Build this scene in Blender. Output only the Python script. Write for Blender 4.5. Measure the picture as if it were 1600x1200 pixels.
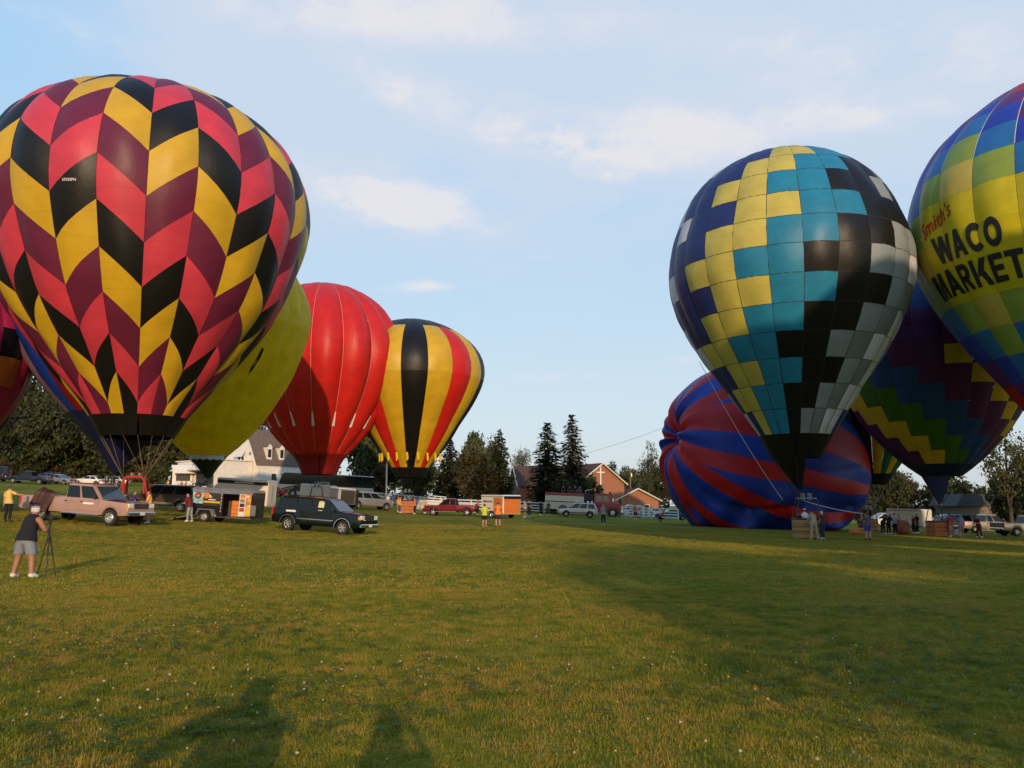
import bpy, bmesh, math, random
import numpy as np
from mathutils import Vector, Matrix

for _o in list(bpy.data.objects):
    bpy.data.objects.remove(_o)
SC = bpy.context.scene
COL = SC.collection
R = math.radians

# ------------------------------------------------------------------ camera, sky, sun, exposure
FPX = 1300.0                       # focal length in pixels of a 1600 px wide picture
PITCH = math.atan(188 / FPX)
CAMH = 1.65
cam = bpy.data.objects.new('camera', bpy.data.cameras.new('camera'))
COL.objects.link(cam)
cam.location = (0, 0, CAMH)
cam.rotation_euler = (math.pi / 2 + PITCH, 0, 0)
cam.data.sensor_width = 36
cam.data.lens = 36 * FPX / 1600
cam.data.clip_end = 3000
SC.camera = cam

SUN_AZ, SUN_EL = 170.0, 12.3       # clockwise from +Y, and above the horizon
_a, _e = R(SUN_AZ), R(SUN_EL)
SUN_DIR = Vector((math.sin(_a) * math.cos(_e), math.cos(_a) * math.cos(_e), math.sin(_e)))
sun = bpy.data.objects.new('sun', bpy.data.lights.new('sun', 'SUN'))
COL.objects.link(sun)
sun.data.energy = 3.05
sun.data.angle = R(0.53)
sun.data.color = (1.0, 0.70, 0.42)
sun.rotation_euler = (-SUN_DIR).to_track_quat('-Z', 'Y').to_euler()
sun.location = (20, -60, 60)

SC.view_settings.view_transform = 'Standard'
SC.view_settings.look = 'None'
SC.view_settings.exposure = 0.2
SC.view_settings.gamma = 1.0
SC.view_settings.use_curve_mapping = False
SC.cycles.max_bounces = 6
SC.cycles.diffuse_bounces = 3
SC.cycles.use_denoising = True

_cp, _sp = math.cos(PITCH), math.sin(PITCH)
def pixdir(px, py):
    r, u = px - 800, -(py - 600)
    v = Vector((r, FPX * _cp - u * _sp, u * _cp + FPX * _sp))
    return v.normalized()

def make_world():
    w = bpy.data.worlds.new('World'); SC.world = w; w.use_nodes = True
    nt = w.node_tree; N = nt.nodes; L = nt.links
    N.clear()
    out = N.new('ShaderNodeOutputWorld'); bg = N.new('ShaderNodeBackground')
    sky = N.new('ShaderNodeTexSky'); sky.sky_type = 'NISHITA'; sky.sun_disc = False
    sky.sun_elevation = R(SUN_EL); sky.sun_rotation = R(SUN_AZ)
    sky.altitude = 200; sky.air_density = 1.0; sky.dust_density = 1.6; sky.ozone_density = 1.6
    bg.inputs['Strength'].default_value = 0.13
    L.new(bg.outputs[0], out.inputs[0])
    tc = N.new('ShaderNodeTexCoord')
    nrm = tc.outputs['Generated']
    sep = N.new('ShaderNodeSeparateXYZ'); L.new(nrm, sep.inputs[0])
    def math_(op, a, b=None, clamp=False):
        n = N.new('ShaderNodeMath'); n.operation = op; n.use_clamp = clamp
        for i, v in enumerate((a, b)):
            if v is None: continue
            if isinstance(v, (int, float)): n.inputs[i].default_value = v
            else: L.new(v, n.inputs[i])
        return n.outputs[0]
    def noise(scale, detail, vec, rough=.55, w=0):
        n = N.new('ShaderNodeTexNoise'); n.noise_dimensions = '4D'
        n.inputs['W'].default_value = w; n.inputs['Scale'].default_value = scale
        n.inputs['Detail'].default_value = detail; n.inputs['Roughness'].default_value = rough
        L.new(vec, n.inputs['Vector']); return n.outputs['Fac']
    # a flat cloud deck: direction projected on a plane overhead
    zc = math_('ADD', math_('MAXIMUM', sep.outputs[2], 0.0), 0.14)
    cu = N.new('ShaderNodeCombineXYZ')
    L.new(math_('DIVIDE', sep.outputs[0], zc), cu.inputs[0])
    L.new(math_('DIVIDE', sep.outputs[1], zc), cu.inputs[1])
    deck = noise(1.3, 7, cu.outputs[0], .6, 3.1)
    fine = noise(5.0, 8, cu.outputs[0], .66, 7.7)
    wisp = noise(2.4, 8, cu.outputs[0], .7, 1.2)
    def banks(lst):
        total = None
        for (px, py, ra, re, tilt, amp) in lst:
            d = pixdir(px, py)
            right = Vector((d.y, -d.x, 0)).normalized(); up = right.cross(d)
            c, s = math.cos(R(tilt)), math.sin(R(tilt))
            e1 = right * c - up * s; e2 = up * c + right * s
            def dot(v):
                n = N.new('ShaderNodeVectorMath'); n.operation = 'DOT_PRODUCT'
                L.new(nrm, n.inputs[0]); n.inputs[1].default_value = v; return n.outputs['Value']
            q = math_('ADD', math_('POWER', math_('MULTIPLY', dot(e1), 1 / ra), 2.0), math_('POWER', math_('MULTIPLY', dot(e2), 1 / re), 2.0))
            front = math_('GREATER_THAN', dot(d), 0.0)
            b = math_('MULTIPLY', math_('MULTIPLY', math_('POWER', 2.718, math_('MULTIPLY', q, -1.0)), amp), front)
            total = b if total is None else math_('ADD', total, b)
        return total
    def smooth(v, lo, hi, top):
        mr = N.new('ShaderNodeMapRange'); mr.interpolation_type = 'SMOOTHSTEP'; L.new(v, mr.inputs['Value'])
        mr.inputs['From Min'].default_value = lo; mr.inputs['From Max'].default_value = hi; mr.inputs['To Max'].default_value = top
        return mr.outputs[0]
    # the broad thin veil over the upper right, and a general faint milkiness elsewhere
    veil = banks([(1080, 70, .46, .16, -4, 1.1), (620, 30, .26, .10, 0, .85), (1400, 120, .34, .16, 5, .9), (800, 570, .7, .08, 0, .2), (360, 70, .12, .07, 35, .5), (640, 330, .22, .08, 8, .5)])
    m_veil = smooth(math_('MULTIPLY', math_('ADD', veil, .09), math_('ADD', math_('MULTIPLY', wisp, 1.5), -.12)), .06, .75, .88)
    puffs = banks([(820, 190, .17, .030, 13, .85), (905, 236, .085, .016, 8, 1.15), (1085, 205, .075, .026, 12, 1.1), (1310, 182, .10, .018, 4, .8), (1400, 80, .18, .05, 8, .65), (640, 18, .24, .035, 0, .95),
                   (590, 305, .11, .035, 10, 1.0), (650, 330, .08, .022, 6, .8), (680, 445, .06, .009, -5, .8), (610, 130, .05, .02, 25, .6), (945, 275, .03, .008, 8, .7), (1090, 560, .07, .008, 0, .6), (850, 590, .10, .008, -2, .5), (840, 402, .03, .007, 0, .6), (100, 40, .10, .02, 10, .4)])
    tex = math_('ADD', math_('MULTIPLY', math_('SUBTRACT', deck, .36), 1.6), math_('MULTIPLY', math_('SUBTRACT', fine, .40), 3.2))
    m_puff = smooth(math_('MULTIPLY', puffs, tex), .06, .78, .72)
    mix = N.new('ShaderNodeMix'); mix.data_type = 'RGBA'
    # haze-whitened sky below the clouds
    pale = N.new('ShaderNodeMix'); pale.data_type = 'RGBA'
    pale.inputs[0].default_value = .75
    L.new(sky.outputs[0], pale.inputs[6])
    hz = N.new('ShaderNodeValToRGB'); L.new(math_('MAXIMUM', sep.outputs[2], 0.0), hz.inputs[0])
    el = hz.color_ramp.elements
    el[0].position = 0.; el[0].color = (.585, .635, .705, 1)
    el[1].position = .75; el[1].color = (.25, .46, .82, 1)
    for pos, c in ((.14, (.565, .675, .77, 1)), (.30, (.47, .67, .84, 1)), (.48, (.39, .65, .93, 1))):
        k_ = el.new(pos); k_.color = c
    up_ = N.new('ShaderNodeVectorMath'); up_.operation = 'SCALE'; up_.inputs['Scale'].default_value = 1 / .13
    L.new(hz.outputs[0], up_.inputs[0]); L.new(up_.outputs[0], pale.inputs[7])
    L.new(m_veil, mix.inputs[0]); L.new(pale.outputs[2], mix.inputs[6])
    mix.inputs[7].default_value = (.535 / .13, .615 / .13, .735 / .13, 1)
    mix2 = N.new('ShaderNodeMix'); mix2.data_type = 'RGBA'
    L.new(m_puff, mix2.inputs[0]); L.new(mix.outputs[2], mix2.inputs[6])
    mix2.inputs[7].default_value = (.75 / .13, .715 / .13, .72 / .13, 1)
    L.new(mix2.outputs[2], bg.inputs[0])
make_world()

# ------------------------------------------------------------------ materials
MATS = {}
def _nt(name):
    m = bpy.data.materials.new(name); m.use_nodes = True
    nt = m.node_tree; b = nt.nodes.get('Principled BSDF')
    return m, nt, b
def lin(c):
    return tuple((x / 12.92 if x <= .04045 else ((x + .055) / 1.055) ** 2.4) for x in c)
def mat(name, col, rough=.6, metal=0., coat=0., spec=.5, var=.12, scale=6., bump=0., emit=None):
    """a plain surface with a little procedural mottling"""
    if name in MATS: return MATS[name]
    m, nt, b = _nt(name); N = nt.nodes; L = nt.links
    b.inputs['Roughness'].default_value = rough; b.inputs['Metallic'].default_value = metal
    b.inputs['Coat Weight'].default_value = coat; b.inputs['Coat Roughness'].default_value = .06
    b.inputs['Specular IOR Level'].default_value = spec
    tc = N.new('ShaderNodeTexCoord')
    n = N.new('ShaderNodeTexNoise'); n.inputs['Scale'].default_value = scale; n.inputs['Detail'].default_value = 4
    L.new(tc.outputs['Object'], n.inputs['Vector'])
    mr = N.new('ShaderNodeMapRange'); L.new(n.outputs['Fac'], mr.inputs[0])
    mr.inputs[1].default_value = .3; mr.inputs[2].default_value = .7
    mr.inputs[3].default_value = 1 - var; mr.inputs[4].default_value = 1 + var
    mx = N.new('ShaderNodeVectorMath'); mx.operation = 'SCALE'
    mx.inputs[0].default_value = col[:3]; L.new(mr.outputs[0], mx.inputs['Scale'])
    L.new(mx.outputs[0], b.inputs['Base Color'])
    if bump:
        bp = N.new('ShaderNodeBump'); bp.inputs['Strength'].default_value = bump; bp.inputs['Distance'].default_value = .02
        L.new(n.outputs['Fac'], bp.inputs['Height']); L.new(bp.outputs[0], b.inputs['Normal'])
    MATS[name] = m
    return m

def fabric(name, col, sheen=.46, thin=.12):
    """balloon nylon: slightly glossy, lets a little light through, fine horizontal seams and creases"""
    key = 'fabric_' + name
    if key in MATS: return MATS[key]
    m, nt, b = _nt(key); N = nt.nodes; L = nt.links
    b.inputs['Roughness'].default_value = sheen
    b.inputs['Specular IOR Level'].default_value = .36
    tc = N.new('ShaderNodeTexCoord')
    n = N.new('ShaderNodeTexNoise'); n.inputs['Scale'].default_value = .9; n.inputs['Detail'].default_value = 5
    L.new(tc.outputs['Object'], n.inputs['Vector'])
    n2 = N.new('ShaderNodeTexNoise'); n2.inputs['Scale'].default_value = 3.2; n2.inputs['Detail'].default_value = 3
    mp = N.new('ShaderNodeMapping'); mp.inputs['Scale'].default_value = (1, 1, .7)
    L.new(tc.outputs['Object'], mp.inputs[0]); L.new(mp.outputs[0], n2.inputs['Vector'])
    mr = N.new('ShaderNodeMapRange'); L.new(n.outputs['Fac'], mr.inputs[0])
    mr.inputs[1].default_value = .3; mr.inputs[2].default_value = .7; mr.inputs[3].default_value = .88; mr.inputs[4].default_value = 1.1
    # crosswise seam tapes
    sep = N.new('ShaderNodeSeparateXYZ'); L.new(tc.outputs['Object'], sep.inputs[0])
    fr = N.new('ShaderNodeMath'); fr.operation = 'FRACT'
    ml = N.new('ShaderNodeMath'); ml.operation = 'MULTIPLY'; ml.inputs[1].default_value = .9
    L.new(sep.outputs[2], ml.inputs[0]); L.new(ml.outputs[0], fr.inputs[0])
    lt = N.new('ShaderNodeMath'); lt.operation = 'LESS_THAN'; lt.inputs[1].default_value = .03
    L.new(fr.outputs[0], lt.inputs[0])
    sb = N.new('ShaderNodeMath'); sb.operation = 'MULTIPLY_ADD'; sb.inputs[1].default_value = -.12
    L.new(lt.outputs[0], sb.inputs[0]); L.new(mr.outputs[0], sb.inputs[2])
    sc = N.new('ShaderNodeVectorMath'); sc.operation = 'SCALE'; sc.inputs[0].default_value = col
    L.new(sb.outputs[0], sc.inputs['Scale'])
    L.new(sc.outputs[0], b.inputs['Base Color'])
    bp = N.new('ShaderNodeBump'); bp.inputs['Strength'].default_value = .10; bp.inputs['Distance'].default_value = .12
    L.new(n2.outputs['Fac'], bp.inputs['Height']); L.new(bp.outputs[0], b.inputs['Normal'])
    tr = N.new('ShaderNodeBsdfTranslucent'); L.new(sc.outputs[0], tr.inputs['Color'])
    mx = N.new('ShaderNodeMixShader'); mx.inputs[0].default_value = thin
    L.new(b.outputs[0], mx.inputs[1]); L.new(tr.outputs[0], mx.inputs[2])
    L.new(mx.outputs[0], nt.nodes['Material Output'].inputs['Surface'])
    MATS[key] = m
    return m

def wicker(name, c1, c2):
    if name in MATS: return MATS[name]
    m, nt, b = _nt(name); N = nt.nodes; L = nt.links
    tc = N.new('ShaderNodeTexCoord'); w1 = N.new('ShaderNodeTexWave'); w1.bands_direction = 'Z'; w1.inputs['Scale'].default_value = 9
    w1.inputs['Distortion'].default_value = 2.5; w1.inputs['Detail'].default_value = 2; w1.inputs['Detail Scale'].default_value = 6
    w2 = N.new('ShaderNodeTexWave'); w2.bands_direction = 'DIAGONAL'; w2.inputs['Scale'].default_value = 7; w2.inputs['Distortion'].default_value = 1.
    n = N.new('ShaderNodeTexNoise'); n.inputs['Scale'].default_value = 5; n.inputs['Detail'].default_value = 5
    for q in (w1, w2, n): L.new(tc.outputs['Object'], q.inputs['Vector'])
    mm = N.new('ShaderNodeMath'); mm.operation = 'MULTIPLY'; L.new(w1.outputs['Fac'], mm.inputs[0]); L.new(w2.outputs['Fac'], mm.inputs[1])
    ad = N.new('ShaderNodeMath'); ad.operation = 'MULTIPLY_ADD'; ad.inputs[1].default_value = .55; L.new(mm.outputs[0], ad.inputs[0])
    hf = N.new('ShaderNodeMath'); hf.operation = 'MULTIPLY'; hf.inputs[1].default_value = .75; L.new(n.outputs['Fac'], hf.inputs[0]); L.new(hf.outputs[0], ad.inputs[2])
    mx = N.new('ShaderNodeMix'); mx.data_type = 'RGBA'; L.new(ad.outputs[0], mx.inputs[0]); mx.inputs[6].default_value = (*c1, 1); mx.inputs[7].default_value = (*c2, 1)
    L.new(mx.outputs[2], b.inputs['Base Color']); b.inputs['Roughness'].default_value = .75
    bp = N.new('ShaderNodeBump'); bp.inputs['Strength'].default_value = .8; bp.inputs['Distance'].default_value = .02
    L.new(mm.outputs[0], bp.inputs['Height']); L.new(bp.outputs[0], b.inputs['Normal'])
    MATS[name] = m
    return m

def foliage(name, cols, rough=.7):
    if name in MATS: return MATS[name]
    m, nt, b = _nt(name); N = nt.nodes; L = nt.links
    g = N.new('ShaderNodeNewGeometry'); oi = N.new('ShaderNodeObjectInfo')
    tc = N.new('ShaderNodeTexCoord')
    n = N.new('ShaderNodeTexNoise'); n.inputs['Scale'].default_value = .45; n.inputs['Detail'].default_value = 3
    L.new(tc.outputs['Object'], n.inputs['Vector'])
    a = N.new('ShaderNodeMath'); a.operation = 'MULTIPLY_ADD'; a.inputs[1].default_value = .45
    L.new(g.outputs['Random Per Island'], a.inputs[0])
    s = N.new('ShaderNodeMath'); s.operation = 'MULTIPLY_ADD'; s.inputs[1].default_value = 1.0; s.inputs[2].default_value = -.22
    L.new(n.outputs['Fac'], s.inputs[0]); L.new(s.outputs[0], a.inputs[2])
    r = N.new('ShaderNodeValToRGB'); L.new(a.outputs[0], r.inputs[0])
    r.color_ramp.elements[0].position = .1; r.color_ramp.elements[1].position = .9
    r.color_ramp.elements[0].color = (*cols[0], 1); r.color_ramp.elements[1].color = (*cols[2], 1)
    e = r.color_ramp.elements.new(.5); e.color = (*cols[1], 1)
    hs = N.new('ShaderNodeHueSaturation')
    mr = N.new('ShaderNodeMapRange'); L.new(oi.outputs['Random'], mr.inputs[0])
    mr.inputs[3].default_value = .72; mr.inputs[4].default_value = 1.25
    L.new(mr.outputs[0], hs.inputs['Value']); L.new(r.outputs[0], hs.inputs['Color'])
    L.new(hs.outputs[0], b.inputs['Base Color'])
    b.inputs['Roughness'].default_value = rough; b.inputs['Specular IOR Level'].default_value = .25
    tr = N.new('ShaderNodeBsdfTranslucent'); L.new(hs.outputs[0], tr.inputs[0])
    mx = N.new('ShaderNodeMixShader'); mx.inputs[0].default_value = .22
    L.new(b.outputs[0], mx.inputs[1]); L.new(tr.outputs[0], mx.inputs[2])
    L.new(mx.outputs[0], N['Material Output'].inputs['Surface'])
    MATS[name] = m
    return m

def paint(name, col, metal=0., rough=.36):
    return mat('paint_' + name, col, rough=rough, metal=metal, coat=.25, spec=.35, var=.06, scale=2.)

def brickmat(name, c1, c2, mortar, scale=1.):
    if name in MATS: return MATS[name]
    m, nt, b = _nt(name); N = nt.nodes; L = nt.links
    tc = N.new('ShaderNodeTexCoord'); mp = N.new('ShaderNodeMapping')
    mp.inputs['Rotation'].default_value = (math.pi / 2, 0, 0)
    L.new(tc.outputs['Object'], mp.inputs[0])
    br = N.new('ShaderNodeTexBrick'); br.inputs['Scale'].default_value = 2.2 * scale
    br.inputs['Color1'].default_value = (*c1, 1); br.inputs['Color2'].default_value = (*c2, 1); br.inputs['Mortar'].default_value = (*mortar, 1)
    br.inputs['Mortar Size'].default_value = .015
    L.new(mp.outputs[0], br.inputs['Vector'])
    L.new(br.outputs['Color'], b.inputs['Base Color']); b.inputs['Roughness'].default_value = .9
    MATS[name] = m
    return m

BLACKG = dict(rough=.9)
M_RUBBER = mat('rubber', (.018, .017, .016), rough=.85)
M_CHROME = mat('chrome', (.62, .62, .62), rough=.18, metal=1., var=.03)
M_ALLOY = mat('alloy', (.62, .60, .56), rough=.3, metal=.8, var=.05)
M_STEELW = mat('white_steel', (.72, .70, .66), rough=.4)
M_GLASS = mat('dark_glass', (.010, .013, .014), rough=.06, coat=0., spec=.35, var=.02)
M_SCREEN = mat('windscreen_glass', (.035, .055, .07), rough=.05, coat=0., spec=.7, var=.02)
M_DARK = mat('dark_trim', (.02, .02, .02), rough=.6)
M_RED = mat('red_lens', (.45, .02, .015), rough=.2, coat=.8)
M_AMBER = mat('amber_lens', (.75, .28, .05), rough=.2, coat=.8)
M_LAMP = mat('clear_lens', (.75, .72, .66), rough=.12, coat=1.)
M_WHITE = mat('white_paint', (.78, .75, .70), rough=.45, var=.05)
M_WICKER = None

# ------------------------------------------------------------------ mesh helpers
class MB:
    """collects shapes into one mesh"""
    def __init__(s): s.v = []; s.f = []; s.m = []
    def add(s, vs, fs, mi=0):
        o = len(s.v); s.v += [tuple(map(float, v)) for v in vs]
        s.f += [tuple(o + i for i in f) for f in fs]; s.m += [mi] * len(fs); return s
    def box(s, c, d, rz=0., mi=0, ch=0., ry=0., rx=0.):
        x, y, z = (k / 2 for k in d)
        if ch:
            ch = min(ch, x * .9, y * .9, z * .9); vs = []; idx = {}
            for sx in (-1, 1):
                for sy in (-1, 1):
                    for sz in (-1, 1):
                        for ax in range(3):
                            q = [sx * x, sy * y, sz * z]
                            for k in range(3):
                                if k != ax: q[k] -= (sx, sy, sz)[k] * ch
                            idx[(sx, sy, sz, ax)] = len(vs); vs.append(q)
            fs = []
            for ax in range(3):
                o = [k for k in range(3) if k != ax]
                for sg in (-1, 1):
                    ring = []
                    for a, b_ in ((-1, -1), (1, -1), (1, 1), (-1, 1)):
                        t = [0, 0, 0]; t[ax] = sg; t[o[0]] = a; t[o[1]] = b_
                        ring.append(idx[(*t, ax)])
                    fs.append(ring if (sg == 1) != (ax == 1) else ring[::-1])
            for ax in range(3):            # chamfers along edges parallel to ax
                o = [k for k in range(3) if k != ax]
                for a in (-1, 1):
                    for b_ in (-1, 1):
                        def key(sg, face):
                            t = [0, 0, 0]; t[ax] = sg; t[o[0]] = a; t[o[1]] = b_
                            return idx[(*t, face)]
                        fs.append([key(-1, o[0]), key(1, o[0]), key(1, o[1]), key(-1, o[1])])
            for sx in (-1, 1):
                for sy in (-1, 1):
                    for sz in (-1, 1):
                        fs.append([idx[(sx, sy, sz, k)] for k in range(3)])
        else:
            vs = [(sx * x, sy * y, sz * z) for sx in (-1, 1) for sy in (-1, 1) for sz in (-1, 1)]
            fs = [(0, 1, 3, 2), (4, 6, 7, 5), (0, 4, 5, 1), (2, 3, 7, 6), (0, 2, 6, 4), (1, 5, 7, 3)]
        M = Matrix.Translation(c) @ Matrix.Rotation(rz, 4, 'Z') @ Matrix.Rotation(ry, 4, 'Y') @ Matrix.Rotation(rx, 4, 'X')
        return s.add([M @ Vector(v) for v in vs], fs, mi)
    def tube(s, p, q, r0, r1=None, n=8, mi=0, caps=True):
        r1 = r0 if r1 is None else r1
        p, q = Vector(p), Vector(q); d = (q - p)
        if d.length < 1e-6: return s
        t = d.to_track_quat('Z', 'Y').to_matrix()
        vs = []
        for c, r in ((p, r0), (q, r1)):
            for i in range(n):
                a = 2 * math.pi * i / n
                vs.append(c + t @ Vector((r * math.cos(a), r * math.sin(a), 0)))
        fs = [(i, (i + 1) % n, n + (i + 1) % n, n + i) for i in range(n)]
        if caps: fs += [tuple(range(n))[::-1], tuple(range(n, 2 * n))]
        return s.add(vs, fs, mi)
    def path(s, pts, rs, n=7, mi=0):
        for i in range(len(pts) - 1):
            s.tube(pts[i], pts[i + 1], rs[i], rs[i + 1], n, mi)
        return s
    def lathe(s, prof, n=20, mi=0, M=None, caps=True):
        vs = []; k = len(prof)
        for i in range(n):
            a = 2 * math.pi * i / n
            for (r, z) in prof: vs.append(Vector((r * math.cos(a), r * math.sin(a), z)))
        fs = [(i * k + j, ((i + 1) % n) * k + j, ((i + 1) % n) * k + j + 1, i * k + j + 1) for i in range(n) for j in range(k - 1)]
        if caps: fs += [tuple(i * k for i in range(n))[::-1], tuple(i * k + k - 1 for i in range(n))]
        if M is not None: vs = [M @ v for v in vs]
        return s.add(vs, fs, mi)
    def ball(s, c, r, n=10, mi=0, sc=(1, 1, 1)):
        prof = [(max(1e-4, math.sin(math.pi * j / 6)) * r, -math.cos(math.pi * j / 6) * r) for j in range(7)]
        M = Matrix.Translation(c) @ Matrix.Diagonal((*sc, 1))
        return s.lathe(prof, n, mi, M)
    def prism(s, poly, y0, y1, mi=0):
        """poly in x,z extruded along y"""
        n = len(poly)
        vs = [(x, y0, z) for x, z in poly] + [(x, y1, z) for x, z in poly]
        fs = [(i, (i + 1) % n, n + (i + 1) % n, n + i) for i in range(n)] + [tuple(range(n))[::-1], tuple(range(n, 2 * n))]
        return s.add(vs, fs, mi)
    def slab(s, quad, t, mi=0):
        """a thin plate on four points, thickened along its normal"""
        a, b, c, d = (Vector(k) for k in quad)
        nn = (b - a).cross(d - a).normalized() * t
        return s.add([a, b, c, d, a + nn, b + nn, c + nn, d + nn],
                     [(3, 2, 1, 0), (4, 5, 6, 7), (0, 1, 5, 4), (1, 2, 6, 5), (2, 3, 7, 6), (3, 0, 4, 7)], mi)
    def mesh(s, name, mats, smooth=None):
        me = bpy.data.meshes.new(name)
        me.from_pydata(s.v, [], s.f)
        if not isinstance(mats, (list, tuple)): mats = [mats]
        for m_ in mats: me.materials.append(m_)
        if len(mats) > 1: me.polygons.foreach_set('material_index', s.m)
        bm = bmesh.new(); bm.from_mesh(me); bmesh.ops.recalc_face_normals(bm, faces=bm.faces); bm.to_mesh(me); bm.free()
        if smooth is not None:
            me.polygons.foreach_set('use_smooth', [True] * len(me.polygons))
            me.set_sharp_from_angle(angle=R(smooth))
        me.update()
        return me
    def build(s, name, mats, parent=None, smooth=None, loc=None):
        return link(name, s.mesh(name, mats, smooth), parent, loc)

def link(name, me, parent=None, loc=None, rz=0.):
    o = bpy.data.objects.new(name, me); COL.objects.link(o)
    if parent is not None: o.parent = parent
    if loc is not None: o.location = loc
    if rz: o.rotation_euler[2] = rz
    return o
def tag(o, label=None, cat=None, group=None, kind=None):
    if label: o['label'] = label
    if cat: o['category'] = cat
    if group: o['group'] = group
    if kind: o['kind'] = kind
    return o
def thing(name, label, cat, loc=(0, 0, 0), rz=0., group=None):
    o = link(name, None, None, loc); o.rotation_euler[2] = rz
    o.empty_display_size = .3
    return tag(o, label, cat, group)
def structure(o): o['kind'] = 'structure'; return o

def copy_tree(o, loc, rz, scale=None, label=None, group=None):
    r = o.copy(); COL.objects.link(r); r.location = loc; r.rotation_euler = (0, 0, rz)
    if scale: r.scale = scale
    if label: r['label'] = label
    if group: r['group'] = group
    for ch in list(o.children):
        c = ch.copy(); COL.objects.link(c); c.parent = r
        for g in list(ch.children):
            d = g.copy(); COL.objects.link(d); d.parent = c
    return r

def text_mesh(txt, size, bold=0., shear=0., extrude=0.):
    cu = bpy.data.curves.new('lettering', 'FONT'); cu.body = txt; cu.size = size
    cu.offset = bold; cu.shear = shear; cu.extrude = extrude; cu.align_x = 'CENTER'; cu.align_y = 'CENTER'
    cu.resolution_u = 3
    o = bpy.data.objects.new('lettering', cu); COL.objects.link(o)
    dg = bpy.context.evaluated_depsgraph_get()
    me = bpy.data.meshes.new_from_object(o.evaluated_get(dg))
    bpy.data.objects.remove(o)
    return me

def put_text(txt, size, M, m, parent, bold=0., shear=0., name='lettering'):
    me = text_mesh(txt, size, bold, shear, .004); me.transform(M)
    me.materials.clear(); me.materials.append(m)
    return link(name, me, parent)

# ------------------------------------------------------------------ where things stand
def smooth01(t): t = max(0., min(1., t)); return t * t * (3 - 2 * t)
def gz(X, Y):
    """height of the field: it rises to the left and away"""
    x = max(-75, min(60, X))
    if x > 0: z = -.024 * x
    else:
        d = max(0., -x - 9.); z = .062 * min(d, 16) + .026 * max(0., d - 16)
    z *= smooth01((Y - 12) / 34)
    k = max(0., min(Y, 175) - 52) / 50
    z += k * max(-.25, .50 - .019 * max(-75, min(30, X)))
    return z
def ground_pt(px, s, dz=0.):
    """point of the ground in picture column px where a metre is s pixels (of 1600)"""
    D = FPX / s; X = (px - 800) / s; Y = D / _cp
    for _ in range(5):
        z = gz(X, Y) + dz
        Y = (D - (z - CAMH) * _sp) / _cp
    return Vector((X, Y, gz(X, Y) + dz))
def pix(P):
    z = P[2] - CAMH; d = P[1] * _cp + z * _sp
    return 800 + FPX * P[0] / d, 600 - FPX * (z * _cp - P[1] * _sp) / d, FPX / d
def fit_extent(x0, x1, L, W, a):
    """centre point such that a L x W footprint heading a spans picture columns x0..x1"""
    ca, sa = math.cos(a), math.sin(a)
    cs = [(i * L / 2 * ca - j * W / 2 * sa, i * L / 2 * sa + j * W / 2 * ca) for i in (-1, 1) for j in (-1, 1)]
    lo, hi = 8., 400.
    def span(Y):
        X = 0.
        xm = (x0 + x1) / 2
        X = (xm - 800) / FPX * Y
        for _ in range(8):
            ps = [800 + FPX * (X + dx) / (Y + dy) for dx, dy in cs]
            X += ((x0 + x1) / 2 - (min(ps) + max(ps)) / 2) * Y / FPX
        ps = [800 + FPX * (X + dx) / (Y + dy) for dx, dy in cs]
        return X, max(ps) - min(ps)
    for _ in range(50):
        mid = (lo + hi) / 2
        X, w = span(mid)
        if w > x1 - x0: lo = mid
        else: hi = mid
    return Vector((X, mid * 1.0, gz(X, mid)))

def tilt_on_ground(o, L=4.):
    """lean a thing with the slope it stands on"""
    a = o.rotation_euler[2]; x, y, _ = o.location
    d = .5 * L
    fx = (gz(x + d * math.cos(a), y + d * math.sin(a)) - gz(x - d * math.cos(a), y - d * math.sin(a))) / (2 * d)
    sx = (gz(x - .8 * math.sin(a), y + .8 * math.cos(a)) - gz(x + .8 * math.sin(a), y - .8 * math.cos(a))) / 1.6
    o.rotation_euler = (math.atan(sx), -math.atan(fx), a)

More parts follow.
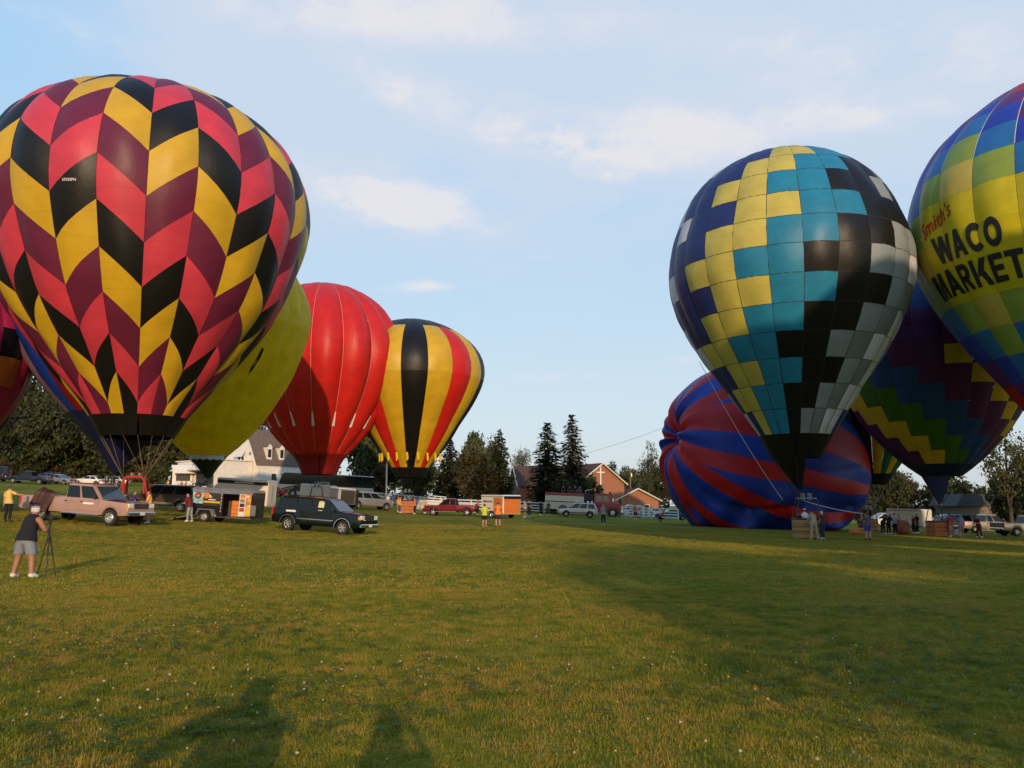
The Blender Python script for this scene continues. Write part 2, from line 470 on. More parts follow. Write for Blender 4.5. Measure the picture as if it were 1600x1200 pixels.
# ------------------------------------------------------------------ ground
def ground_material():
    m, nt, b = _nt('field_turf'); N = nt.nodes; L = nt.links
    g = N.new('ShaderNodeNewGeometry'); pos = g.outputs['Position']
    def noise(scale, detail=4, rough=.6):
        n = N.new('ShaderNodeTexNoise'); n.inputs['Scale'].default_value = scale; n.inputs['Detail'].default_value = detail
        n.inputs['Roughness'].default_value = rough; L.new(pos, n.inputs['Vector']); return n.outputs['Fac']
    patch = noise(.16, 5); tuft = noise(2.2, 5, .7); grit = noise(16, 4, .75)
    r = N.new('ShaderNodeValToRGB'); e = r.color_ramp.elements
    e[0].position = .66; e[0].color = (.095, .122, .011, 1)
    e[1].position = .98; e[1].color = (.29, .230, .028, 1)
    k = e.new(.82); k.color = (.190, .185, .015, 1)
    a = N.new('ShaderNodeMath'); a.operation = 'MULTIPLY_ADD'; a.inputs[1].default_value = .75; L.new(tuft, a.inputs[0])
    h = N.new('ShaderNodeMath'); h.operation = 'MULTIPLY'; h.inputs[1].default_value = .9; L.new(patch, h.inputs[0]); L.new(h.outputs[0], a.inputs[2])
    L.new(a.outputs[0], r.inputs[0])
    mr = N.new('ShaderNodeMapRange'); L.new(grit, mr.inputs[0]); mr.inputs[1].default_value = .3; mr.inputs[2].default_value = .7
    mr.inputs[3].default_value = .55; mr.inputs[4].default_value = 1.4
    sc = N.new('ShaderNodeVectorMath'); sc.operation = 'SCALE'; L.new(r.outputs[0], sc.inputs[0]); L.new(mr.outputs[0], sc.inputs['Scale'])
    L.new(sc.outputs[0], b.inputs['Base Color']); b.inputs['Roughness'].default_value = 1.; b.inputs['Specular IOR Level'].default_value = .1
    ad = N.new('ShaderNodeMath'); ad.operation = 'MULTIPLY_ADD'; ad.inputs[1].default_value = 2.; L.new(tuft, ad.inputs[0]); L.new(grit, ad.inputs[2])
    bp = N.new('ShaderNodeBump'); bp.inputs['Strength'].default_value = .9; bp.inputs['Distance'].default_value = .09
    L.new(ad.outputs[0], bp.inputs['Height']); L.new(bp.outputs[0], b.inputs['Normal'])
    return m

def make_ground():
    xs = np.r_[np.linspace(-1500, -140, 14)[:-1], np.linspace(-140, 140, 113), np.linspace(140, 1500, 14)[1:]]
    ys = np.r_[np.linspace(-600, -40, 8)[:-1], np.linspace(-40, 200, 97), np.linspace(200, 1600, 14)[1:]]
    vs = [(x, y, gz(x, y)) for y in ys for x in xs]
    n = len(xs)
    fs = [(j * n + i, j * n + i + 1, (j + 1) * n + i + 1, (j + 1) * n + i) for j in range(len(ys) - 1) for i in range(n - 1)]
    mb = MB(); mb.add(vs, fs)
    o = mb.build('ground', ground_material(), smooth=80); structure(o)
    o['label'] = 'wide mown festival field rising gently to the left'
    return o
make_ground()

# ------------------------------------------------------------------ grass and clover (uncountable)
def blade_material():
    m, nt, b = _nt('grass_blade'); N = nt.nodes; L = nt.links
    g = N.new('ShaderNodeNewGeometry'); oi = N.new('ShaderNodeObjectInfo')
    n = N.new('ShaderNodeTexNoise'); n.inputs['Scale'].default_value = .22; n.inputs['Detail'].default_value = 5
    n.inputs['Roughness'].default_value = .65
    L.new(g.outputs['Position'], n.inputs['Vector'])
    a = N.new('ShaderNodeMath'); a.operation = 'MULTIPLY_ADD'; a.inputs[1].default_value = .34
    L.new(g.outputs['Random Per Island'], a.inputs[0])
    n2 = N.new('ShaderNodeTexNoise'); n2.inputs['Scale'].default_value = 2.6; n2.inputs['Detail'].default_value = 4
    L.new(g.outputs['Position'], n2.inputs['Vector'])
    av = N.new('ShaderNodeMath'); av.operation = 'MULTIPLY_ADD'; av.inputs[1].default_value = .75
    L.new(n2.outputs['Fac'], av.inputs[0])
    hf = N.new('ShaderNodeMath'); hf.operation = 'MULTIPLY'; hf.inputs[1].default_value = .65; L.new(n.outputs['Fac'], hf.inputs[0]); L.new(hf.outputs[0], av.inputs[2])
    s = N.new('ShaderNodeMath'); s.operation = 'MULTIPLY_ADD'; s.inputs[1].default_value = 2.0; s.inputs[2].default_value = -1.0
    L.new(av.outputs[0], s.inputs[0]); L.new(s.outputs[0], a.inputs[2])
    r = N.new('ShaderNodeValToRGB'); e = r.color_ramp.elements
    e[0].position = .22; e[0].color = (.092, .138, .011, 1)
    e[1].position = .88; e[1].color = (.42, .270, .045, 1)
    k = e.new(.5); k.color = (.205, .212, .015, 1)
    k = e.new(.7); k.color = (.33, .268, .027, 1)
    L.new(a.outputs[0], r.inputs[0])
    L.new(r.outputs[0], b.inputs['Base Color']); b.inputs['Roughness'].default_value = .65; b.inputs['Specular IOR Level'].default_value = .2
    tr = N.new('ShaderNodeBsdfTranslucent'); L.new(r.outputs[0], tr.inputs[0])
    mx = N.new('ShaderNodeMixShader'); mx.inputs[0].default_value = .3
    L.new(b.outputs[0], mx.inputs[1]); L.new(tr.outputs[0], mx.inputs[2]); L.new(mx.outputs[0], N['Material Output'].inputs['Surface'])
    return m
M_BLADE = blade_material()
M_CLOVER = foliage('clover_leaf', [(.045, .085, .012), (.075, .12, .016), (.12, .15, .025)], .8)
M_FLOWER = mat('clover_flower', (.46, .36, .22), rough=.9, var=.35, scale=30)

def tuft_mesh(name, n, h, spread, width, seed, lean=.5):
    rg = random.Random(seed); mb = MB()
    for i in range(n):
        a = rg.uniform(0, 6.28); r = spread * math.sqrt(rg.random())
        x, y = r * math.cos(a), r * math.sin(a)
        b = rg.uniform(0, 6.28); l = h * rg.uniform(.5, 1.15); w = width * rg.uniform(.7, 1.3)
        d = Vector((math.cos(b), math.sin(b), 0)); sd = Vector((-d.y, d.x, 0)) * w / 2
        k = rg.uniform(.15, 1) * lean
        p0 = Vector((x, y, -.01)); p1 = p0 + d * l * k * .35 + Vector((0, 0, l * .6)); p2 = p0 + d * l * k + Vector((0, 0, l * (1 - .35 * k)))
        mb.add([p0 - sd, p0 + sd, p1 + sd * .8, p1 - sd * .8, p2], [(0, 1, 2, 3), (3, 2, 4)])
    return mb.mesh(name, M_BLADE)
def clover_mesh(seed, flower):
    rg = random.Random(seed); mb = MB()
    for i in range(9):
        a = rg.uniform(0, 6.28); r = .05 * math.sqrt(rg.random()); h = rg.uniform(.02, .05)
        c = Vector((r * math.cos(a), r * math.sin(a), h)); t0 = rg.uniform(0, 6.28)
        for k in range(3):
            t = t0 + k * 2.094; d = Vector((math.cos(t), math.sin(t), rg.uniform(-.2, .3))); s_ = Vector((-d.y, d.x, 0)) * .008
            mb.add([c, c + d * .009 + s_, c + d * .018, c + d * .009 - s_], [(0, 1, 2, 3)])
    return mb.mesh('clover', M_CLOVER)
def flower_mesh(seed):
    rg = random.Random(seed); mb = MB()
    h = rg.uniform(.035, .06); d = (rg.uniform(-.015, .015), rg.uniform(-.015, .015), h)
    mb.tube((0, 0, 0), d, .0018, n=3, mi=1)
    mb.ball(d, rg.uniform(.007, .0115), n=7, sc=(1, 1, .85))
    return mb.mesh('flower', [M_FLOWER, M_CLOVER])

def scatter(name, protos, area, density, smin, smax, label, seed=1):
    """a mesh patch whose points carry instances; area: list of (y, halfwidth factor), density(x, y) per square metre"""
    y0, y1, step = area
    vs = []; fs = []; dens = []
    ys = np.arange(y0, y1 + step / 2, step)
    nx = 26
    for y in ys:
        hw = .66 * y + 1.2
        for i in range(nx):
            x = -hw + 2 * hw * i / (nx - 1)
            vs.append((x, y, gz(x, y) + .002)); dens.append(density(x, y))
    for j in range(len(ys) - 1):
        for i in range(nx - 1):
            fs.append((j * nx + i, j * nx + i + 1, (j + 1) * nx + i + 1, (j + 1) * nx + i))
    mb = MB(); mb.add(vs, fs); me = mb.mesh(name, [M_BLADE])
    at = me.attributes.new('dens', 'FLOAT', 'POINT'); at.data.foreach_set('value', dens)
    o = link(name, me); tag(o, label, name.replace('_', ' '), kind='stuff')
    pc = bpy.data.collections.new(name + '_kinds')
    for i, p in enumerate(protos):
        q = bpy.data.objects.new(name + '_piece', p); pc.objects.link(q)
    ng = bpy.data.node_groups.new(name, 'GeometryNodeTree')
    ng.interface.new_socket('Geometry', in_out='INPUT', socket_type='NodeSocketGeometry')
    ng.interface.new_socket('Geometry', in_out='OUTPUT', socket_type='NodeSocketGeometry')
    N = ng.nodes; L = ng.links
    gi = N.new('NodeGroupInput'); go = N.new('NodeGroupOutput')
    dp = N.new('GeometryNodeDistributePointsOnFaces'); dp.inputs['Seed'].default_value = seed
    na = N.new('GeometryNodeInputNamedAttribute'); na.data_type = 'FLOAT'; na.inputs['Name'].default_value = 'dens'
    L.new(gi.outputs[0], dp.inputs['Mesh']); L.new(na.outputs['Attribute'], dp.inputs['Density'])
    ci = N.new('GeometryNodeCollectionInfo'); ci.inputs['Collection'].default_value = pc
    ci.inputs['Separate Children'].default_value = True; ci.inputs['Reset Children'].default_value = True
    ip = N.new('GeometryNodeInstanceOnPoints'); ip.inputs['Pick Instance'].default_value = True
    rv = N.new('FunctionNodeRandomValue'); rv.data_type = 'FLOAT_VECTOR'
    rv.inputs[0].default_value = (-.15, -.15, 0); rv.inputs[1].default_value = (.15, .15, 6.283)
    rs = N.new('FunctionNodeRandomValue'); rs.data_type = 'FLOAT'; rs.inputs[2].default_value = smin; rs.inputs[3].default_value = smax
    L.new(dp.outputs['Points'], ip.inputs['Points']); L.new(ci.outputs[0], ip.inputs['Instance'])
    L.new(rv.outputs[0], ip.inputs['Rotation']); L.new(rs.outputs[1], ip.inputs['Scale'])
    L.new(ip.outputs[0], go.inputs[0])
    md = o.modifiers.new('scatter', 'NODES'); md.node_group = ng
    return o

def patchy(x, y, f, seed):
    return .5 + .5 * math.sin(x * f + 1.7 * math.sin(y * f * .6 + seed)) * math.cos(y * f * .8 + 1.3 * math.sin(x * f * .7 + seed * 2))
near_tufts = [tuft_mesh('grass_tuft', 18, .046, .06, .0040, i, 1.15) for i in range(5)]
far_tufts = [tuft_mesh('grass_tuft', 16, .055, .17, .010, 20 + i, 1.15) for i in range(4)]
scatter('grass', near_tufts, (3.6, 17, .4),
        lambda x, y: (430 if y < 8 else 430 * (8 / y) ** 1.1) * (.35 + .95 * patchy(x, y, 1.1, 1)), .6, 1.35,
        'short mown grass in the near field, green with straw coloured patches', 3)
scatter('far_grass', far_tufts, (16, 64, 1.5),
        lambda x, y: 46 * (17 / y) ** .75 * (.5 + .8 * patchy(x, y, .55, 4)), .6, 1.3,
        'mown grass of the middle field in rough uneven streaks', 5)
scatter('long_grass', [tuft_mesh('grass_tuft', 26, .15, .09, .005, 40 + i, .9) for i in range(3)], (3.6, 30, .5),
        lambda x, y: 14 * max(0, patchy(x + 3, y, .9, 9) - .80) * 5 + 60 * math.exp(-((x - 2.2) / .9) ** 2 - ((y - 8.6) / .55) ** 2), .5, 1.1,
        'longer ragged tufts of grass standing out of the lawn', 7)
scatter('clover_patches', [clover_mesh(60 + i, False) for i in range(4)], (3.6, 14, .4),
        lambda x, y: 90 * max(0, patchy(x, y, .8, 6) - .35), .7, 1.4, 'low clover leaves spreading between the grass', 9)
scatter('clover_flowers', [flower_mesh(80 + i) for i in range(5)], (3.6, 30, .5),
        lambda x, y: (13 * max(0, patchy(x, y, .7, 6) - .3) + 1.2) * (1 if x < 2.5 else .4) * min(1., 7 / y) ** 1.6, .7, 1.25,
        'pale clover flower heads dotted over the lawn', 11)

# ------------------------------------------------------------------ trees
LEAF_D = foliage('leaves_dark', [(.020, .026, .009), (.044, .048, .014), (.084, .076, .025)])
LEAF_M = foliage('leaves_mid', [(.034, .046, .014), (.064, .074, .024), (.11, .108, .040)])
LEAF_B = foliage('leaves_brown', [(.042, .036, .012), (.078, .060, .018), (.12, .090, .03)])
LEAF_R = foliage('leaves_russet', [(.035, .014, .010), (.06, .024, .014), (.10, .045, .02)])
LEAF_S = foliage('needles_spruce', [(.036, .048, .016), (.070, .080, .028), (.125, .122, .045)])
BARK = mat('bark', (.075, .055, .04), rough=.95, var=.4, scale=9, bump=.6)

def leaf_cards(mb, c, r, n, size, rg, squash=.8):
    for i in range(n):
        d = Vector((rg.gauss(0, 1), rg.gauss(0, 1), rg.gauss(0, 1))).normalized()
        p = c + Vector((d.x, d.y, d.z * squash)) * r * rg.uniform(.55, 1.08)
        nrm = (d + Vector((rg.uniform(-.8, .8), rg.uniform(-.8, .8), rg.uniform(-.5, .9)))).normalized()
        u = nrm.orthogonal().normalized(); u.rotate(Matrix.Rotation(rg.uniform(0, 6.28), 3, nrm)); v = nrm.cross(u)
        s = size * rg.uniform(.6, 1.4)
        mb.add([p - u * s, p - v * s * .55, p + u * s, p + v * s * .55], [(0, 1, 2, 3)])

def broadleaf(seed, h=10., w=7., trunk=.25, lobes=26, cards=120, size=.26, open_=.0, low=.16):
    """returns (trunk mesh builder, crown mesh builder) of a tree h high and w wide"""
    rg = random.Random(seed); t = MB(); c = MB()
    cz = h * (low + 1) / 2; rz = h * (1 - low) / 2
    t.path([Vector((0, 0, -.3)), Vector((rg.uniform(-.1, .1), 0, h * .2)), Vector((rg.uniform(-.2, .2), rg.uniform(-.2, .2), h * .5)),
            Vector((rg.uniform(-.3, .3), 0, h * .85))], [trunk * 1.25, trunk, trunk * .6, trunk * .15], 8)
    for i in range(lobes):
        while True:
            d = Vector((rg.uniform(-1, 1), rg.uniform(-1, 1), rg.uniform(-1, 1)))
            if .25 < d.length < 1: break
        k = 1 - .35 * max(0, -d.z) - .25 * max(0, d.z)
        p = Vector((d.x * w / 2 * .80 * k, d.y * w / 2 * .80 * k, cz + d.z * rz * .84))
        r = rg.uniform(.13, .23) * w * (1 - .4 * open_)
        leaf_cards(c, p, r, cards, size, rg)
        z0 = max(h * .12, min(h * .8, p.z - rg.uniform(.15, .35) * h))
        t.path([Vector((0, 0, z0)), p * .55 + Vector((0, 0, z0 * .45 + .02 * h)), p], [trunk * .35, trunk * .2, .02], 5)
    return t, c

def conifer(seed, h=14., w=5., tiers=20, size=.2, ragged=.25, droop=.25, bare=.06):
    rg = random.Random(seed); t = MB(); c = MB()
    t.tube((0, 0, -.3), (0, 0, h * .97), .22, .03, 7)
    for k in range(tiers):
        f = k / (tiers - 1); z = h * (bare + (1 - bare) * f)
        R_ = w / 2 * (1 - f) ** .62 * rg.uniform(1 - ragged, 1 + ragged * .4) + .12
        nb = max(4, int(11 * (1 - f) + 4)); a0 = rg.uniform(0, 6)
        for i in range(nb):
            a = a0 + i * 6.283 / nb + rg.uniform(-.2, .2); L_ = R_ * rg.uniform(.7, 1.1)
            d = Vector((math.cos(a), math.sin(a), 0))
            t.tube((0, 0, z), Vector((0, 0, z)) + d * L_ * .9 - Vector((0, 0, droop * L_ * .8)), .03, .008, 3)
            m = max(5, int(24 * L_ / (w / 2)) + 5)
            for q in range(m):
                u = rg.uniform(.18, 1.03)
                p = Vector((0, 0, z)) + d * L_ * u + Vector((rg.gauss(0, .13), rg.gauss(0, .13), rg.gauss(0, .12) - droop * L_ * u))
                e1 = (d * .8 + Vector((rg.uniform(-.7, .7), rg.uniform(-.7, .7), rg.uniform(-.6, .3)))).normalized()
                e2 = e1.cross(Vector((rg.uniform(-.5, .5), rg.uniform(-.5, .5), 1))).normalized()
                s = size * rg.uniform(.7, 1.5)
                c.add([p - e1 * s, p - e2 * s * .45, p + e1 * s, p + e2 * s * .45], [(0, 1, 2, 3)])
    return t, c

PROTO = {}
def tree_meshes(kind):
    if kind in PROTO: return PROTO[kind]
    if kind.startswith('round'):
        i = int(kind[5]); a = broadleaf(100 + i, 10, 8.2, .26, 30, 130, .26)
    elif kind.startswith('dense'):
        i = int(kind[5]); a = broadleaf(120 + i, 10, 8.4, .26, 46, 120, .27, low=.0)
    elif kind.startswith('tall'):
        i = int(kind[4]); a = broadleaf(140 + i, 10, 5.2, .2, 28, 120, .22, low=.1)
    elif kind.startswith('open'):
        a = broadleaf(180 + int(kind[4]), 10, 8.5, .24, 30, 62, .17, .5, low=.30)
    elif kind.startswith('cedar'):
        a = conifer(200 + int(kind[5]), 10, 5.2, 28, .26, .2, .1, .0)
    elif kind.startswith('spruce'):
        a = conifer(240 + int(kind[6]), 14, 5.4, 30, .27, .28, .22, .05)
    elif kind.startswith('bush'):
        a = broadleaf(260 + int(kind[4]), 3, 4, .1, 16, 110, .16, low=.02)
    PROTO[kind] = (a[0], a[1], {})
    return PROTO[kind]

def tree(name, kind, leafmat, px, Y, ytop, wide, label, group=None, cat='tree', sink=0.):
    """tree at picture column px, Y metres away, reaching up to picture row ytop, wide pixels wide"""
    s = FPX / (Y * _cp); X = (px - 800) / s
    z0 = gz(X, Y)
    ztop = CAMH + Y * (( _sp * FPX + _cp * (600 - ytop)) / (_cp * FPX - _sp * (600 - ytop)))
    H = ztop - z0
    tm, cm, cache = tree_meshes(kind)
    if leafmat.name not in cache:
        cache[leafmat.name] = (tm.mesh('trunk', BARK, 60), cm.mesh('crown', leafmat))
    h0 = {'d': 10, 'r': 10, 't': 10, 'o': 10, 'c': 10, 's': 14, 'b': 3}[kind[0]]
    w0 = {'d': 8.4, 'r': 8.2, 't': 5.2, 'o': 8.5, 'c': 5.2, 's': 5.4, 'b': 4}[kind[0]]
    t = thing(name, label, cat, (X, Y, z0 - sink), random.Random(px * 7 + int(Y)).uniform(0, 6.28), group)
    k = (wide / s) / w0
    t.scale = (k, k, (H + sink) / h0)
    a, b = cache[leafmat.name]
    link('trunk', a, t); link('crown', b, t)
    return t

GL = 'tall dark trees behind the parked cars at the edge of the field'
for (px, Y, yt, wd, kind, lm, lab) in [
    (-40, 160, 590, 120, 'dense0', LEAF_D, 'dark broad tree at the far end of the tree line beside the magenta balloon'),
    (28, 175, 574, 110, 'dense1', LEAF_M, 'paler green tree showing between the magenta balloon and the blue balloon'),
    (62, 150, 612, 105, 'dense2', LEAF_D, 'dark dense tree behind the dark blue pickup truck'),
    (118, 158, 606, 120, 'dense0', LEAF_D, 'big dark tree behind the white parked sedan'),
    (178, 150, 618, 110, 'dense3', LEAF_D, 'dark tree behind the cables of the chevron balloon'),
    (225, 156, 628, 100, 'dense1', LEAF_B, 'brownish dark tree beneath the skirt of the chevron balloon'),
    (268, 150, 640, 95, 'dense2', LEAF_D, 'dark tree left of the white barn below the yellow balloon'),
    (315, 172, 632, 110, 'dense3', LEAF_M, 'mid green tree hidden behind the yellow balloon and the barn')]:
    tree('shade_tree', kind, lm, px, Y, yt, wd, lab, GL)
for i, (px, Y, yt, wh) in enumerate([(-6, 150, 716, 'at the left edge'), (30, 152, 722, 'behind the navy pickup bed'), (58, 149, 718, 'behind the navy pickup cab'), (88, 153, 722, 'behind the silver sedan'), (120, 150, 716, 'behind the white sedan nose'), (150, 152, 720, 'behind the white sedan tail'), (205, 150, 716, 'behind the padded basket arches'), (240, 146, 720, 'left of the kiosk')]):
    tree('bush', 'bush%d' % (i % 2), LEAF_D if i % 3 else LEAF_B, px, Y, yt, 52, 'dark undergrowth bush in the shade of the tall trees ' + wh, 'undergrowth under the tall dark trees', cat='bush')
tree('shade_tree', 'round1', LEAF_M, 398, 170, 648, 60, 'small tree top peeking over the barn roof between yellow and red balloons')
GB = 'trees behind the coach and the white fence'
for (px, Y, yt, wd, kind, lm, lab) in [
    (572, 150, 640, 70, 'dense0', LEAF_M, 'green leafy tree rising behind the black coach beside the red balloon'),
    (600, 158, 690, 81, 'tall0', LEAF_B, 'yellowish tree behind the tail of the black coach'),
    (652, 150, 672, 70, 'dense3', LEAF_D, 'dark tree behind the mouth of the striped balloon'),
    (702, 148, 688, 64, 'cedar0', LEAF_D, 'dark cedar next to the lower right side of the striped balloon'),
    (742, 182, 671, 62, 'dense1', LEAF_M, 'pale green distant tree top standing above the cedars'),
    (733, 140, 694, 59, 'tall1', LEAF_B, 'bronze tinted slender tree in front of the distant tree top'),
    (766, 190, 678, 50, 'dense2', LEAF_M, 'far tree top between the bronze tree and the tall cedar'),
    (780, 138, 674, 62, 'cedar1', LEAF_S, 'tall dark pointed cedar left of the gap of sky'),
    (756, 132, 712, 54, 'cedar2', LEAF_B, 'short brownish cedar with a bare trunk beside the tall cedar')]:
    tree('tree' if 'cedar' not in kind else 'cedar_tree', kind, lm, px, Y, yt, wd, lab, GB)
tree('tree', 'tall1', LEAF_R, 592, 128, 722, 30, 'dark red leaved little tree right behind the coach')
tree('tree', 'open0', LEAF_M, 818, 205, 690, 44, 'thin pale tree behind the roof of the long brick hall')
tree('spruce_tree', 'spruce0', LEAF_S, 856, 122, 663, 92, 'broad tall spruce in front of the brick church hall', 'two spruces before the church')
tree('spruce_tree', 'spruce1', LEAF_S, 895, 126, 651, 74, 'taller narrower spruce right of the broad spruce', 'two spruces before the church')
tree('tree', 'bush0', LEAF_M, 921, 124, 738, 46, 'round green shrub against the gable of the brick church', cat='shrub')
tree('tree', 'bush1', LEAF_D, 878, 121, 738, 56, 'dark low shrub at the foot of the two spruces', cat='shrub')
GR = 'distant trees right of the church'
for (px, Y, yt, wd, kind, lm, lab) in [
    (957, 215, 722, 40, 'round2', LEAF_D, 'far dark tree peeking over the right eave of the church'),
    (985, 205, 722, 46, 'round0', LEAF_M, 'distant tree behind the utility pole'),
    (1014, 170, 686, 46, 'open1', LEAF_M, 'airy tree next to the left edge of the fallen red and blue balloon'),
    (1030, 185, 725, 60, 'round3', LEAF_D, 'dark low tree behind the small brick house')]:
    tree('tree', kind, lm, px, Y, yt, wd, lab, GR)
GX = 'dark trees behind the right hand baskets'
for (px, Y, yt, wd, kind, lm, lab) in [
    (1340, 130, 700, 70, 'dense1', LEAF_D, 'dark tree behind the fallen red and blue balloon'),
    (1392, 112, 722, 62, 'dense0', LEAF_D, 'dark tree below the yellow and green balloon'),
    (1420, 128, 735, 60, 'dense2', LEAF_B, 'brownish tree behind the small white cargo trailer'),
    (1462, 125, 745, 62, 'dense3', LEAF_D, 'dark tree behind the tail of the purple balloon'),
    (1505, 120, 752, 60, 'tall0', LEAF_D, 'dark tree left of the low dark roof'),
    (1535, 128, 758, 60, 'dense1', LEAF_M, 'low tree line crown above the dark roof')]:
    tree('tree', kind, lm, px, Y, yt, wd, lab, GX)
tree('tree', 'open2', LEAF_M, 1578, 78, 655, 100, 'big open crowned tree under the yellow edge of the purple balloon')
tree('tree', 'dense2', LEAF_D, 1612, 84, 690, 90, 'dense dark tree at the right edge behind the tan pickup')
tree('tree', 'dense0', LEAF_D, 1576, 92, 728, 70, 'dark bushy tree beneath the big open crowned tree')

def distant_woods():
    rg = random.Random(77); mb = MB()
    for i in range(150):
        x = -330 + 660 * i / 149 + rg.uniform(-2, 2); y = 240 + rg.uniform(-12, 25); h = rg.uniform(7, 12.5); z = gz(x, y)
        for k in range(3):
            leaf_cards(mb, Vector((x + rg.uniform(-2, 2), y, z + h * (.25 + .27 * k))), h * .33, 110, .75, rg, 1.)
    o = mb.build('distant_woods', LEAF_M); tag(o, 'far off wood closing the field behind the houses', 'woods', kind='stuff')
distant_woods()

# ------------------------------------------------------------------ buildings
M_SIDING = mat('white_siding', (.74, .68, .60), rough=.75, var=.08, scale=1.5)
M_SHINGLE = mat('brown_shingle', (.15, .105, .080), rough=.9, var=.25, scale=3, bump=.5)
M_SHINGLED = mat('dark_shingle', (.10, .060, .046), rough=1., spec=.1, var=.25, scale=3, bump=.5)
M_BRICK = brickmat('red_brick', (.36, .115, .045), (.27, .080, .036), (.30, .15, .09), 2.2)
M_TRIM = mat('cream_trim', (.72, .66, .57), rough=.6)
M_WOOD = mat('weathered_wood', (.17, .13, .10), rough=.9, var=.3, scale=7)

def gable_profile(w, he, hr, gothic):
    """half profile list of (y, z) from left eave over the ridge to the right eave"""
    pts = []
    n = 12 if gothic else 2
    for i in range(n + 1):
        t = -1 + i / n
        y = t * w / 2
        if gothic: z = he + (hr - he) * (1 - abs(t) ** 1.75)
        else: z = he + (hr - he) * (1 - abs(t))
        pts.append((y, z))
    return pts + [(-y, z) for y, z in pts[-2::-1]]

def make_barn():
    # ridge runs along local +X from the gable at x = 0; turned so that the gable looks at us and the roof runs off to the right
    b = thing('barn', 'white gambrel roofed barn with brown shingles, dormers and awnings', 'barn', ground_pt(374, 9.6))
    b.rotation_euler[2] = R(52)
    w, he, hr, L_ = 9.6, 4.2, 10.2, 13.
    pr = gable_profile(w, he, hr, True)
    wall = MB()
    ring = [(-w / 2, -1.5)] + pr + [(w / 2, -1.5)]
    n = len(ring)
    vs = [(0, y, z) for y, z in ring] + [(L_, y, z) for y, z in ring]
    wall.add(vs, [tuple(range(n)), tuple(range(n, 2 * n)), (0, n, n + 1, 1), (n - 1, n - 2, 2 * n - 2, 2 * n - 1)])
    wall.build('wall', M_SIDING, b)
    rf = MB(); o_ = .22
    out = [(y * 1.03, z + .12 if abs(y) < w / 2 - .1 else z - .15) for y, z in pr]
    inn = [(y, z + .02) for y, z in pr]
    m = len(out)
    vs = []
    for x in (-.45, L_ + .4): vs += [(x, y, z) for y, z in out] + [(x, y, z) for y, z in inn]
    fs = []
    for i in range(m - 1):
        fs += [(i, i + 1, 2 * m + i + 1, 2 * m + i), (m + i, m + i + 1, 3 * m + i + 1, 3 * m + i),
               (i, i + 1, m + i + 1, m + i), (2 * m + i, 2 * m + i + 1, 3 * m + i + 1, 3 * m + i)]
    fs += [(0, m, 3 * m, 2 * m), (m - 1, 2 * m - 1, 4 * m - 1, 3 * m - 1)]
    rf.add(vs, fs); roof = rf.build('roof', M_SHINGLE, b, 40)
    for xx in (2.2, 4.6):      # dormers on the slope that faces us (local -Y)
        d = MB()
        d.prism([(xx - .5, he + .9), (xx + .5, he + .9), (xx + .5, he + 3.0), (xx, he + 3.6), (xx - .5, he + 3.0)], -w / 2 + .2, -w / 2 + 3.0)
        dm = d.build('dormer', M_SIDING, b)
        q = MB(); q.box((xx, -w / 2 + .18, he + 1.9), (.6, .06, 1.3)); q.build('pane', M_GLASS, dm)
        q = MB()
        q.slab([(xx - .62, -w / 2 + .02, he + 2.9), (xx, -w / 2 + .02, he + 3.7), (xx, -w / 2 + 3.1, he + 3.7), (xx - .62, -w / 2 + 3.1, he + 2.9)], .08)
        q.slab([(xx, -w / 2 + .02, he + 3.7), (xx + .62, -w / 2 + .02, he + 2.9), (xx + .62, -w / 2 + 3.1, he + 2.9), (xx, -w / 2 + 3.1, he + 3.7)], .08)
        q.build('dormer_roof', M_SHINGLE, dm)
    for yy in (.35, -.65):       # upper gable window pair and its awning
        q = MB(); q.box((-.03, yy, 5.2), (.10, .7, .9)); f_ = q.build('window', M_TRIM, b)
        q = MB(); q.box((-.09, yy, 5.2), (.05, .52, .7)); q.build('pane', M_GLASS, f_)
    q = MB(); q.slab([(-.05, 1.1, 6.6), (-.05, -1.4, 6.6), (-.9, -1.4, 5.55), (-.9, 1.1, 5.55)], .06); q.build('awning', M_TRIM, b)
    for (yy, zz) in ((.0, 8.9), (-2.5, 6.0)):        # barn stars
        st = MB()
        p5 = []
        for k in range(10):
            r_ = .42 if k % 2 == 0 else .17; a = math.pi / 2 + k * math.pi / 5
            p5.append((-.04, yy + r_ * math.cos(a), zz + r_ * math.sin(a)))
        st.add(p5 + [(-.14, yy, zz)], [(k, (k + 1) % 10, 10) for k in range(10)]); st.build('star', M_WOOD, b)
    for xx in (3., 6., 9.):
        q = MB(); q.box((xx, -w / 2 - .02, 2.3), (1., .08, 1.2)); f_ = q.build('window', M_TRIM, b)
        q = MB(); q.box((xx, -w / 2 - .07, 2.3), (.8, .05, 1.0)); q.build('pane', M_GLASS, f_)
    # flat annex in front of the gable with two awnings
    a = MB(); a.box((-3.2, 2.4, 1.6), (6.2, 11.5, 6.2)); a.build('annex', M_SIDING, b)
    a = MB(); a.box((-3.25, 2.4, 4.78), (6.7, 12.0, .18), ch=.04); a.build('annex_roof', M_TRIM, b)
    for (y0, y1) in ((7.6, 3.4), (2.6, -2.6)):
        q = MB(); q.box((-6.36, (y0 + y1) / 2, 1.9), (.12, abs(y0 - y1) - .5, 2.3)); q.build('doorway', M_DARK, b)
        q = MB(); q.slab([(-6.32, y0, 4.4), (-6.32, y1, 4.4), (-8.0, y1, 3.2), (-8.0, y0, 3.2)], .07)
        q.build('awning', M_TRIM, b)
    q = MB(); q.box((-3, 5.5, 5.5), (.8, .8, 1.4), ch=.05); q.build('chimney', M_WOOD, b)
    q = MB(); q.box((-3, 2.9, 5.3), (1.5, 1.2, .8), ch=.08); q.build('roof_unit', M_CHROME, b)
    return b
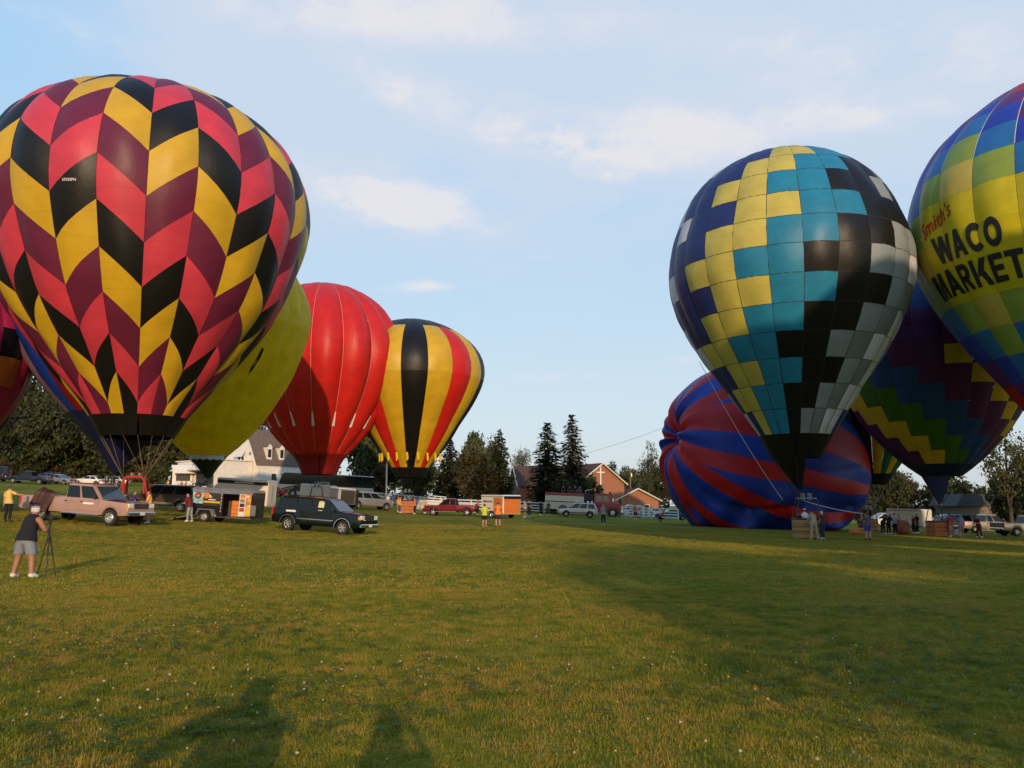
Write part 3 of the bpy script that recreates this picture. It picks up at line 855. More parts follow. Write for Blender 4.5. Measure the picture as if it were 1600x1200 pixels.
make_barn()

def make_kiosk():
    b = thing('kiosk', 'small white kiosk with a big sloping white awning left of the barn', 'kiosk', ground_pt(284, 9.8))
    b.rotation_euler[2] = R(22)
    q = MB(); q.box((0, 0, 1.5), (3.0, 2.2, 3.4)); q.build('wall', M_SIDING, b)
    q = MB(); q.box((.1, -1.12, 1.65), (2.1, .08, 1.0)); q.build('counter_window', M_DARK, b)
    q = MB(); q.slab([(-1.7, -1.12, 3.6), (-1.3, -2.3, 2.3), (1.75, -2.3, 2.3), (1.4, -1.12, 3.6)], .07); q.build('awning', M_TRIM, b)
    q = MB(); q.box((0, 0, 3.35), (3.4, 2.6, .25), ch=.05); q.build('roof', M_TRIM, b)
make_kiosk()

def brick_gable(name, label, cat, px, s, rz, w, he, hr, L_, cross=False, long_wing=0):
    b = thing(name, label, cat, ground_pt(px, s)); b.rotation_euler[2] = rz
    pr = [(-w / 2, he), (0, hr), (w / 2, he)]
    q = MB(); ring = [(-w / 2, -1.5)] + pr + [(w / 2, -1.5)]; n = 5
    q.add([(0, y, z) for y, z in ring] + [(L_, y, z) for y, z in ring],
          [(0, 1, 2, 3, 4), (5, 6, 7, 8, 9), (0, 5, 6, 1), (4, 3, 8, 9), (0, 4, 9, 5)])
    q.build('wall', M_BRICK, b)
    q = MB()
    sl = (hr - he) / (w / 2)
    for sg in (-1, 1):
        e = (w / 2 + .5) * sg
        qd = [(-.5, 0, hr + .02), (-.5, e, he - .5 * sl + .02), (L_ + .4, e, he - .5 * sl + .02), (L_ + .4, 0, hr + .02)]
        if sg > 0: qd = qd[::-1]
        q.slab(qd, .16 if True else .1)
    q.build('roof', M_SHINGLED, b)
    q = MB()
    for sg in (-1, 1):
        q.tube((-.56, 0, hr + .08), (-.56, (w / 2 + .5) * sg, he - .5 * sl + .06), .13, n=4)
    q.build('barge_board', M_TRIM, b)
    if cross:
        c = MB(); c.box((-.10, .3, he + 1.25), (.12, .22, 4.2)); c.box((-.103, .3, he + 2.0), (.118, 1.7, .2)); c.build('cross', M_WHITE, b)
        for yy in (w * .18, w * .40):
            q = MB(); q.box((-.03, -yy, 3.2 if yy < w * .3 else 2.2), (.1, .55, 1.5)); q.build('window', M_GLASS, b)
    else:
        for yy in (-w * .22, w * .2):
            q = MB(); q.box((-.03, yy, 1.5), (.1, 1.1, 1.2)); f_ = q.build('window', M_TRIM, b)
            q = MB(); q.box((-.08, yy, 1.5), (.06, .9, 1.0)); q.build('pane', M_GLASS, f_)
    for xx in np.arange(3, L_ - 1, 4.2):
        for sg in (-1, 1):
            q = MB(); q.box((xx, sg * (w / 2 + .02), he * .5), (.9, .1, he * .5)); q.build('window', M_GLASS, b)
    return b
church = brick_gable('church', 'orange brick church gable with a white cross and dark roof', 'church', 941, 8.4, R(118), 10.2, 5.6, 9.2, 16, cross=True)
hall = brick_gable('church_hall', 'long low brick hall with brown hipped roof left of the spruces', 'hall', 806, 8.8, R(8), 11, 4.0, 7.4, 9)
brick_gable('brick_house', 'small red brick house with a pale edged gable right of the church', 'house', 996, 8.2, R(112), 9.5, 2.9, 5.0, 11)
def make_shed():
    b = thing('shed', 'low building with a wide dark grey roof under the trees on the right', 'building', ground_pt(1536, 13))
    b.rotation_euler[2] = R(4)
    q = MB(); q.box((0, 0, 1.2), (8.5, 5, 3.4)); q.build('wall', M_WOOD, b)
    q = MB(); q.prism([(-4.9, 2.9), (4.9, 2.9), (4.3, 4.3), (-4.0, 4.3)], -2.9, 2.9); q.build('roof', mat('slate_roof', (.040, .045, .055), rough=.7, bump=.3), b)
    q = MB(); q.box((-2, -2.53, 1.2), (1.2, .08, 1.2)); q.build('window', M_GLASS, b)
make_shed()

# ------------------------------------------------------------------ fences, poles, wires
def rail_fence(name, label, pts, post_gap, rails, h, group=None):
    """white horizontal board fence along ground points"""
    base = Vector(pts[0])
    f = thing(name, label, 'fence', (base.x, base.y, gz(base.x, base.y)), 0, group)
    O = Vector(f.location)
    pm = MB().box((0, 0, h / 2 - .1), (.14, .14, h + .2), ch=.02).mesh('post', M_STEELW)
    total = []
    for a, b in zip(pts[:-1], pts[1:]):
        a, b = Vector(a), Vector(b); n = max(1, round((b - a).length / post_gap))
        total += [a.lerp(b, i / n) for i in range(n)]
    total.append(Vector(pts[-1]))
    P = [Vector((p.x, p.y, gz(p.x, p.y))) for p in total]
    for p in P: link('post', pm, f, p - O)
    rm = {}
    for a, b in zip(P[:-1], P[1:]):
        d = b - a; key = round(d.length, 2)
        if key not in rm: rm[key] = MB().box((key / 2, 0, 0), (key - .02, .04, .15), ch=.01).mesh('rail', M_STEELW)
        for k in range(rails):
            o = link('rail', rm[key], f, a - O + Vector((0, -.09, h * (.22 + .74 * k / max(1, rails - 1)))))
            o.rotation_euler = (0, -math.atan2(d.z, math.hypot(d.x, d.y)), math.atan2(d.y, d.x))
    return f
def gxy(px, s):
    p = ground_pt(px, s); return (p.x, p.y)
rail_fence('rail_fence', 'white four rail fence behind the striped balloon basket and dark red pickup',
           [gxy(578, 11.0), gxy(690, 11.2), gxy(760, 11.6)], 2.4, 4, 1.5, 'white rail fences')
rail_fence('rail_fence', 'white four rail fence running from the orange trailer to the fallen balloon',
           [gxy(800, 11.6), gxy(900, 11.4), gxy(1060, 12.0)], 2.4, 4, 1.45, 'white rail fences')
def picket_fence():
    a, b = Vector((*gxy(652, 12.0), 0)), Vector((*gxy(742, 12.6), 0))
    f = thing('picket_fence', 'white picket fence panels in front of the rail fence by the dark red pickup', 'fence', (a.x, a.y, gz(a.x, a.y)))
    O = Vector(f.location); n = 42
    pm = MB().box((0, 0, .62), (.10, .03, 1.25), ch=.01).mesh('picket', M_STEELW)
    ang = math.atan2(b.y - a.y, b.x - a.x)
    for i in range(n + 1):
        p = a.lerp(b, i / n); link('picket', pm, f, Vector((p.x, p.y, gz(p.x, p.y))) - O, ang)
    for k in (.35, 1.0):
        q = MB(); q.tube(Vector((a.x, a.y + .05, gz(a.x, a.y) + k)) - O, Vector((b.x, b.y + .05, gz(b.x, b.y) + k)) - O, .05, n=4); q.build('rail', M_STEELW, f)
picket_fence()
def pole(name, label, px, s, h, r, m, cat, arm=False):
    p = ground_pt(px, s); t = thing(name, label, cat, p)
    q = MB(); q.tube((0, 0, -.3), (0, 0, h), r, r * .75, 8); q.build('shaft', m, t)
    if arm:
        q = MB(); q.box((0, 0, h - .5), (1.8, .12, .14)); q.build('crossarm', M_WOOD, t)
        q = MB(); q.lathe([(.01, 0), (.16, 0), (.16, .7), (.01, .7)], 10, 0, Matrix.Translation((.25, -.1, h - 1.8))); q.build('transformer', M_CHROME, t)
    return t
up = pole('utility_pole', 'brown wooden utility pole with a grey transformer right of the church', 986, 7.6, 9.6, .17, M_WOOD, 'utility pole', True)
pole('lamp_post', 'thin grey metal post behind the basket of the striped balloon', 603, 13.4, 6., .09, M_CHROME, 'post')
pole('lamp_post', 'pale slim post among the dark trees above the low roof', 1547, 12.2, 8.2, .12, M_TRIM, 'post')
q = MB()
pA = Vector(up.location) + Vector((0, 0, 9.3)); pA = pA + Vector((-20, 6, 1)); pB = Vector((34, 118, 17.5))
N_ = 14
pts = [pA.lerp(pB, i / N_) - Vector((0, 0, 1.2 * 4 * (i / N_) * (1 - i / N_))) for i in range(N_ + 1)]
q.path(pts, [.022] * (N_ + 1), 4)
tag(q.build('power_line', M_DARK), 'thin overhead wire crossing the sky above the church', 'power line')

# ------------------------------------------------------------------ hot air balloons
KN = np.array([0, .08, .2, .35, .5, .62, .74, .85, .93, .98, 1.0])
FAB = {k: fabric(k, c, thin=.5 if k == 'lemon' else .22 if k in ('straw', 'teal', 'banner') else .12) for k, c in dict(
    black=(.007, .006, .006), pink=(.58, .045, .075), maroon=(.135, .014, .045), yellow=(.60, .365, .018),
    lemon=(.90, .68, .02), straw=(.60, .50, .10), red=(.56, .016, .012), darkred=(.20, .008, .010), navy=(.018, .030, .135),
    teal=(.022, .235, .40), grey=(.25, .28, .29), darkgrey=(.18, .20, .20), pale=(.58, .58, .60),
    blue=(.028, .16, .42), royal=(.025, .05, .40), lime=(.27, .36, .055), gold=(.56, .43, .07), banner=(.66, .54, .012), purple=(.085, .012, .075),
    violet=(.12, .02, .16), leaf=(.045, .13, .016), deep=(.012, .058, .19), ink=(.010, .014, .06), crimson=(.47, .010, .014),
    cobalt=(.010, .040, .30), magenta=(.48, .026, .11), orange=(.60, .17, .02), green=(.012, .12, .045), mauve=(.22, .13, .17), olive=(.018, .035, .020)).items()}
M_TAPEW = mat('white_tape', (.62, .58, .52), rough=.7)
M_TAPED = mat('dark_tape', (.02, .018, .02), rough=.8)
M_ROPE = mat('pale_rope', (.50, .44, .36), rough=.9)
M_WICK = wicker('wicker', (.18, .080, .026), (.74, .42, .15))
M_WICKD = wicker('wicker_dark', (.12, .055, .020), (.62, .34, .12))
M_WICKO = wicker('wicker_orange', (.22, .055, .016), (.78, .27, .08))
M_LEATHER = mat('dark_leather', (.035, .022, .015), rough=.55, var=.3)
M_SUEDE = mat('red_suede', (.36, .035, .022), rough=.8, var=.25)
M_STEEL = mat('burner_steel', (.40, .40, .41), rough=.3, metal=.9)

class Envelope:
    def __init__(s, X, Y, z0, H, r, gores=24, phi0=0., bulge=.012):
        s.X, s.Y, s.z0, s.H, s.G, s.phi0, s.bulge = X, Y, z0, H, gores, R(phi0), bulge
        rr = np.r_[np.array(r), 0.]; zz = KN * H
        n = 400; tt = np.linspace(0, len(KN) - 1, n)
        def cr(v):
            m = np.gradient(v); i = np.minimum(tt.astype(int), len(v) - 2); u = tt - i
            return (2*u**3 - 3*u**2 + 1)*v[i] + (u**3 - 2*u**2 + u)*m[i] + (-2*u**3 + 3*u**2)*v[i+1] + (u**3 - u**2)*m[i+1]
        s.r = np.maximum(cr(rr), 0); s.z = cr(zz)
        d = np.r_[0, np.cumsum(np.hypot(np.diff(s.r), np.diff(s.z)))]
        s.L = d[-1]; s.v = d / s.L
        d = math.hypot(X, Y); s.c = np.array([-X / d, -Y / d]); f = -s.c; s.rt = np.array([f[1], -f[0]])
        s.gz = gz(X, Y); s.lz = z0 - s.gz
        s.D = 2 * math.pi / gores
    def pt(s, phi, v, off=0., bulge=None):
        r = np.interp(v, s.v, s.r); z = np.interp(v, s.v, s.z)
        u = ((phi - s.phi0) / s.D) % 1.0
        b = s.bulge if bulge is None else bulge
        k = 1 + b * (math.sin(math.pi * u) - 1) * min(1, (1 - v) / .12) * min(1., .3 + v / .25)
        r = r * k + off + (.035 * math.sin(5 * phi + 9 * v) + .025 * math.sin(11 * phi - 16 * v + 1.3) + .02 * math.sin(23 * phi + 31 * v)) * min(1, r / 3)
        cx, sx = math.cos(phi), math.sin(phi)
        return (r * (s.c[0] * cx + s.rt[0] * sx), r * (s.c[1] * cx + s.rt[1] * sx), s.lz + z)
    def root(s, name, label, group='hot air balloons standing in the field'):
        t = thing(name, label, 'hot air balloon', (s.X, s.Y, s.gz), 0, group); s.t = t; return t
    def patch(s, ph0, ph1, lo, hi, nu=4, nv=4, off=0., bulge=None, gap=.00012, puff=.0):
        """grid between two meridians and two boundary functions of u"""
        vs = []; nr = []
        e = 1e-3
        dp = (ph1 - ph0)
        for j in range(nv + 1):
            for i in range(nu + 1):
                u = i / nu; ph = ph0 + dp * (.004 + .992 * u)
                a, b = lo(u) + gap, hi(u) - gap
                v = a + (b - a) * j / nv
                o = off + puff * math.sin(math.pi * u) * math.sin(math.pi * j / nv)
                vs.append(s.pt(ph, v, o, bulge))
                pa = np.array(s.pt(min(ph + e, ph1 - 1e-5), v, 0, bulge)) - np.array(s.pt(max(ph - e, ph0 + 1e-5), v, 0, bulge))
                pv = np.array(s.pt(ph, min(v + .004, .999), 0, bulge)) - np.array(s.pt(ph, max(v - .004, .0), 0, bulge))
                nn = np.cross(pa, pv); l = np.linalg.norm(nn)
                nr.append(nn / l if l > 1e-12 else np.array([0, 0, 1.]))
        fs = [(j * (nu + 1) + i, j * (nu + 1) + i + 1, (j + 1) * (nu + 1) + i + 1, (j + 1) * (nu + 1) + i) for j in range(nv) for i in range(nu)]
        return vs, fs, nr
    def panel(s, name, m, *a, **k):
        puff = k.get('puff', 0); vs, fs, nr = s.patch(*a, **k)
        me = bpy.data.meshes.new(name); me.from_pydata(vs, [], fs); me.materials.append(m)
        me.polygons.foreach_set('use_smooth', [True] * len(fs))
        if not puff: me.normals_split_custom_set_from_vertices([tuple(x) for x in nr])
        return link(name, me, s.t)
    def dress(s, rows, color, slant=None, nu=4, nv=4, puff=.0, name='panel', top=None):
        """rows: boundaries in v; color(j, i) -> fabric name or None; j counts gores from phi0 to the right"""
        G = s.G; back = {}
        for j in range(G):
            jj = (j + G // 2) % G - G // 2
            p0 = s.phi0 + jj * s.D; p1 = p0 + s.D
            pm = (p0 + p1) / 2; pm = (pm + math.pi) % (2 * math.pi) - math.pi
            for i in range(len(rows) - 1):
                col = color(jj, i)
                if col is None: continue
                sl = slant(jj, i) if slant else (0, 0)
                a, b = rows[i], rows[i + 1]
                def bound(base, k):
                    def f(u):
                        if base <= rows[0] + 1e-6: return base
                        if base >= rows[-1] - 1e-6: return base
                        v = base + k[0] * (1 - u) + k[1] * u
                        return max(rows[0], min(rows[-1], v))
                    return f
                lo, hi = bound(a, sl), bound(b, sl)
                if hi(.5) - lo(.5) < .004: continue
                c0 = Vector(s.pt(pm, (a + b) / 2)); nn = Vector((c0.x, c0.y, 0)).normalized()
                w = Vector((s.X, s.Y, s.gz)) + c0
                view = (Vector((0, 0, CAMH)) - w).normalized()
                facing = nn.dot(view) > -.30 or (b > .72 and nn.dot(view) > -.55)
                if facing:
                    s.panel(name, FAB[col], p0, p1, lo, hi, nu, nv, puff=puff * (1 + .5 * math.sin(jj * 12.9 + i * 7.3)))
                else:
                    mb, = back.setdefault('x', [([], [], [], [])])
                    vs, fs, nr = s.patch(p0, p1, lo, hi, 3, 3, puff=puff)
                    o = len(mb[0]); mb[0].extend(vs); mb[1].extend(tuple(o + q for q in f) for f in fs); mb[2].extend(nr); mb[3].extend([col] * len(fs))
        if back:
            vs, fs, nr, cs = back['x'][0]
            me = bpy.data.meshes.new('far_side_panels'); me.from_pydata(vs, [], fs)
            kinds = sorted(set(cs))
            for k in kinds: me.materials.append(FAB[k])
            me.polygons.foreach_set('material_index', [kinds.index(c) for c in cs]); me.polygons.foreach_set('use_smooth', [True] * len(fs))
            me.normals_split_custom_set_from_vertices([tuple(x) for x in nr])
            o = link('far_side_panels', me, s.t); o['kind'] = 'stuff'
    def tapes(s, m, v0, v1, width=.045, js=None, off=.02):
        for j in (js if js is not None else range(-s.G // 2, s.G // 2)):
            ph = s.phi0 + j * s.D
            q = (ph + math.pi) % (2 * math.pi) - math.pi
            if abs(q) > 1.65: continue
            vs = []; n = 22
            for k in range(n + 1):
                v = v0 + (v1 - v0) * k / n
                r = max(.3, np.interp(v, s.v, s.r)); w = width / r / 2
                vs += [s.pt(ph - w, v, off), s.pt(ph + w, v, off)]
            fs = [(2 * k, 2 * k + 1, 2 * k + 3, 2 * k + 2) for k in range(n)]
            mb = MB(); mb.add(vs, fs); mb.build('load_tape', m, s.t, 80)
    def band(s, name, m, v0, v1, n=48, off=.0, nv=4):
        vs, fs, nr = s.patch(0, 2 * math.pi, lambda u: v0, lambda u: v1, n, nv, off)
        me = bpy.data.meshes.new(name); me.from_pydata(vs, [], fs); me.materials.append(m)
        me.polygons.foreach_set('use_smooth', [True] * len(fs)); me.normals_split_custom_set_from_vertices([tuple(x) for x in nr])
        return link(name, me, s.t)
    def liner(s, v1=.09, m=None): pass
    def cables(s, to, n=12, r=.018, m=None, v=.0, phase=.0):
        """suspension wires from the mouth to points of the burner frame (local)"""
        m = m or M_ROPE
        for k in range(n):
            ph = phase + 2 * math.pi * k / n
            p = Vector(s.pt(ph, v))
            q = min(to, key=lambda t: (Vector(t).xy - p.xy * .3).length)
            MB().tube(p, q, r, r, 5).build('suspension_cable', m, s.t)
    def scoop(s, m, ph0, ph1, tip, name='scoop', v=.0, n=14):
        """fabric scoop hanging from part of the mouth down to a point"""
        vs = []; nv = 8; tip = Vector(tip)
        for k in range(nv + 1):
            f = k / nv
            for i in range(n + 1):
                ph = ph0 + (ph1 - ph0) * i / n
                p = Vector(s.pt(ph, v)); w = .25 * (i / n - .5)
                t = tip + Vector((w, 0, 0))
                q = p.lerp(t, f)
                vs.append(q + (p - tip).normalized().cross(Vector((0, 0, 1))).cross(Vector((0, 0, 1))) * 0)
        fs = [(k * (n + 1) + i, k * (n + 1) + i + 1, (k + 1) * (n + 1) + i + 1, (k + 1) * (n + 1) + i) for k in range(nv) for i in range(n)]
        mb = MB(); mb.add(vs, fs); mb.build(name, m, s.t, 80)

def make_basket(name, label, loc, rz, wick, size=(1.5, 1.15, 1.08), frame=M_STEEL, group=None, up=2.15, sleeve=None, lean=0):
    """wicker basket with leather rim, four uprights and a burner frame; returns (thing, frame corners in world)"""
    b = thing(name, label, 'basket', loc, rz, group)
    L_, W_, H_ = size
    n = 5
    for k in range(n):           # woven courses
        z0 = .05 + (H_ - .1) * k / n; z1 = .05 + (H_ - .1) * (k + 1) / n
        q = MB(); t_ = .5 * (k / n - .5)
        for sg in (-1, 1):
            q.box((0, sg * (W_ / 2), (z0 + z1) / 2), (L_, .06, z1 - z0 - .012), ch=.014)
            q.box((sg * (L_ / 2), 0, (z0 + z1) / 2), (.06, W_ - .07, z1 - z0 - .012), ch=.014)
        for sx in (-1, 1):
            for sy in (-1, 1): q.tube((sx * L_ / 2, sy * W_ / 2, z0 + .006), (sx * L_ / 2, sy * W_ / 2, z1 - .006), .05, n=8)
        q.build('wicker_course', wick if k % 2 == 0 else (M_WICKD if wick is M_WICK else wick), b)
    q = MB(); q.box((0, 0, .06), (L_ - .02, W_ - .02, .06)); q.build('floor', M_WOOD, b)
    q = MB(); q.box((0, 0, .03), (L_ + .1, W_ + .1, .07), ch=.02); q.build('skid', M_LEATHER, b)
    q = MB()
    for sg in (-1, 1):
        q.tube((-L_ / 2, sg * W_ / 2, H_), (L_ / 2, sg * W_ / 2, H_), .06, n=8); q.tube((sg * L_ / 2, -W_ / 2, H_), (sg * L_ / 2, W_ / 2, H_), .06, n=8)
    q.build('rim', M_LEATHER, b, 50)
    for z in (.42, .74):
        q = MB()
        for sg in (-1, 1): q.box((0, sg * (W_ / 2 + .035), z), (L_ + .09, .014, .035)); q.box((sg * (L_ / 2 + .035), 0, z), (.014, W_ + .05, .035))
        q.build('strap', M_LEATHER, b)
    corners = []
    for sx in (-1, 1):
        for sy in (-1, 1):
            p = Vector((sx * L_ / 2, sy * W_ / 2, H_)); t = Vector((sx * L_ * .34, sy * W_ * .34, up))
            q = MB(); q.tube(p, t, .035, .03, 7); q.build('upright', sleeve or M_LEATHER, b)
            corners.append(t)
    q = MB(); a = corners
    for i, j in ((0, 1), (1, 3), (3, 2), (2, 0)): q.tube(a[i], a[j], .028, n=7)
    q.build('burner_frame', frame, b)
    for x in (-.2, .2):
        q = MB(); M = Matrix.Translation((x, 0, up - .12))
        q.lathe([(.02, 0), (.11, .0), (.13, .06), (.13, .30), (.15, .42), (.12, .43), (.10, .30), (.02, .05)], 14, 0, M)
        for k in range(3): q.lathe([(.115 + .008 * k, .10 + .07 * k), (.135 + .008 * k, .12 + .07 * k), (.115 + .008 * k, .14 + .07 * k)], 14, 0, M)
        q.build('burner', M_STEEL, b, 40)
    for x in (-.45, .45):
        q = MB(); q.lathe([(.02, .08), (.15, .10), (.16, .2), (.16, .75), (.12, .86), (.02, .88)], 12, 0, Matrix.Translation((x * L_ / 1.5, .3, 0))); q.build('gas_cylinder', M_STEEL, b, 40)
    b.rotation_euler[0] = lean
    M = Matrix.LocRotScale(b.location, b.rotation_euler, None)
    return b, [M @ c for c in corners]

def local(env, pts): return [Vector(p) - Vector(env.t.location) for p in pts]

# --- chevron balloon
CH = Envelope(-20.39, 45.24, 5.24, 19.76, [1.85, 2.85, 4.82, 6.94, 8.15, 8.7, 8.39, 7.12, 5.04, 2.57], 24, -2, .022)
CH.root('hot_air_balloon', 'huge balloon with black, yellow, pink and maroon zigzag panels over the pink pickup')
SEQ = ['maroon', 'yellow', 'black', 'pink']
rows = [.046] + [.07 + .0805 * i for i in range(12)] + [1.0]
def ch_col(j, i): return SEQ[((i - 1) + j) % 4]
def ch_slant(j, i): return (0, .068) if j % 2 == 0 else (.068, 0)
CH.dress(rows, ch_col, ch_slant, 5, 5, puff=.03)
CH.band('skirt', FAB['black'], 0, .046, 48)
me = text_mesh('57032PN', .175, .004)
for v in me.vertices:
    ph = R(-24.5) + v.co.x / 8.7; vv = .488 + v.co.y / CH.L
    v.co = CH.pt(ph, vv, .05, .014)
me.materials.clear(); me.materials.append(M_TAPEW); link('registration_lettering', me, CH.t)
bk, cs = make_basket('balloon_basket', 'basket with red suede uprights under the zigzag balloon, behind the pink pickup', ground_pt(208, 28.4), .2, M_WICKO, (1.6, 1.2, 1.1), M_STEEL, 'balloon baskets', 2.35, M_SUEDE)
# padded red arches of its burner frame
q = MB(); hw = .54
for sy in (-.4, .4):
    q.path([(-hw, sy, 1.5), (-hw, sy, 2.2), (-hw * .7, sy, 2.42), (hw * .7, sy, 2.42), (hw, sy, 2.2), (hw, sy, 1.5)], [.075] * 6, 8)
q.build('padded_arch', M_SUEDE, bk, 60)
CH.cables(local(CH, cs), 16, .011, mat('brown_rope', (.22, .16, .11), rough=.9))

# --- dark blue balloon behind it
BL = Envelope(-24.37, 52.49, 5.45, 19.0, [1.9, 3.2, 5.25, 6.9, 7.77, 8.02, 7.66, 6.81, 5.68, 3.6], 24, 4, .018)
BL.root('hot_air_balloon', 'dark blue striped balloon mostly hidden behind the zigzag balloon')
def bl_col(j, i):
    if i == 0: return 'ink'
    return ['navy', 'navy', 'mauve', 'cobalt', 'darkred', 'navy'][(j + 2) % 6]
BL.dress([0, .09, .3, .5, .7, 1.], bl_col)
BL.scoop(FAB['ink'], R(-80), R(40), (-.4, -.3, 2.6))
bk, cs = make_basket('balloon_basket', 'basket of the dark blue balloon hidden behind the pink pickup cab', ground_pt(168, 24.6), -.1, M_WICK, (1.4, 1.1, 1.05), M_STEEL, 'balloon baskets', 2.1)
BL.cables(local(BL, cs), 10, .014, M_TAPED)

# --- magenta balloon at the left edge
MG = Envelope(-35.2, 48.5, 3.2, 13.6, [1.6, 3.0, 4.4, 5.5, 6.1, 6.2, 5.8, 4.7, 3.2, 1.7], 20, 3, .02)
MG.root('hot_air_balloon', 'magenta balloon with orange checks cut by the left edge of the view')
MG.dress([0, .09, .18, .27, .36, .45, .54, .63, .72, .81, .9, 1.], lambda j, i: 'orange' if (i * 3 + j) % 7 == 0 else ('black' if (i * 2 + j * 3) % 11 == 5 else 'magenta'))
bk, cs = make_basket('balloon_basket', 'basket under the magenta balloon at the left edge', (-35.4, 48.2, gz(-35.4, 48.2)), .3, M_WICK, (1.4, 1.1, 1.05), M_STEEL, 'balloon baskets', 2.1)
MG.cables(local(MG, cs), 8, .014)

# --- yellow balloon
YE = Envelope(-22.84, 62.5, 5.21, 16.44, [1.40, 2.8, 4.3, 5.77, 6.76, 7.22, 6.95, 6.07, 4.7, 2.6], 24, 3, .03)
YE.root('hot_air_balloon', 'plain yellow balloon leaning out from behind the zigzag balloon')
YE.dress([0, .25, .5, .75, 1.], lambda j, i: 'lemon', nu=5, nv=5, puff=.02)
me = MB()
for k in range(10):
    pass
vs = [YE.pt(R(27 + d), v, .04) for d, v in ((-1.5, .312), (.4, .325), (2.6, .35), (4.6, .372), (5.6, .40), (3.6, .404), (1.6, .37), (-.3, .348), (-1.2, .33))]
q = MB(); q.add(vs, [tuple(range(len(vs)))]); q.build('dark_emblem', FAB['black'], YE.t)
YE.scoop(FAB['olive'], R(-85), R(95), (.2, -.2, 2.5))
q = MB(); vs = []
for k in range(25):
    ph = R(-60 + 120 * k / 24); vs += [YE.pt(ph, 0, .02), tuple(Vector(YE.pt(ph, 0, .02)) - Vector((0, 0, .22 + .12 * abs(math.sin(k * .8)))))]
q.add(vs, [(2 * k, 2 * k + 1, 2 * k + 3, 2 * k + 2) for k in range(24)]); q.build('white_mouth_hem', FAB['pale'], YE.t)
bk, cs = make_basket('balloon_basket', 'basket of the yellow balloon hidden behind the black trailer', ground_pt(312, 20.8), .15, M_WICK, (1.4, 1.1, 1.05), M_STEEL, 'balloon baskets', 2.1)
YE.cables(local(YE, cs), 10, .014, M_TAPED)

# --- red balloon
RE = Envelope(-20.75, 89.92, 4.8, 20.97, [1.85, 2.6, 4.95, 7.15, 8.55, 8.9, 8.3, 6.9, 4.95, 2.8], 16, -8.5, .085)
RE.root('hot_air_balloon', 'bright red balloon with bulging segments and white seam tapes')
RE.dress([.085, .3, .53, .76, 1.], lambda j, i: 'red', nu=8, nv=6)
RE.band('skirt', FAB['darkred'], 0, .085, 48)
RE.tapes(mat('pink_tape', (.55, .25, .20), rough=.7), .10, .985, .045, off=.03)
for j in range(-8, 8):
    ph = RE.phi0 + j * RE.D
    if abs((ph + math.pi) % (2 * math.pi) - math.pi) < 1.5:
        p = Vector(RE.pt(ph, .275, .06)); q_ = Vector(RE.pt(ph, .215, .12))
        MB().slab([p + Vector((-.06, 0, 0)), p + Vector((.06, 0, 0)), q_ + Vector((.16, 0, 0)), q_ + Vector((-.16, 0, 0))], .02).build('streamer', M_TAPEW, RE.t)
bk, cs = make_basket('balloon_basket', 'basket of the red balloon hidden in front of the black coach', ground_pt(494, 14.4), .15, M_WICK, (1.4, 1.1, 1.05), M_STEEL, 'balloon baskets', 2.1)
RE.cables(local(RE, cs), 8, .014, M_TAPED)

# --- striped balloon
ST = Envelope(-11.45, 93.77, 4.64, 18.02, [1.61, 2.45, 4.05, 5.84, 7.48, 8.3, 8.03, 6.74, 4.62, 2.39], 18, -8, .02)
ST.root('hot_air_balloon', 'balloon with broad black, yellow and red vertical stripes beside the red balloon')
def st_col(j, i): return 'black' if i >= 3 else ['black', 'yellow', 'red', 'yellow'][j % 4]
ST.dress([.048, .285, .51, .775, 1.], st_col, nu=6, nv=8, puff=.05)
ST.band('skirt', FAB['black'], 0, .048, 40)
for j in range(18):
    ph = ST.phi0 + (j + .1) * ST.D
    if abs((ph + math.pi) % (2 * math.pi) - math.pi) < 1.9:
        p = Vector(ST.pt(ph, .125, .10)); q_ = p + Vector((0, -.05, -1.0))
        mb = MB(); mb.slab([p + Vector((-.10, 0, 0)), p + Vector((.10, 0, 0)), q_ + Vector((.20, 0, .3)), q_ + Vector((-.02, 0, 0))], .02)
        mb.build('streamer', FAB['lemon'], ST.t)
bk, cs = make_basket('balloon_basket', 'orange basket under the striped balloon in front of the white fence', ground_pt(636, 14.6), .1, M_WICKO, (1.5, 1.2, 1.35), M_STEEL, 'balloon baskets', 2.3)
ST.cables(local(ST, cs), 10, .014, M_TAPED)

# --- checkered balloon
CK = Envelope(17.9, 52.49, 4.55, 20.03, [1.5, 2.35, 3.9, 5.93, 7.3, 7.6, 7.0, 5.95, 4.34, 2.33], 24, 7.2, .012)
CK.root('hot_air_balloon', 'blue, yellow, black and grey checkered balloon tied to a wicker basket')
rows = [.06 + .065 * i for i in range(14)] + [1.0]
_ck = {  # rows from the top (picture row 0 at v .775-.84) down; columns k1..k10, k5 lies on gore -1
    0: 'NNNYYBBKKK', 1: 'NNNYYBBKKK', 2: 'WNYYBBKKWK', 3: 'WNNYYBBKKK', 4: 'WNYYBBKKGW',
    5: 'NYYBBKKGGW', 6: 'NNYYBBKKGg', 7: 'NYYBBKKGgW', 8: 'YYBBKKGgWW', 9: 'NYYBBKKGgW', 10: 'YYBBKKGgWW', 11: 'NYBBKGgWWN'}
_ck[4] = 'NNYYBBKKGW'; _ck[0] = 'NNNNYYBBKK'; _ck[1] = 'NNNYYBBKKK'; _ck[2] = 'NNYYBBKKWK'; _ck[3] = 'WNNYYBBKKK'
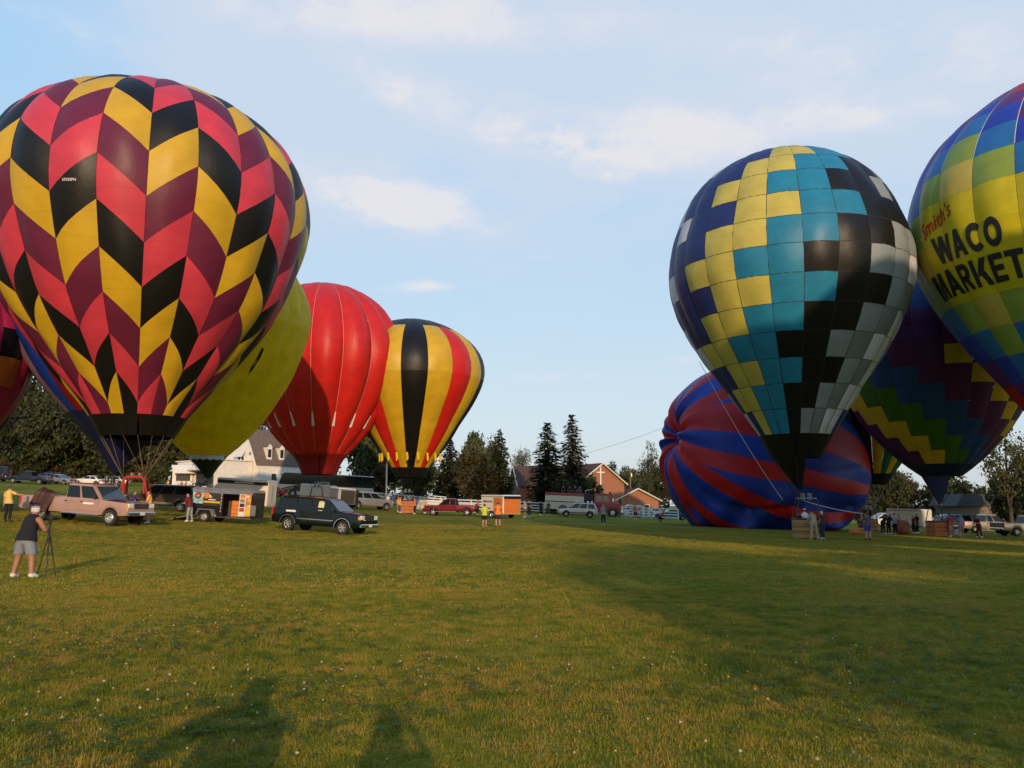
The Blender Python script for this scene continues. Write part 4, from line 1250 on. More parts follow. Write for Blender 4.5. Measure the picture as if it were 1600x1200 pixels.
# k5 k6 ... checks read off one by one
_ck = {0: 'WNNNYYBBKK', 1: 'NNNYYBBKKG', 2: 'NNYYBBKKGK', 3: 'WNNYYBBKKK', 4: 'NNYYBBKKGG',
       5: 'NYYBBKKGGW', 6: 'NNYYBBKKGg', 7: 'NYYBBKKGgW', 8: 'YYBBKKGgWW', 9: 'NYYBBKKGgW', 10: 'YYBBKKGgWW', 11: 'NYBBKGgWWN'}
_map = dict(N='navy', Y='straw', B='teal', K='black', G='grey', g='darkgrey', W='pale')
def ck_col(j, i):
    r_ = 11 - i; k = j + 5            # gore -1 is k5 -> index 4
    if r_ < 0: r_ = 0
    if 0 <= k < 10: return _map[_ck[r_][k]]
    return 'pale' if (i + j) % 3 == 0 else 'navy' if k < 4 or k > 14 else 'grey'
CK.dress(rows, ck_col, nu=5, nv=4, puff=.032)
CK.band('skirt', FAB['black'], 0, .06, 48)
CK.tapes(M_TAPED, .06, .97, .035, off=.012)
for v in rows[1:-1]:
    vs = []
    for i in range(24 * 4 + 1):
        ph = CK.phi0 + CK.D * i / 4
        vs += [CK.pt(ph, v - .0007, .008), CK.pt(ph, v + .0007, .008)]
    q = MB(); q.add(vs, [(2 * k, 2 * k + 1, 2 * k + 3, 2 * k + 2) for k in range(96)]); q.build('seam_tape', M_TAPED, CK.t, 80)
bk, cs = make_basket('balloon_basket', 'tan wicker basket with dark straps under the checkered balloon', ground_pt(1263, 25.4), -.12, M_WICK, (1.55, 1.2, 1.2), M_STEEL, 'balloon baskets', 2.45)
CK_BASKET = bk
CK.scoop(FAB['black'], R(-82), R(22), Vector(local(CK, cs)[0]) + Vector((.2, .2, .5)))
CK.cables(local(CK, cs), 14, .014, M_TAPED)

# --- purple balloon
PU = Envelope(33.69, 65.63, 3.83, 18.26, [1.44, 3.17, 5.08, 6.62, 7.5, 7.74, 7.38, 6.57, 5.0, 2.9], 24, 6, .014)
PU.root('hot_air_balloon', 'purple, blue and green stepped balloon standing behind the other two on the right')
def pu_col(j, i):
    if i == 0: return 'ink'
    s_ = i + j; c_ = j + 1
    if s_ < -3: return 'ink'
    if s_ < -1: return 'purple'
    if s_ < 0: return 'yellow'
    if s_ < 7: return ['yellow', 'leaf', 'leaf', 'deep', 'deep', 'purple', 'purple'][s_]
    if s_ == 7: return 'yellow' if 1 <= c_ < 12 else 'purple'
    return 'deep' if s_ in (9, 10) else 'purple'
PU.dress([0] + [.056 + .056 * i for i in range(16)] + [1.], pu_col, nv=4, puff=.03)
bk, cs = make_basket('balloon_basket', 'round shouldered orange wicker basket under the purple balloon beside the red shirted man', ground_pt(1469, 20.4), .1, M_WICKO, (1.45, 1.15, 1.15), M_DARK, 'balloon baskets', 2.3)
PU_BASKET = bk
PU.scoop(FAB['ink'], R(-88), R(25), Vector(local(PU, cs)[0]) + Vector((.5, .2, .2)))
PU.cables(local(PU, cs), 14, .014, M_TAPED)

# --- banner balloon on the right
WA = Envelope(34.02, 48.6, 3.74, 23.86, [1.3, 2.3, 4.2, 6.7, 8.54, 9.1, 8.65, 7.05, 4.85, 2.9], 24, -45, .018)
WA.root('hot_air_balloon', 'multicoloured balloon with a yellow banner reading waco market at the right edge')
_up = {-2: ['blue', 'royal', 'violet'], -1: ['lime', 'blue', 'royal', 'violet'], 0: ['gold', 'lime', 'blue', 'royal', 'violet'],
       1: ['lime', 'blue', 'royal', 'violet', 'crimson'], 2: ['blue', 'royal', 'violet', 'crimson'], 3: ['lime', 'blue', 'royal', 'violet'],
       4: ['gold', 'lime', 'blue', 'royal', 'violet'], 5: ['lime', 'blue', 'royal', 'violet'], 6: ['blue', 'royal', 'violet']}
_dn = {-2: ['blue', 'royal', 'violet', 'crimson'], -1: ['lime', 'blue', 'royal', 'violet', 'crimson'], 0: ['gold', 'lime', 'blue', 'royal', 'violet', 'crimson'],
       1: ['lime', 'blue', 'royal', 'violet', 'crimson'], 2: ['gold', 'lime', 'blue', 'royal', 'violet', 'crimson'], 3: ['lime', 'blue', 'royal', 'violet', 'crimson'],
       4: ['gold', 'lime', 'blue', 'royal', 'violet'], 5: ['lime', 'blue', 'royal', 'violet', 'crimson'], 6: ['blue', 'royal', 'violet', 'crimson']}
WR = [0] + [.0 + .0615 * i for i in range(1, 6)] + [.37, .435, .50, .569] + [.569 + .0605 * i for i in range(1, 7)] + [1.]
def wa_col(j, i):
    j2 = min(6, max(-2, j)) if -8 < j < 12 else 6
    v = (WR[i] + WR[i + 1]) / 2
    if v > .569:
        k = int((v - .569) / .0605); a = _up[j2]
    elif v < .37:
        k = int((.37 - v) / .0617); a = _dn[j2]
    else:
        if -1 <= j <= 5: return 'banner'
        if j == -2: return ['lime', 'gold', 'lime'][i - 6]
        k = abs(j + 2) - 1 if j < 0 else j - 6; a = ['lime', 'blue', 'royal', 'violet', 'crimson']
    return a[min(k, len(a) - 1)]
WA.dress(WR, wa_col, puff=.02)
WA.tapes(M_TAPEW, .63, .97, .05)
def wrap_text(txt, size, phc, vc, bold, width, shear=0., tilt=0., m=None, name='lettering', hscale=1.):
    me = text_mesh(txt, size, bold, shear)
    bm = bmesh.new(); bm.from_mesh(me); bmesh.ops.triangulate(bm, faces=bm.faces)
    for _ in range(3):
        lg = [e for e in bm.edges if e.calc_length() > .45]
        if lg: bmesh.ops.subdivide_edges(bm, edges=lg, cuts=1); bmesh.ops.triangulate(bm, faces=bm.faces)
    bm.to_mesh(me); bm.free()
    xs = [v.co.x for v in me.vertices]; k = width / (max(xs) - min(xs)); x0 = (max(xs) + min(xs)) / 2
    c, s_ = math.cos(tilt), math.sin(tilt)
    for v in me.vertices:
        x, y = (v.co.x - x0) * k, v.co.y * hscale
        x, y = x * c - y * s_, x * s_ + y * c
        vv = vc + y / WA.L; r_ = np.interp(vv, WA.v, WA.r)
        v.co = WA.pt(phc + x / 9.0, vv, .045)
    me.materials.clear(); me.materials.append(m); return link(name, me, WA.t)
M_INK = mat('lettering_black', (.012, .012, .012), rough=.6); M_INKR = mat('lettering_red', (.42, .02, .015), rough=.6)
def block_word(word, height, phc, vc, width, m):
    """heavy sans capitals made of strokes, laid on the cloth"""
    S = .25
    def arc(cx, cy, rx, ry, a0, a1, n=14):
        return [[(cx + (rx - q * S) * math.cos(R(a0 + (a1 - a0) * i / n)), cy + (ry - q * S) * math.sin(R(a0 + (a1 - a0) * i / n))) for q in (0, 1)] for i in range(n + 1)]
    def strip(pairs): return [[pairs[i][0], pairs[i + 1][0], pairs[i + 1][1], pairs[i][1]] for i in range(len(pairs) - 1)]
    def bar(x0, y0, x1, y1): return [[(x0, y0), (x1, y0), (x1, y1), (x0, y1)]]
    def slant(xa, xb, w=S + .02, y0=0., y1=1.): return [[(xa, y0), (xa + w, y0), (xb + w, y1), (xb, y1)]]
    G = {'W': (1.22, slant(.24, 0) + slant(.24, .49, .24) + slant(.74, .49, .24) + slant(.74, .97)),
         'A': (.92, slant(0, .33) + slant(.66, .33) + bar(.22, .2, .7, .4)),
         'C': (.86, strip(arc(.45, .5, .45, .52, 42, 318, 22))),
         'O': (.92, strip(arc(.46, .5, .46, .52, 0, 360, 28))),
         'M': (1.06, bar(0, 0, .23, 1) + bar(.83, 0, 1.06, 1) + slant(.40, .10, .26) + slant(.40, .70, .26)),
         'R': (.86, bar(0, 0, .25, 1) + bar(.25, .8, .5, 1) + bar(.25, .36, .5, .56) + strip(arc(.5, .68, .32, .32, -90, 90, 10)) + slant(.58, .34, .27, 0, .4)),
         'K': (.92, bar(0, 0, .25, 1) + slant(.24, .60, .30, .38, 1) + slant(.62, .36, .30, 0, .56)),
         'E': (.72, bar(0, 0, .25, 1) + bar(.25, 0, .72, .21) + bar(.25, .4, .67, .6) + bar(.25, .79, .72, 1)),
         'T': (.80, bar(0, .79, .80, 1) + bar(.275, 0, .525, .79))}
    x = 0; quads = []
    for ch in word:
        w, qs = G[ch]; quads += [[(px_ + x, py_) for px_, py_ in q] for q in qs]; x += w + .10
    tot = x - .10; k = width / tot; mb = MB()
    for n_, q in enumerate(quads):
        n = 4; vs = []
        for j in range(n + 1):
            for i in range(n + 1):
                u, v = i / n, j / n
                p = [(q[0][c] * (1 - u) + q[1][c] * u) * (1 - v) + (q[3][c] * (1 - u) + q[2][c] * u) * v for c in (0, 1)]
                vs.append(WA.pt(phc + (p[0] - tot / 2) * k / 9.0, vc + (p[1] - .5) * height / WA.L, .040 + .0004 * (n_ % 7)))
        mb.add(vs, [(j * (n + 1) + i, j * (n + 1) + i + 1, (j + 1) * (n + 1) + i + 1, (j + 1) * (n + 1) + i) for j in range(n) for i in range(n)])
    return mb.build('lettering', m, WA.t, 80)
block_word('WACO', 1.62, R(-36), .478, 4.7, M_INK)
block_word('MARKET', 1.66, R(-39), .413, 7.2, M_INK)
wrap_text("Smith's", 1.35, R(-47), .533, .014, 2.9, .4, R(17), M_INKR, hscale=.95)
bk, cs = make_basket('balloon_basket', 'basket of the banner balloon beyond the right edge', (34.2, 48.4, gz(34.2, 48.4)), .3, M_WICK, (1.5, 1.15, 1.1), M_STEEL, 'balloon baskets', 2.2)
WA.cables(local(WA, cs), 12, .014, M_TAPED)

# --- small yellow and green balloon in the gap
GY = Envelope(34.8, 80.5, 3.55, 17.5, [1.15, 2.1, 3.7, 5.4, 6.7, 7.3, 7.0, 5.9, 4.2, 2.2], 20, 0, .02)
GY.root('hot_air_balloon', 'yellow, green and black balloon glimpsed between the checkered and the purple balloons')
GY.dress([0, .05, .28, .5, .75, 1.], lambda j, i: 'black' if i == 0 else ['yellow', 'green', 'yellow', 'green', 'black'][j % 5], nu=4, nv=4)
bk, cs = make_basket('balloon_basket', 'basket of the yellow and green balloon behind the fallen balloon', ground_pt(1357, 16.1), 0, M_WICK, (1.4, 1.1, 1.05), M_STEEL, 'balloon baskets', 2.1)
GY.cables(local(GY, cs), 10, .02)

# --- red and blue balloon lying half inflated
def fallen_balloon():
    """lies on its side; its crown is gathered in a knot on the left, the mouth is away behind on the right"""
    t = thing('fallen_balloon', 'half inflated red and blue striped balloon lying on the grass behind the checkered one', 'hot air balloon')
    cx, cy = 24.0, 80.0          # centre on the ground
    t.location = (cx, cy, gz(cx, cy) - .25)
    ax = Vector((-.955, -.20, .22)).normalized()       # towards the crown knot
    e1 = ax.cross(Vector((0, 0, 1))).normalized(); e2 = e1.cross(ax).normalized()
    RX, RR = 9.9, 8.2
    C = Vector((0, 0, 6.8))
    rg = random.Random(5)
    ph_ = [rg.uniform(0, 6.28) for _ in range(8)]
    def P(th, v):
        a = math.pi * v                      # 0 = crown knot, 1 = mouth
        rad = RR * math.sin(a) ** .9 * (1 - .12 * math.cos(2 * th + .4))
        x = RX * math.cos(a)
        d = e1 * math.cos(th) + e2 * math.sin(th)
        p = C + ax * (x * (1.0 if x > 0 else 1.05)) + d * rad
        # pinched knot and radiating folds near the crown
        knot = math.exp(-(v / .16) ** 2)
        p -= ax * (1.6 * math.exp(-(v / .055) ** 2))
        f = (.28 * math.sin(9 * th + ph_[0]) + .22 * math.sin(15 * th + ph_[1])) * (knot * .9 * min(1, v / .04))
        p += ax * f
        # loose cloth sagging in big folds low down on the near side
        low = smooth01((4.8 - p.z) / 5.0)
        p += (d * .5 + Vector((0, -.6, .3))) * (low * (.70 * math.sin(p.x * .75 + p.z * .9 + ph_[2]) + .46 * math.sin(p.x * 1.5 - p.z * 1.1 + ph_[3]) + .12 * math.sin(p.x * 3.1 + ph_[4])))
        p += d * (.10 * math.sin(5 * th + 6 * v + ph_[5]) + .05 * math.sin(13 * th - 9 * v + ph_[6]))
        cr = math.sin(6 * th + 5 * v + ph_[7]) + .35 * math.sin(3.1 * v * 6 + 2 * th)
        p -= d * (.42 * math.exp(-(cr / .22) ** 2) * smooth01((7.5 - p.z) / 6) * smooth01(v / .2))
        if p.z < .9:                          # spreads out on the ground
            k = .9 - p.z
            p.z = .9 - .9 * (1 - math.exp(-k / .9)) 
            h = Vector((p.x, p.y, 0)); p += h.normalized() * min(.7, k * .12)
        return p
    S = 7                                     # sectors; each: blue main gore, red, blue spear, red
    def strip(name, col, A, B, v0, v1, nu, nv):
        vs = []
        for j in range(nv + 1):
            v = v0 + (v1 - v0) * j / nv
            a, b = A(v), B(v)
            for i in range(nu + 1): vs.append(P(a + (b - a) * i / nu, v))
        fs = [(j * (nu + 1) + i, j * (nu + 1) + i + 1, (j + 1) * (nu + 1) + i + 1, (j + 1) * (nu + 1) + i) for j in range(nv) for i in range(nu)]
        mb = MB(); mb.add(vs, fs); mb.build(name, FAB[col], t, 60)
    D = 2 * math.pi / S
    VB = [.012, .17, .30, .44, .58, .72, .86, .985]
    for k in range(S):
        t0 = k * D + .25 + .16 * math.sin(k * 2.3)
        sp = lambda v: D * .15 * max(0., min(1., (v - .20) / .28)) * (1 if v < .8 else 1)
        w1 = lambda v: D * (.40 - .10 * max(0., min(1., (v - .2) / .3)))
        a0 = lambda v, t0=t0: t0
        a1 = lambda v, t0=t0: t0 + w1(v)
        mid = lambda v, t0=t0: (t0 + w1(v) + t0 + D) / 2
        a2 = lambda v, t0=t0: mid(v) - sp(v)
        a3 = lambda v, t0=t0: mid(v) + sp(v)
        a4 = lambda v, tn=(k + 1) * D + .25 + .16 * math.sin(((k + 1) % S) * 2.3): tn
        for va, vb in zip(VB[:-1], VB[1:]):
            strip('panel', 'cobalt', a0, a1, va, vb, 6, 12)
            strip('panel', 'crimson', a1, a2, va, vb, 5, 12)
            if vb > .22: strip('panel', 'cobalt', a2, a3, max(.2, va), vb, 4, 10)
            strip('panel', 'crimson', a3, a4, va, vb, 5, 12)
    q = MB(); q.ball(C + ax * (RX - 1.9), .8, 10, sc=(1, .8, 1)); q.build('crown_knot', FAB['cobalt'], t, 60)
    return t
fallen_balloon()

# --- ropes
def rope(name, label, pts, r, m=M_ROPE, cat='rope'):
    q = MB(); q.path([Vector(p) for p in pts], [r] * len(pts), 5); return tag(q.build(name, m), label, cat)
def sag(a, b, d, n=10):
    a, b = Vector(a), Vector(b)
    return [a.lerp(b, i / n) - Vector((0, 0, 4 * d * (i / n) * (1 - i / n))) for i in range(n + 1)]
top = Vector(CK_BASKET.location) + Vector((-.3, 0, 2.35))
pe = ground_pt(1352, 25.0)
rope('tether_rope', 'white rope running from the checkered balloon burner frame to the man in blue shorts', sag(top, (pe.x - .1, pe.y - .1, pe.z + 1.6), .10), .022, M_TAPEW)
sd = ground_pt(1226, 26)
rope('crown_line', 'thin pale line hanging from the checkered balloon side down to its basket', sag((CK.X - 6.6, CK.Y - 3.0, 10.2), (sd.x, sd.y, sd.z + 2.3), .35), .016)

# ------------------------------------------------------------------ vehicles
WHEELS = {}
def wheel_meshes(r, w, style):
    key = (round(r, 3), w, style)
    if key in WHEELS: return WHEELS[key]
    M = Matrix.Rotation(math.pi / 2, 4, 'X')
    t = MB(); t.lathe([(r * .60, -w / 2), (r * .93, -w / 2), (r, -w / 2 + .04), (r, w / 2 - .04), (r * .93, w / 2), (r * .60, w / 2), (r * .58, 0), (r * .60, -w / 2)], 22, 0, M, caps=False)
    tm = t.mesh('tyre', M_RUBBER, 40)
    q = MB()
    dark = 1
    q.lathe([(.01, .02), (r * .58, .02), (r * .60, w / 2 - .02), (r * .55, w / 2 - .005), (r * .53, .04)], 20, 0, Matrix.Rotation(-math.pi / 2, 4, 'X') @ Matrix.Translation((0, 0, 0)), caps=False)
    # outer side is at -Y
    q = MB()
    q.lathe([(r * .56, w * .1), (r * .61, w / 2 - .015), (r * .57, w / 2 + .004), (r * .51, w * .34)], 22, 0, Matrix.Rotation(math.pi / 2, 4, 'X'), caps=False)
    q.lathe([(.001, w * .18), (r * .56, w * .14)], 18, 1, Matrix.Rotation(math.pi / 2, 4, 'X'), caps=False)
    q.lathe([(.001, w * .42), (r * .15, w * .40), (r * .17, w * .2)], 12, 0, Matrix.Rotation(math.pi / 2, 4, 'X'), caps=False)
    if style == 'steel':
        q.lathe([(r * .16, w * .30), (r * .34, w * .36), (r * .50, w * .22), (r * .56, w * .24)], 20, 0, Matrix.Rotation(math.pi / 2, 4, 'X'), caps=False)
    else:
        n = 5 if style == 'five' else 6
        for k in range(n):
            a = 2 * math.pi * k / n; c, s = math.cos(a), math.sin(a)
            q.box((c * r * .34, -w * .34, s * r * .34), (r * .44, w * .14, r * .15), ry=-a, ch=.01)
    rm = q.mesh('rim', [M_STEELW if style == 'white' or style == 'steel_white' else M_ALLOY, M_DARK], 40)
    WHEELS[key] = (tm, rm); return WHEELS[key]
def add_wheel(parent, x, y, r, w=.24, style='five'):
    tm, rm = wheel_meshes(r, w, style)
    o = link('wheel', tm, parent, (x, y, r))
    if y > 0: o.rotation_euler[2] = math.pi
    link('rim', rm, o)
    return o

def body_loft(L, W, zb, prof, wheels, dip=(), zmin=None, end=.05):
    """lower body: prof = [(x, ztop)], wheels = [(x, arch radius, axle z)], dip = [(x0, x1, depth)] for a cargo bed"""
    xs = set(np.linspace(-L / 2, L / 2, 25).tolist()) | {p[0] for p in prof}
    for wx, ra, za in wheels:
        for k in range(13): xs.add(wx - ra * math.cos(math.pi * k / 12))
        xs |= {wx - ra - .004, wx + ra + .004}
    for x0, x1, d in dip: xs |= {x0 - .004, x0 + .004, x1 - .004, x1 + .004}
    xs = sorted(x for x in xs if -L / 2 <= x <= L / 2)
    px_, pz_ = [p[0] for p in prof], [p[1] for p in prof]
    q = MB(); rings = []
    for x in xs:
        zt = float(np.interp(x, px_, pz_)); zl = zb
        e = abs(x) / (L / 2)
        if e > .9: zl = zb + (e - .9) * .5
        for wx, ra, za in wheels:
            if abs(x - wx) < ra: zl = max(zl, za + math.sqrt(ra * ra - (x - wx) ** 2))
        hw = W / 2 * (1 - end * max(0., (e - .72) / .28) ** 2.2)
        zl = min(zl, zt - .1)
        zm = zl + (zt - zl) * .5
        d = 0.
        for x0, x1, dd in dip:
            if x0 <= x <= x1: d = dd
        ya = hw - .10
        rings.append([(x, -hw * .975, zl), (x, -hw, zl + min(.10, (zt - zl) * .3)), (x, -hw, zm), (x, -hw * .985, zt - .05), (x, -hw * .965, zt),
                      (x, -ya + .02, zt + .004), (x, -ya + .035, zt - d), (x, 0, zt - d + (.025 if not d else 0)), (x, ya - .035, zt - d), (x, ya - .02, zt + .004),
                      (x, hw * .965, zt), (x, hw * .985, zt - .05), (x, hw, zm), (x, hw, zl + min(.10, (zt - zl) * .3)), (x, hw * .975, zl)])
    n = len(rings[0]); vs = [p for r_ in rings for p in r_]
    fs = [(i * n + j, i * n + (j + 1) % n, (i + 1) * n + (j + 1) % n, (i + 1) * n + j) for i in range(len(rings) - 1) for j in range(n)]
    fs += [tuple(range(n))[::-1], tuple(range((len(rings) - 1) * n, len(rings) * n))]
    q.add(vs, fs); return q

def cabin(W, zb, zr, xb0, xb1, xt0, xt1, taper=.80):
    """greenhouse between belt line zb and roof zr"""
    wb, wt = W / 2 * .955, W / 2 * taper
    q = MB(); lv = []
    def ring(z, t, w, inset=0.):
        x0 = xb0 + (xt0 - xb0) * t + inset; x1 = xb1 + (xt1 - xb1) * t - inset
        c = min(.10, (x1 - x0) * .1)
        return [(x0, -w + c, z), (x0 + c, -w, z), (x1 - c, -w, z), (x1, -w + c, z), (x1, w - c, z), (x1 - c, w, z), (x0 + c, w, z), (x0, w - c, z)]
    lv = [ring(zb - .06, 0, wb), ring(zb, 0, wb), ring(zr - .10, .93, wb + (wt - wb) * .93), ring(zr - .035, .99, wt - .03, .03), ring(zr, 1, wt - .12, .14)]
    n = 8; vs = [p for r_ in lv for p in r_]
    fs = [(i * n + j, i * n + (j + 1) % n, (i + 1) * n + (j + 1) % n, (i + 1) * n + j) for i in range(len(lv) - 1) for j in range(n)]
    fs += [tuple(range((len(lv) - 1) * n, len(lv) * n))]
    q.add(vs, fs); return q

def vehicle(name, label, cat, extent, heading, spec, col, group=None, s_off=(0, 0), far=False):
    """spec: dict with L W zb belt roof prof cab wheels windows style ..."""
    S = spec; L, W = S['L'], S['W']; a = R(heading)
    p = fit_extent(extent[0], extent[1], L, W, a) if len(extent) == 2 else ground_pt(extent[0], extent[2])
    t = thing(name, label, cat, p, a, group)
    tilt_on_ground(t, L * .6)
    pm = col
    r = S['r']; ra = r * S.get('arch', 1.22)
    wheels = [(wx, ra, r + .01) for wx in S['wx']]
    body = body_loft(L, W, S['zb'], S['prof'], wheels, S.get('dip', ())).build('body', pm, t, 38)
    xb0, xb1, xt0, xt1 = S['cab']
    cb = cabin(W, S['belt'], S['roof'], xb0, xb1, xt0, xt1, S.get('taper', .82)).build('cabin', S.get('roofmat', pm), t, 35)
    zb_, zr_ = S['belt'], S['roof']
    wb, wt = W / 2 * .955, W / 2 * S.get('taper', .82)
    def side(f, v, sg, off=.006):
        x0 = xb0 + (xt0 - xb0) * v; x1 = xb1 + (xt1 - xb1) * v
        y = wb + (wt - wb) * v
        return Vector((x0 + (x1 - x0) * f, sg * (y + off), zb_ + (zr_ - zb_) * v))
    v0, v1 = .06, .84
    for f0, f1, *sk in S['windows']:
        g0, g1 = sk if sk else (f0, f1)
        for sg in (-1, 1):
            qd = [side(f0, v0, sg), side(f1, v0, sg), side(g1, v1, sg), side(g0, v1, sg)]
            if sg > 0: qd = qd[::-1]
            MB().slab(qd, .012).build('window', M_GLASS, t)
    def endp(front, v, y, off=.008):
        x = (xb1 + (xt1 - xb1) * v + off) if front else (xb0 + (xt0 - xb0) * v - off)
        w = wb + (wt - wb) * v - .12
        return Vector((x, y * w, zb_ + (zr_ - zb_) * v))
    MB().slab([endp(True, .05, -1), endp(True, .05, 1), endp(True, .86, 1), endp(True, .86, -1)], .012).build('windscreen', M_SCREEN, t)
    if not S.get('norear'):
        MB().slab([endp(False, .08, 1), endp(False, .08, -1), endp(False, .84, -1), endp(False, .84, 1)], .012).build('rear_window', M_GLASS, t)
    for wx in S['wx']:
        for sg in (-1, 1): add_wheel(t, wx, sg * (W / 2 - .14), r, .25, S.get('style', 'five'))
    # doors as separate skins
    for x0, x1 in S.get('doors', ()):
        zt0 = float(np.interp((x0 + x1) / 2, [q[0] for q in S['prof']], [q[1] for q in S['prof']]))
        for sg in (-1, 1):
            q = MB(); q.box(((x0 + x1) / 2, sg * (W / 2 + .002), (S['zb'] + .14 + zt0 - .07) / 2), (x1 - x0 - .018, .022, zt0 - .07 - S['zb'] - .14), ch=.008)
            d = q.build('door', pm, t)
            q = MB(); q.box((x0 + .14, sg * (W / 2 + .022), zt0 - .17), (.17, .03, .045), ch=.01); q.build('handle', S.get('handle', pm), d)
    if S.get('strip'):
        x0, x1, z, h = S['strip']
        for sg in (-1, 1): MB().box(((x0 + x1) / 2, sg * (W / 2 + .016), z), (x1 - x0, .03, h), ch=.008).build('side_trim', S.get('stripmat', M_CHROME), t)
    if S.get('board'):
        x0, x1 = S['board']
        for sg in (-1, 1): MB().box(((x0 + x1) / 2, sg * (W / 2 - .02), S['zb'] - .02), (x1 - x0, .20, .06), ch=.015).build('running_board', S.get('boardmat', M_CHROME), t)
    if S.get('flare'):
        for wx in S['wx']:
            for sg in (-1, 1):
                q = MB(); k = 12
                pts = [Vector((wx - (ra + .03) * math.cos(math.pi * i / k), sg * (W / 2 + .004), r + (ra + .03) * math.sin(math.pi * i / k))) for i in range(k + 1)]
                q.path(pts, [.035] * (k + 1), 5); q.build('arch_trim', S.get('flaremat', M_CHROME), t, 50)
    # front and rear furniture
    fx = L / 2; zf = S['hood']; zn = S['zb']
    bm_ = S.get('bumper', M_CHROME)
    q = MB(); q.box((fx + .03, 0, zn + .12), (.16, W * .97, .20), ch=.04); q.build('front_bumper', bm_, t, 35)
    q = MB(); q.box((-fx - .03, 0, zn + .14), (.14, W * .95, .18), ch=.04); q.build('rear_bumper', S.get('rbumper', bm_), t, 35)
    gh = (zf - zn) * .40; gz_ = zf - gh * .62 - .02
    q = MB(); q.box((fx - .02, 0, gz_), (.10, W * .50, gh), ch=.02)
    g = q.build('grille', M_DARK, t)
    q = MB()
    for z in (-.36, 0, .36): q.box((fx + .034, 0, gz_ + z * gh), (.02, W * .50, .028))
    q.build('grille_bar', S.get('grillemat', M_CHROME), g)
    for sg in (-1, 1):
        q = MB(); q.box((fx - .05, sg * W * .365, gz_ + .01), (.14, W * .19, gh * .78), ch=.03); h = q.build('headlight', M_LAMP, t, 35)
        q = MB(); q.box((fx - .09, sg * (W * .465), gz_ - .02), (.13, W * .05, gh * .6), ch=.015); q.build('indicator', M_AMBER, h)
        zt = S.get('tailz', S['belt'] - .25)
        q = MB(); q.box((-fx + .03, sg * W * .455, zt), (.10, W * .085, .42), ch=.02); q.build('taillight', M_RED, t, 35)
        q = MB(); mx = xb1 - .28; q.box((mx, sg * (W / 2 + .12), zb_ + .12), (.12, .22, .17), ch=.03); q.tube((mx, sg * (W / 2 - .06), zb_ + .05), (mx, sg * (W / 2 + .08), zb_ + .10), .025, n=5)
        q.build('mirror', S.get('mirrormat', M_DARK), t, 35)
    q = MB(); q.box((fx + .115, 0, zn + .14), (.012, .31, .15)); q.build('number_plate', M_WHITE, t)
    q = MB(); q.box((0, 0, S['zb'] + .05), (L * .8, W * .6, .22)); q.build('chassis', M_DARK, t)
    return t

PICKUP = dict(L=6.4, W=2.0, zb=.52, belt=1.22, roof=1.95, hood=1.20, r=.41, arch=1.16, wx=(-1.85, 2.22),
              prof=[(-3.2, 1.20), (-.63, 1.24), (-.60, 1.24), (1.50, 1.25), (1.60, 1.22), (3.08, 1.15), (3.17, 1.05), (3.2, .92)],
              cab=(-.58, 1.66, -.52, .98), windows=[(.07, .44), (.50, .94, .50, .92)], doors=[(-.52, .40), (.43, 1.58)],
              dip=[(-3.1, -.64, .50)], board=(-.6, 1.65), style='steel', hoodh=1.2, tailz=1.0)
EXTCAB = dict(PICKUP, L=5.75, wx=(-1.75, 1.80), prof=[(-2.875, 1.10), (-.80, 1.12), (-.6, 1.13), (.9, 1.14), (1.1, 1.10), (2.7, 1.02), (2.83, .90), (2.875, .8)],
              belt=1.11, roof=1.82, hood=1.06, zb=.46, r=.38, cab=(-.72, 1.28, -.52, .42), windows=[(.08, .40), (.46, .93, .46, .88)], doors=[(-.66, .02), (.05, 1.15)],
              dip=[(-2.78, -.76, .46)], style='five', tailz=.92)
SUBURBAN = dict(L=5.6, W=2.0, zb=.42, belt=1.20, roof=1.90, hood=1.16, r=.39, arch=1.20, wx=(-1.72, 1.72),
                prof=[(-2.8, 1.10), (-2.7, 1.19), (1.0, 1.21), (1.15, 1.19), (2.6, 1.10), (2.74, .98), (2.8, .85)],
                cab=(-2.70, 1.42, -2.42, .52), taper=.80, windows=[(.035, .36, .05, .37), (.40, .64), (.67, .94, .67, .905)], doors=[(-1.0, .02), (.05, 1.05)],
                strip=(-1.15, 1.15, .72, .06), flare=True, style='six', tailz=1.05)
SUV = dict(L=4.7, W=1.84, zb=.36, belt=1.02, roof=1.70, hood=.98, r=.35, arch=1.2, wx=(-1.38, 1.38),
           prof=[(-2.35, .94), (-2.25, 1.02), (.8, 1.04), (.95, 1.01), (2.15, .90), (2.3, .78), (2.35, .66)],
           cab=(-2.24, 1.26, -1.92, .42), windows=[(.05, .31, .07, .32), (.35, .62), (.65, .94, .65, .90)], doors=[(-.85, .0), (.03, .95)], style='five', tailz=.95, bumper=M_DARK)
SEDAN = dict(L=4.7, W=1.78, zb=.28, belt=.90, roof=1.42, hood=.84, r=.32, arch=1.18, wx=(-1.35, 1.38),
             prof=[(-2.35, .80), (-2.28, .92), (-1.5, .95), (.75, .94), (.95, .92), (2.15, .74), (2.3, .62), (2.35, .52)],
             cab=(-1.75, 1.05, -.95, .18), taper=.74, windows=[(.14, .46, .10, .46), (.50, .90, .50, .88)], doors=[(-.95, .0), (.03, .98)], style='five', tailz=.78, bumper=M_WHITE)
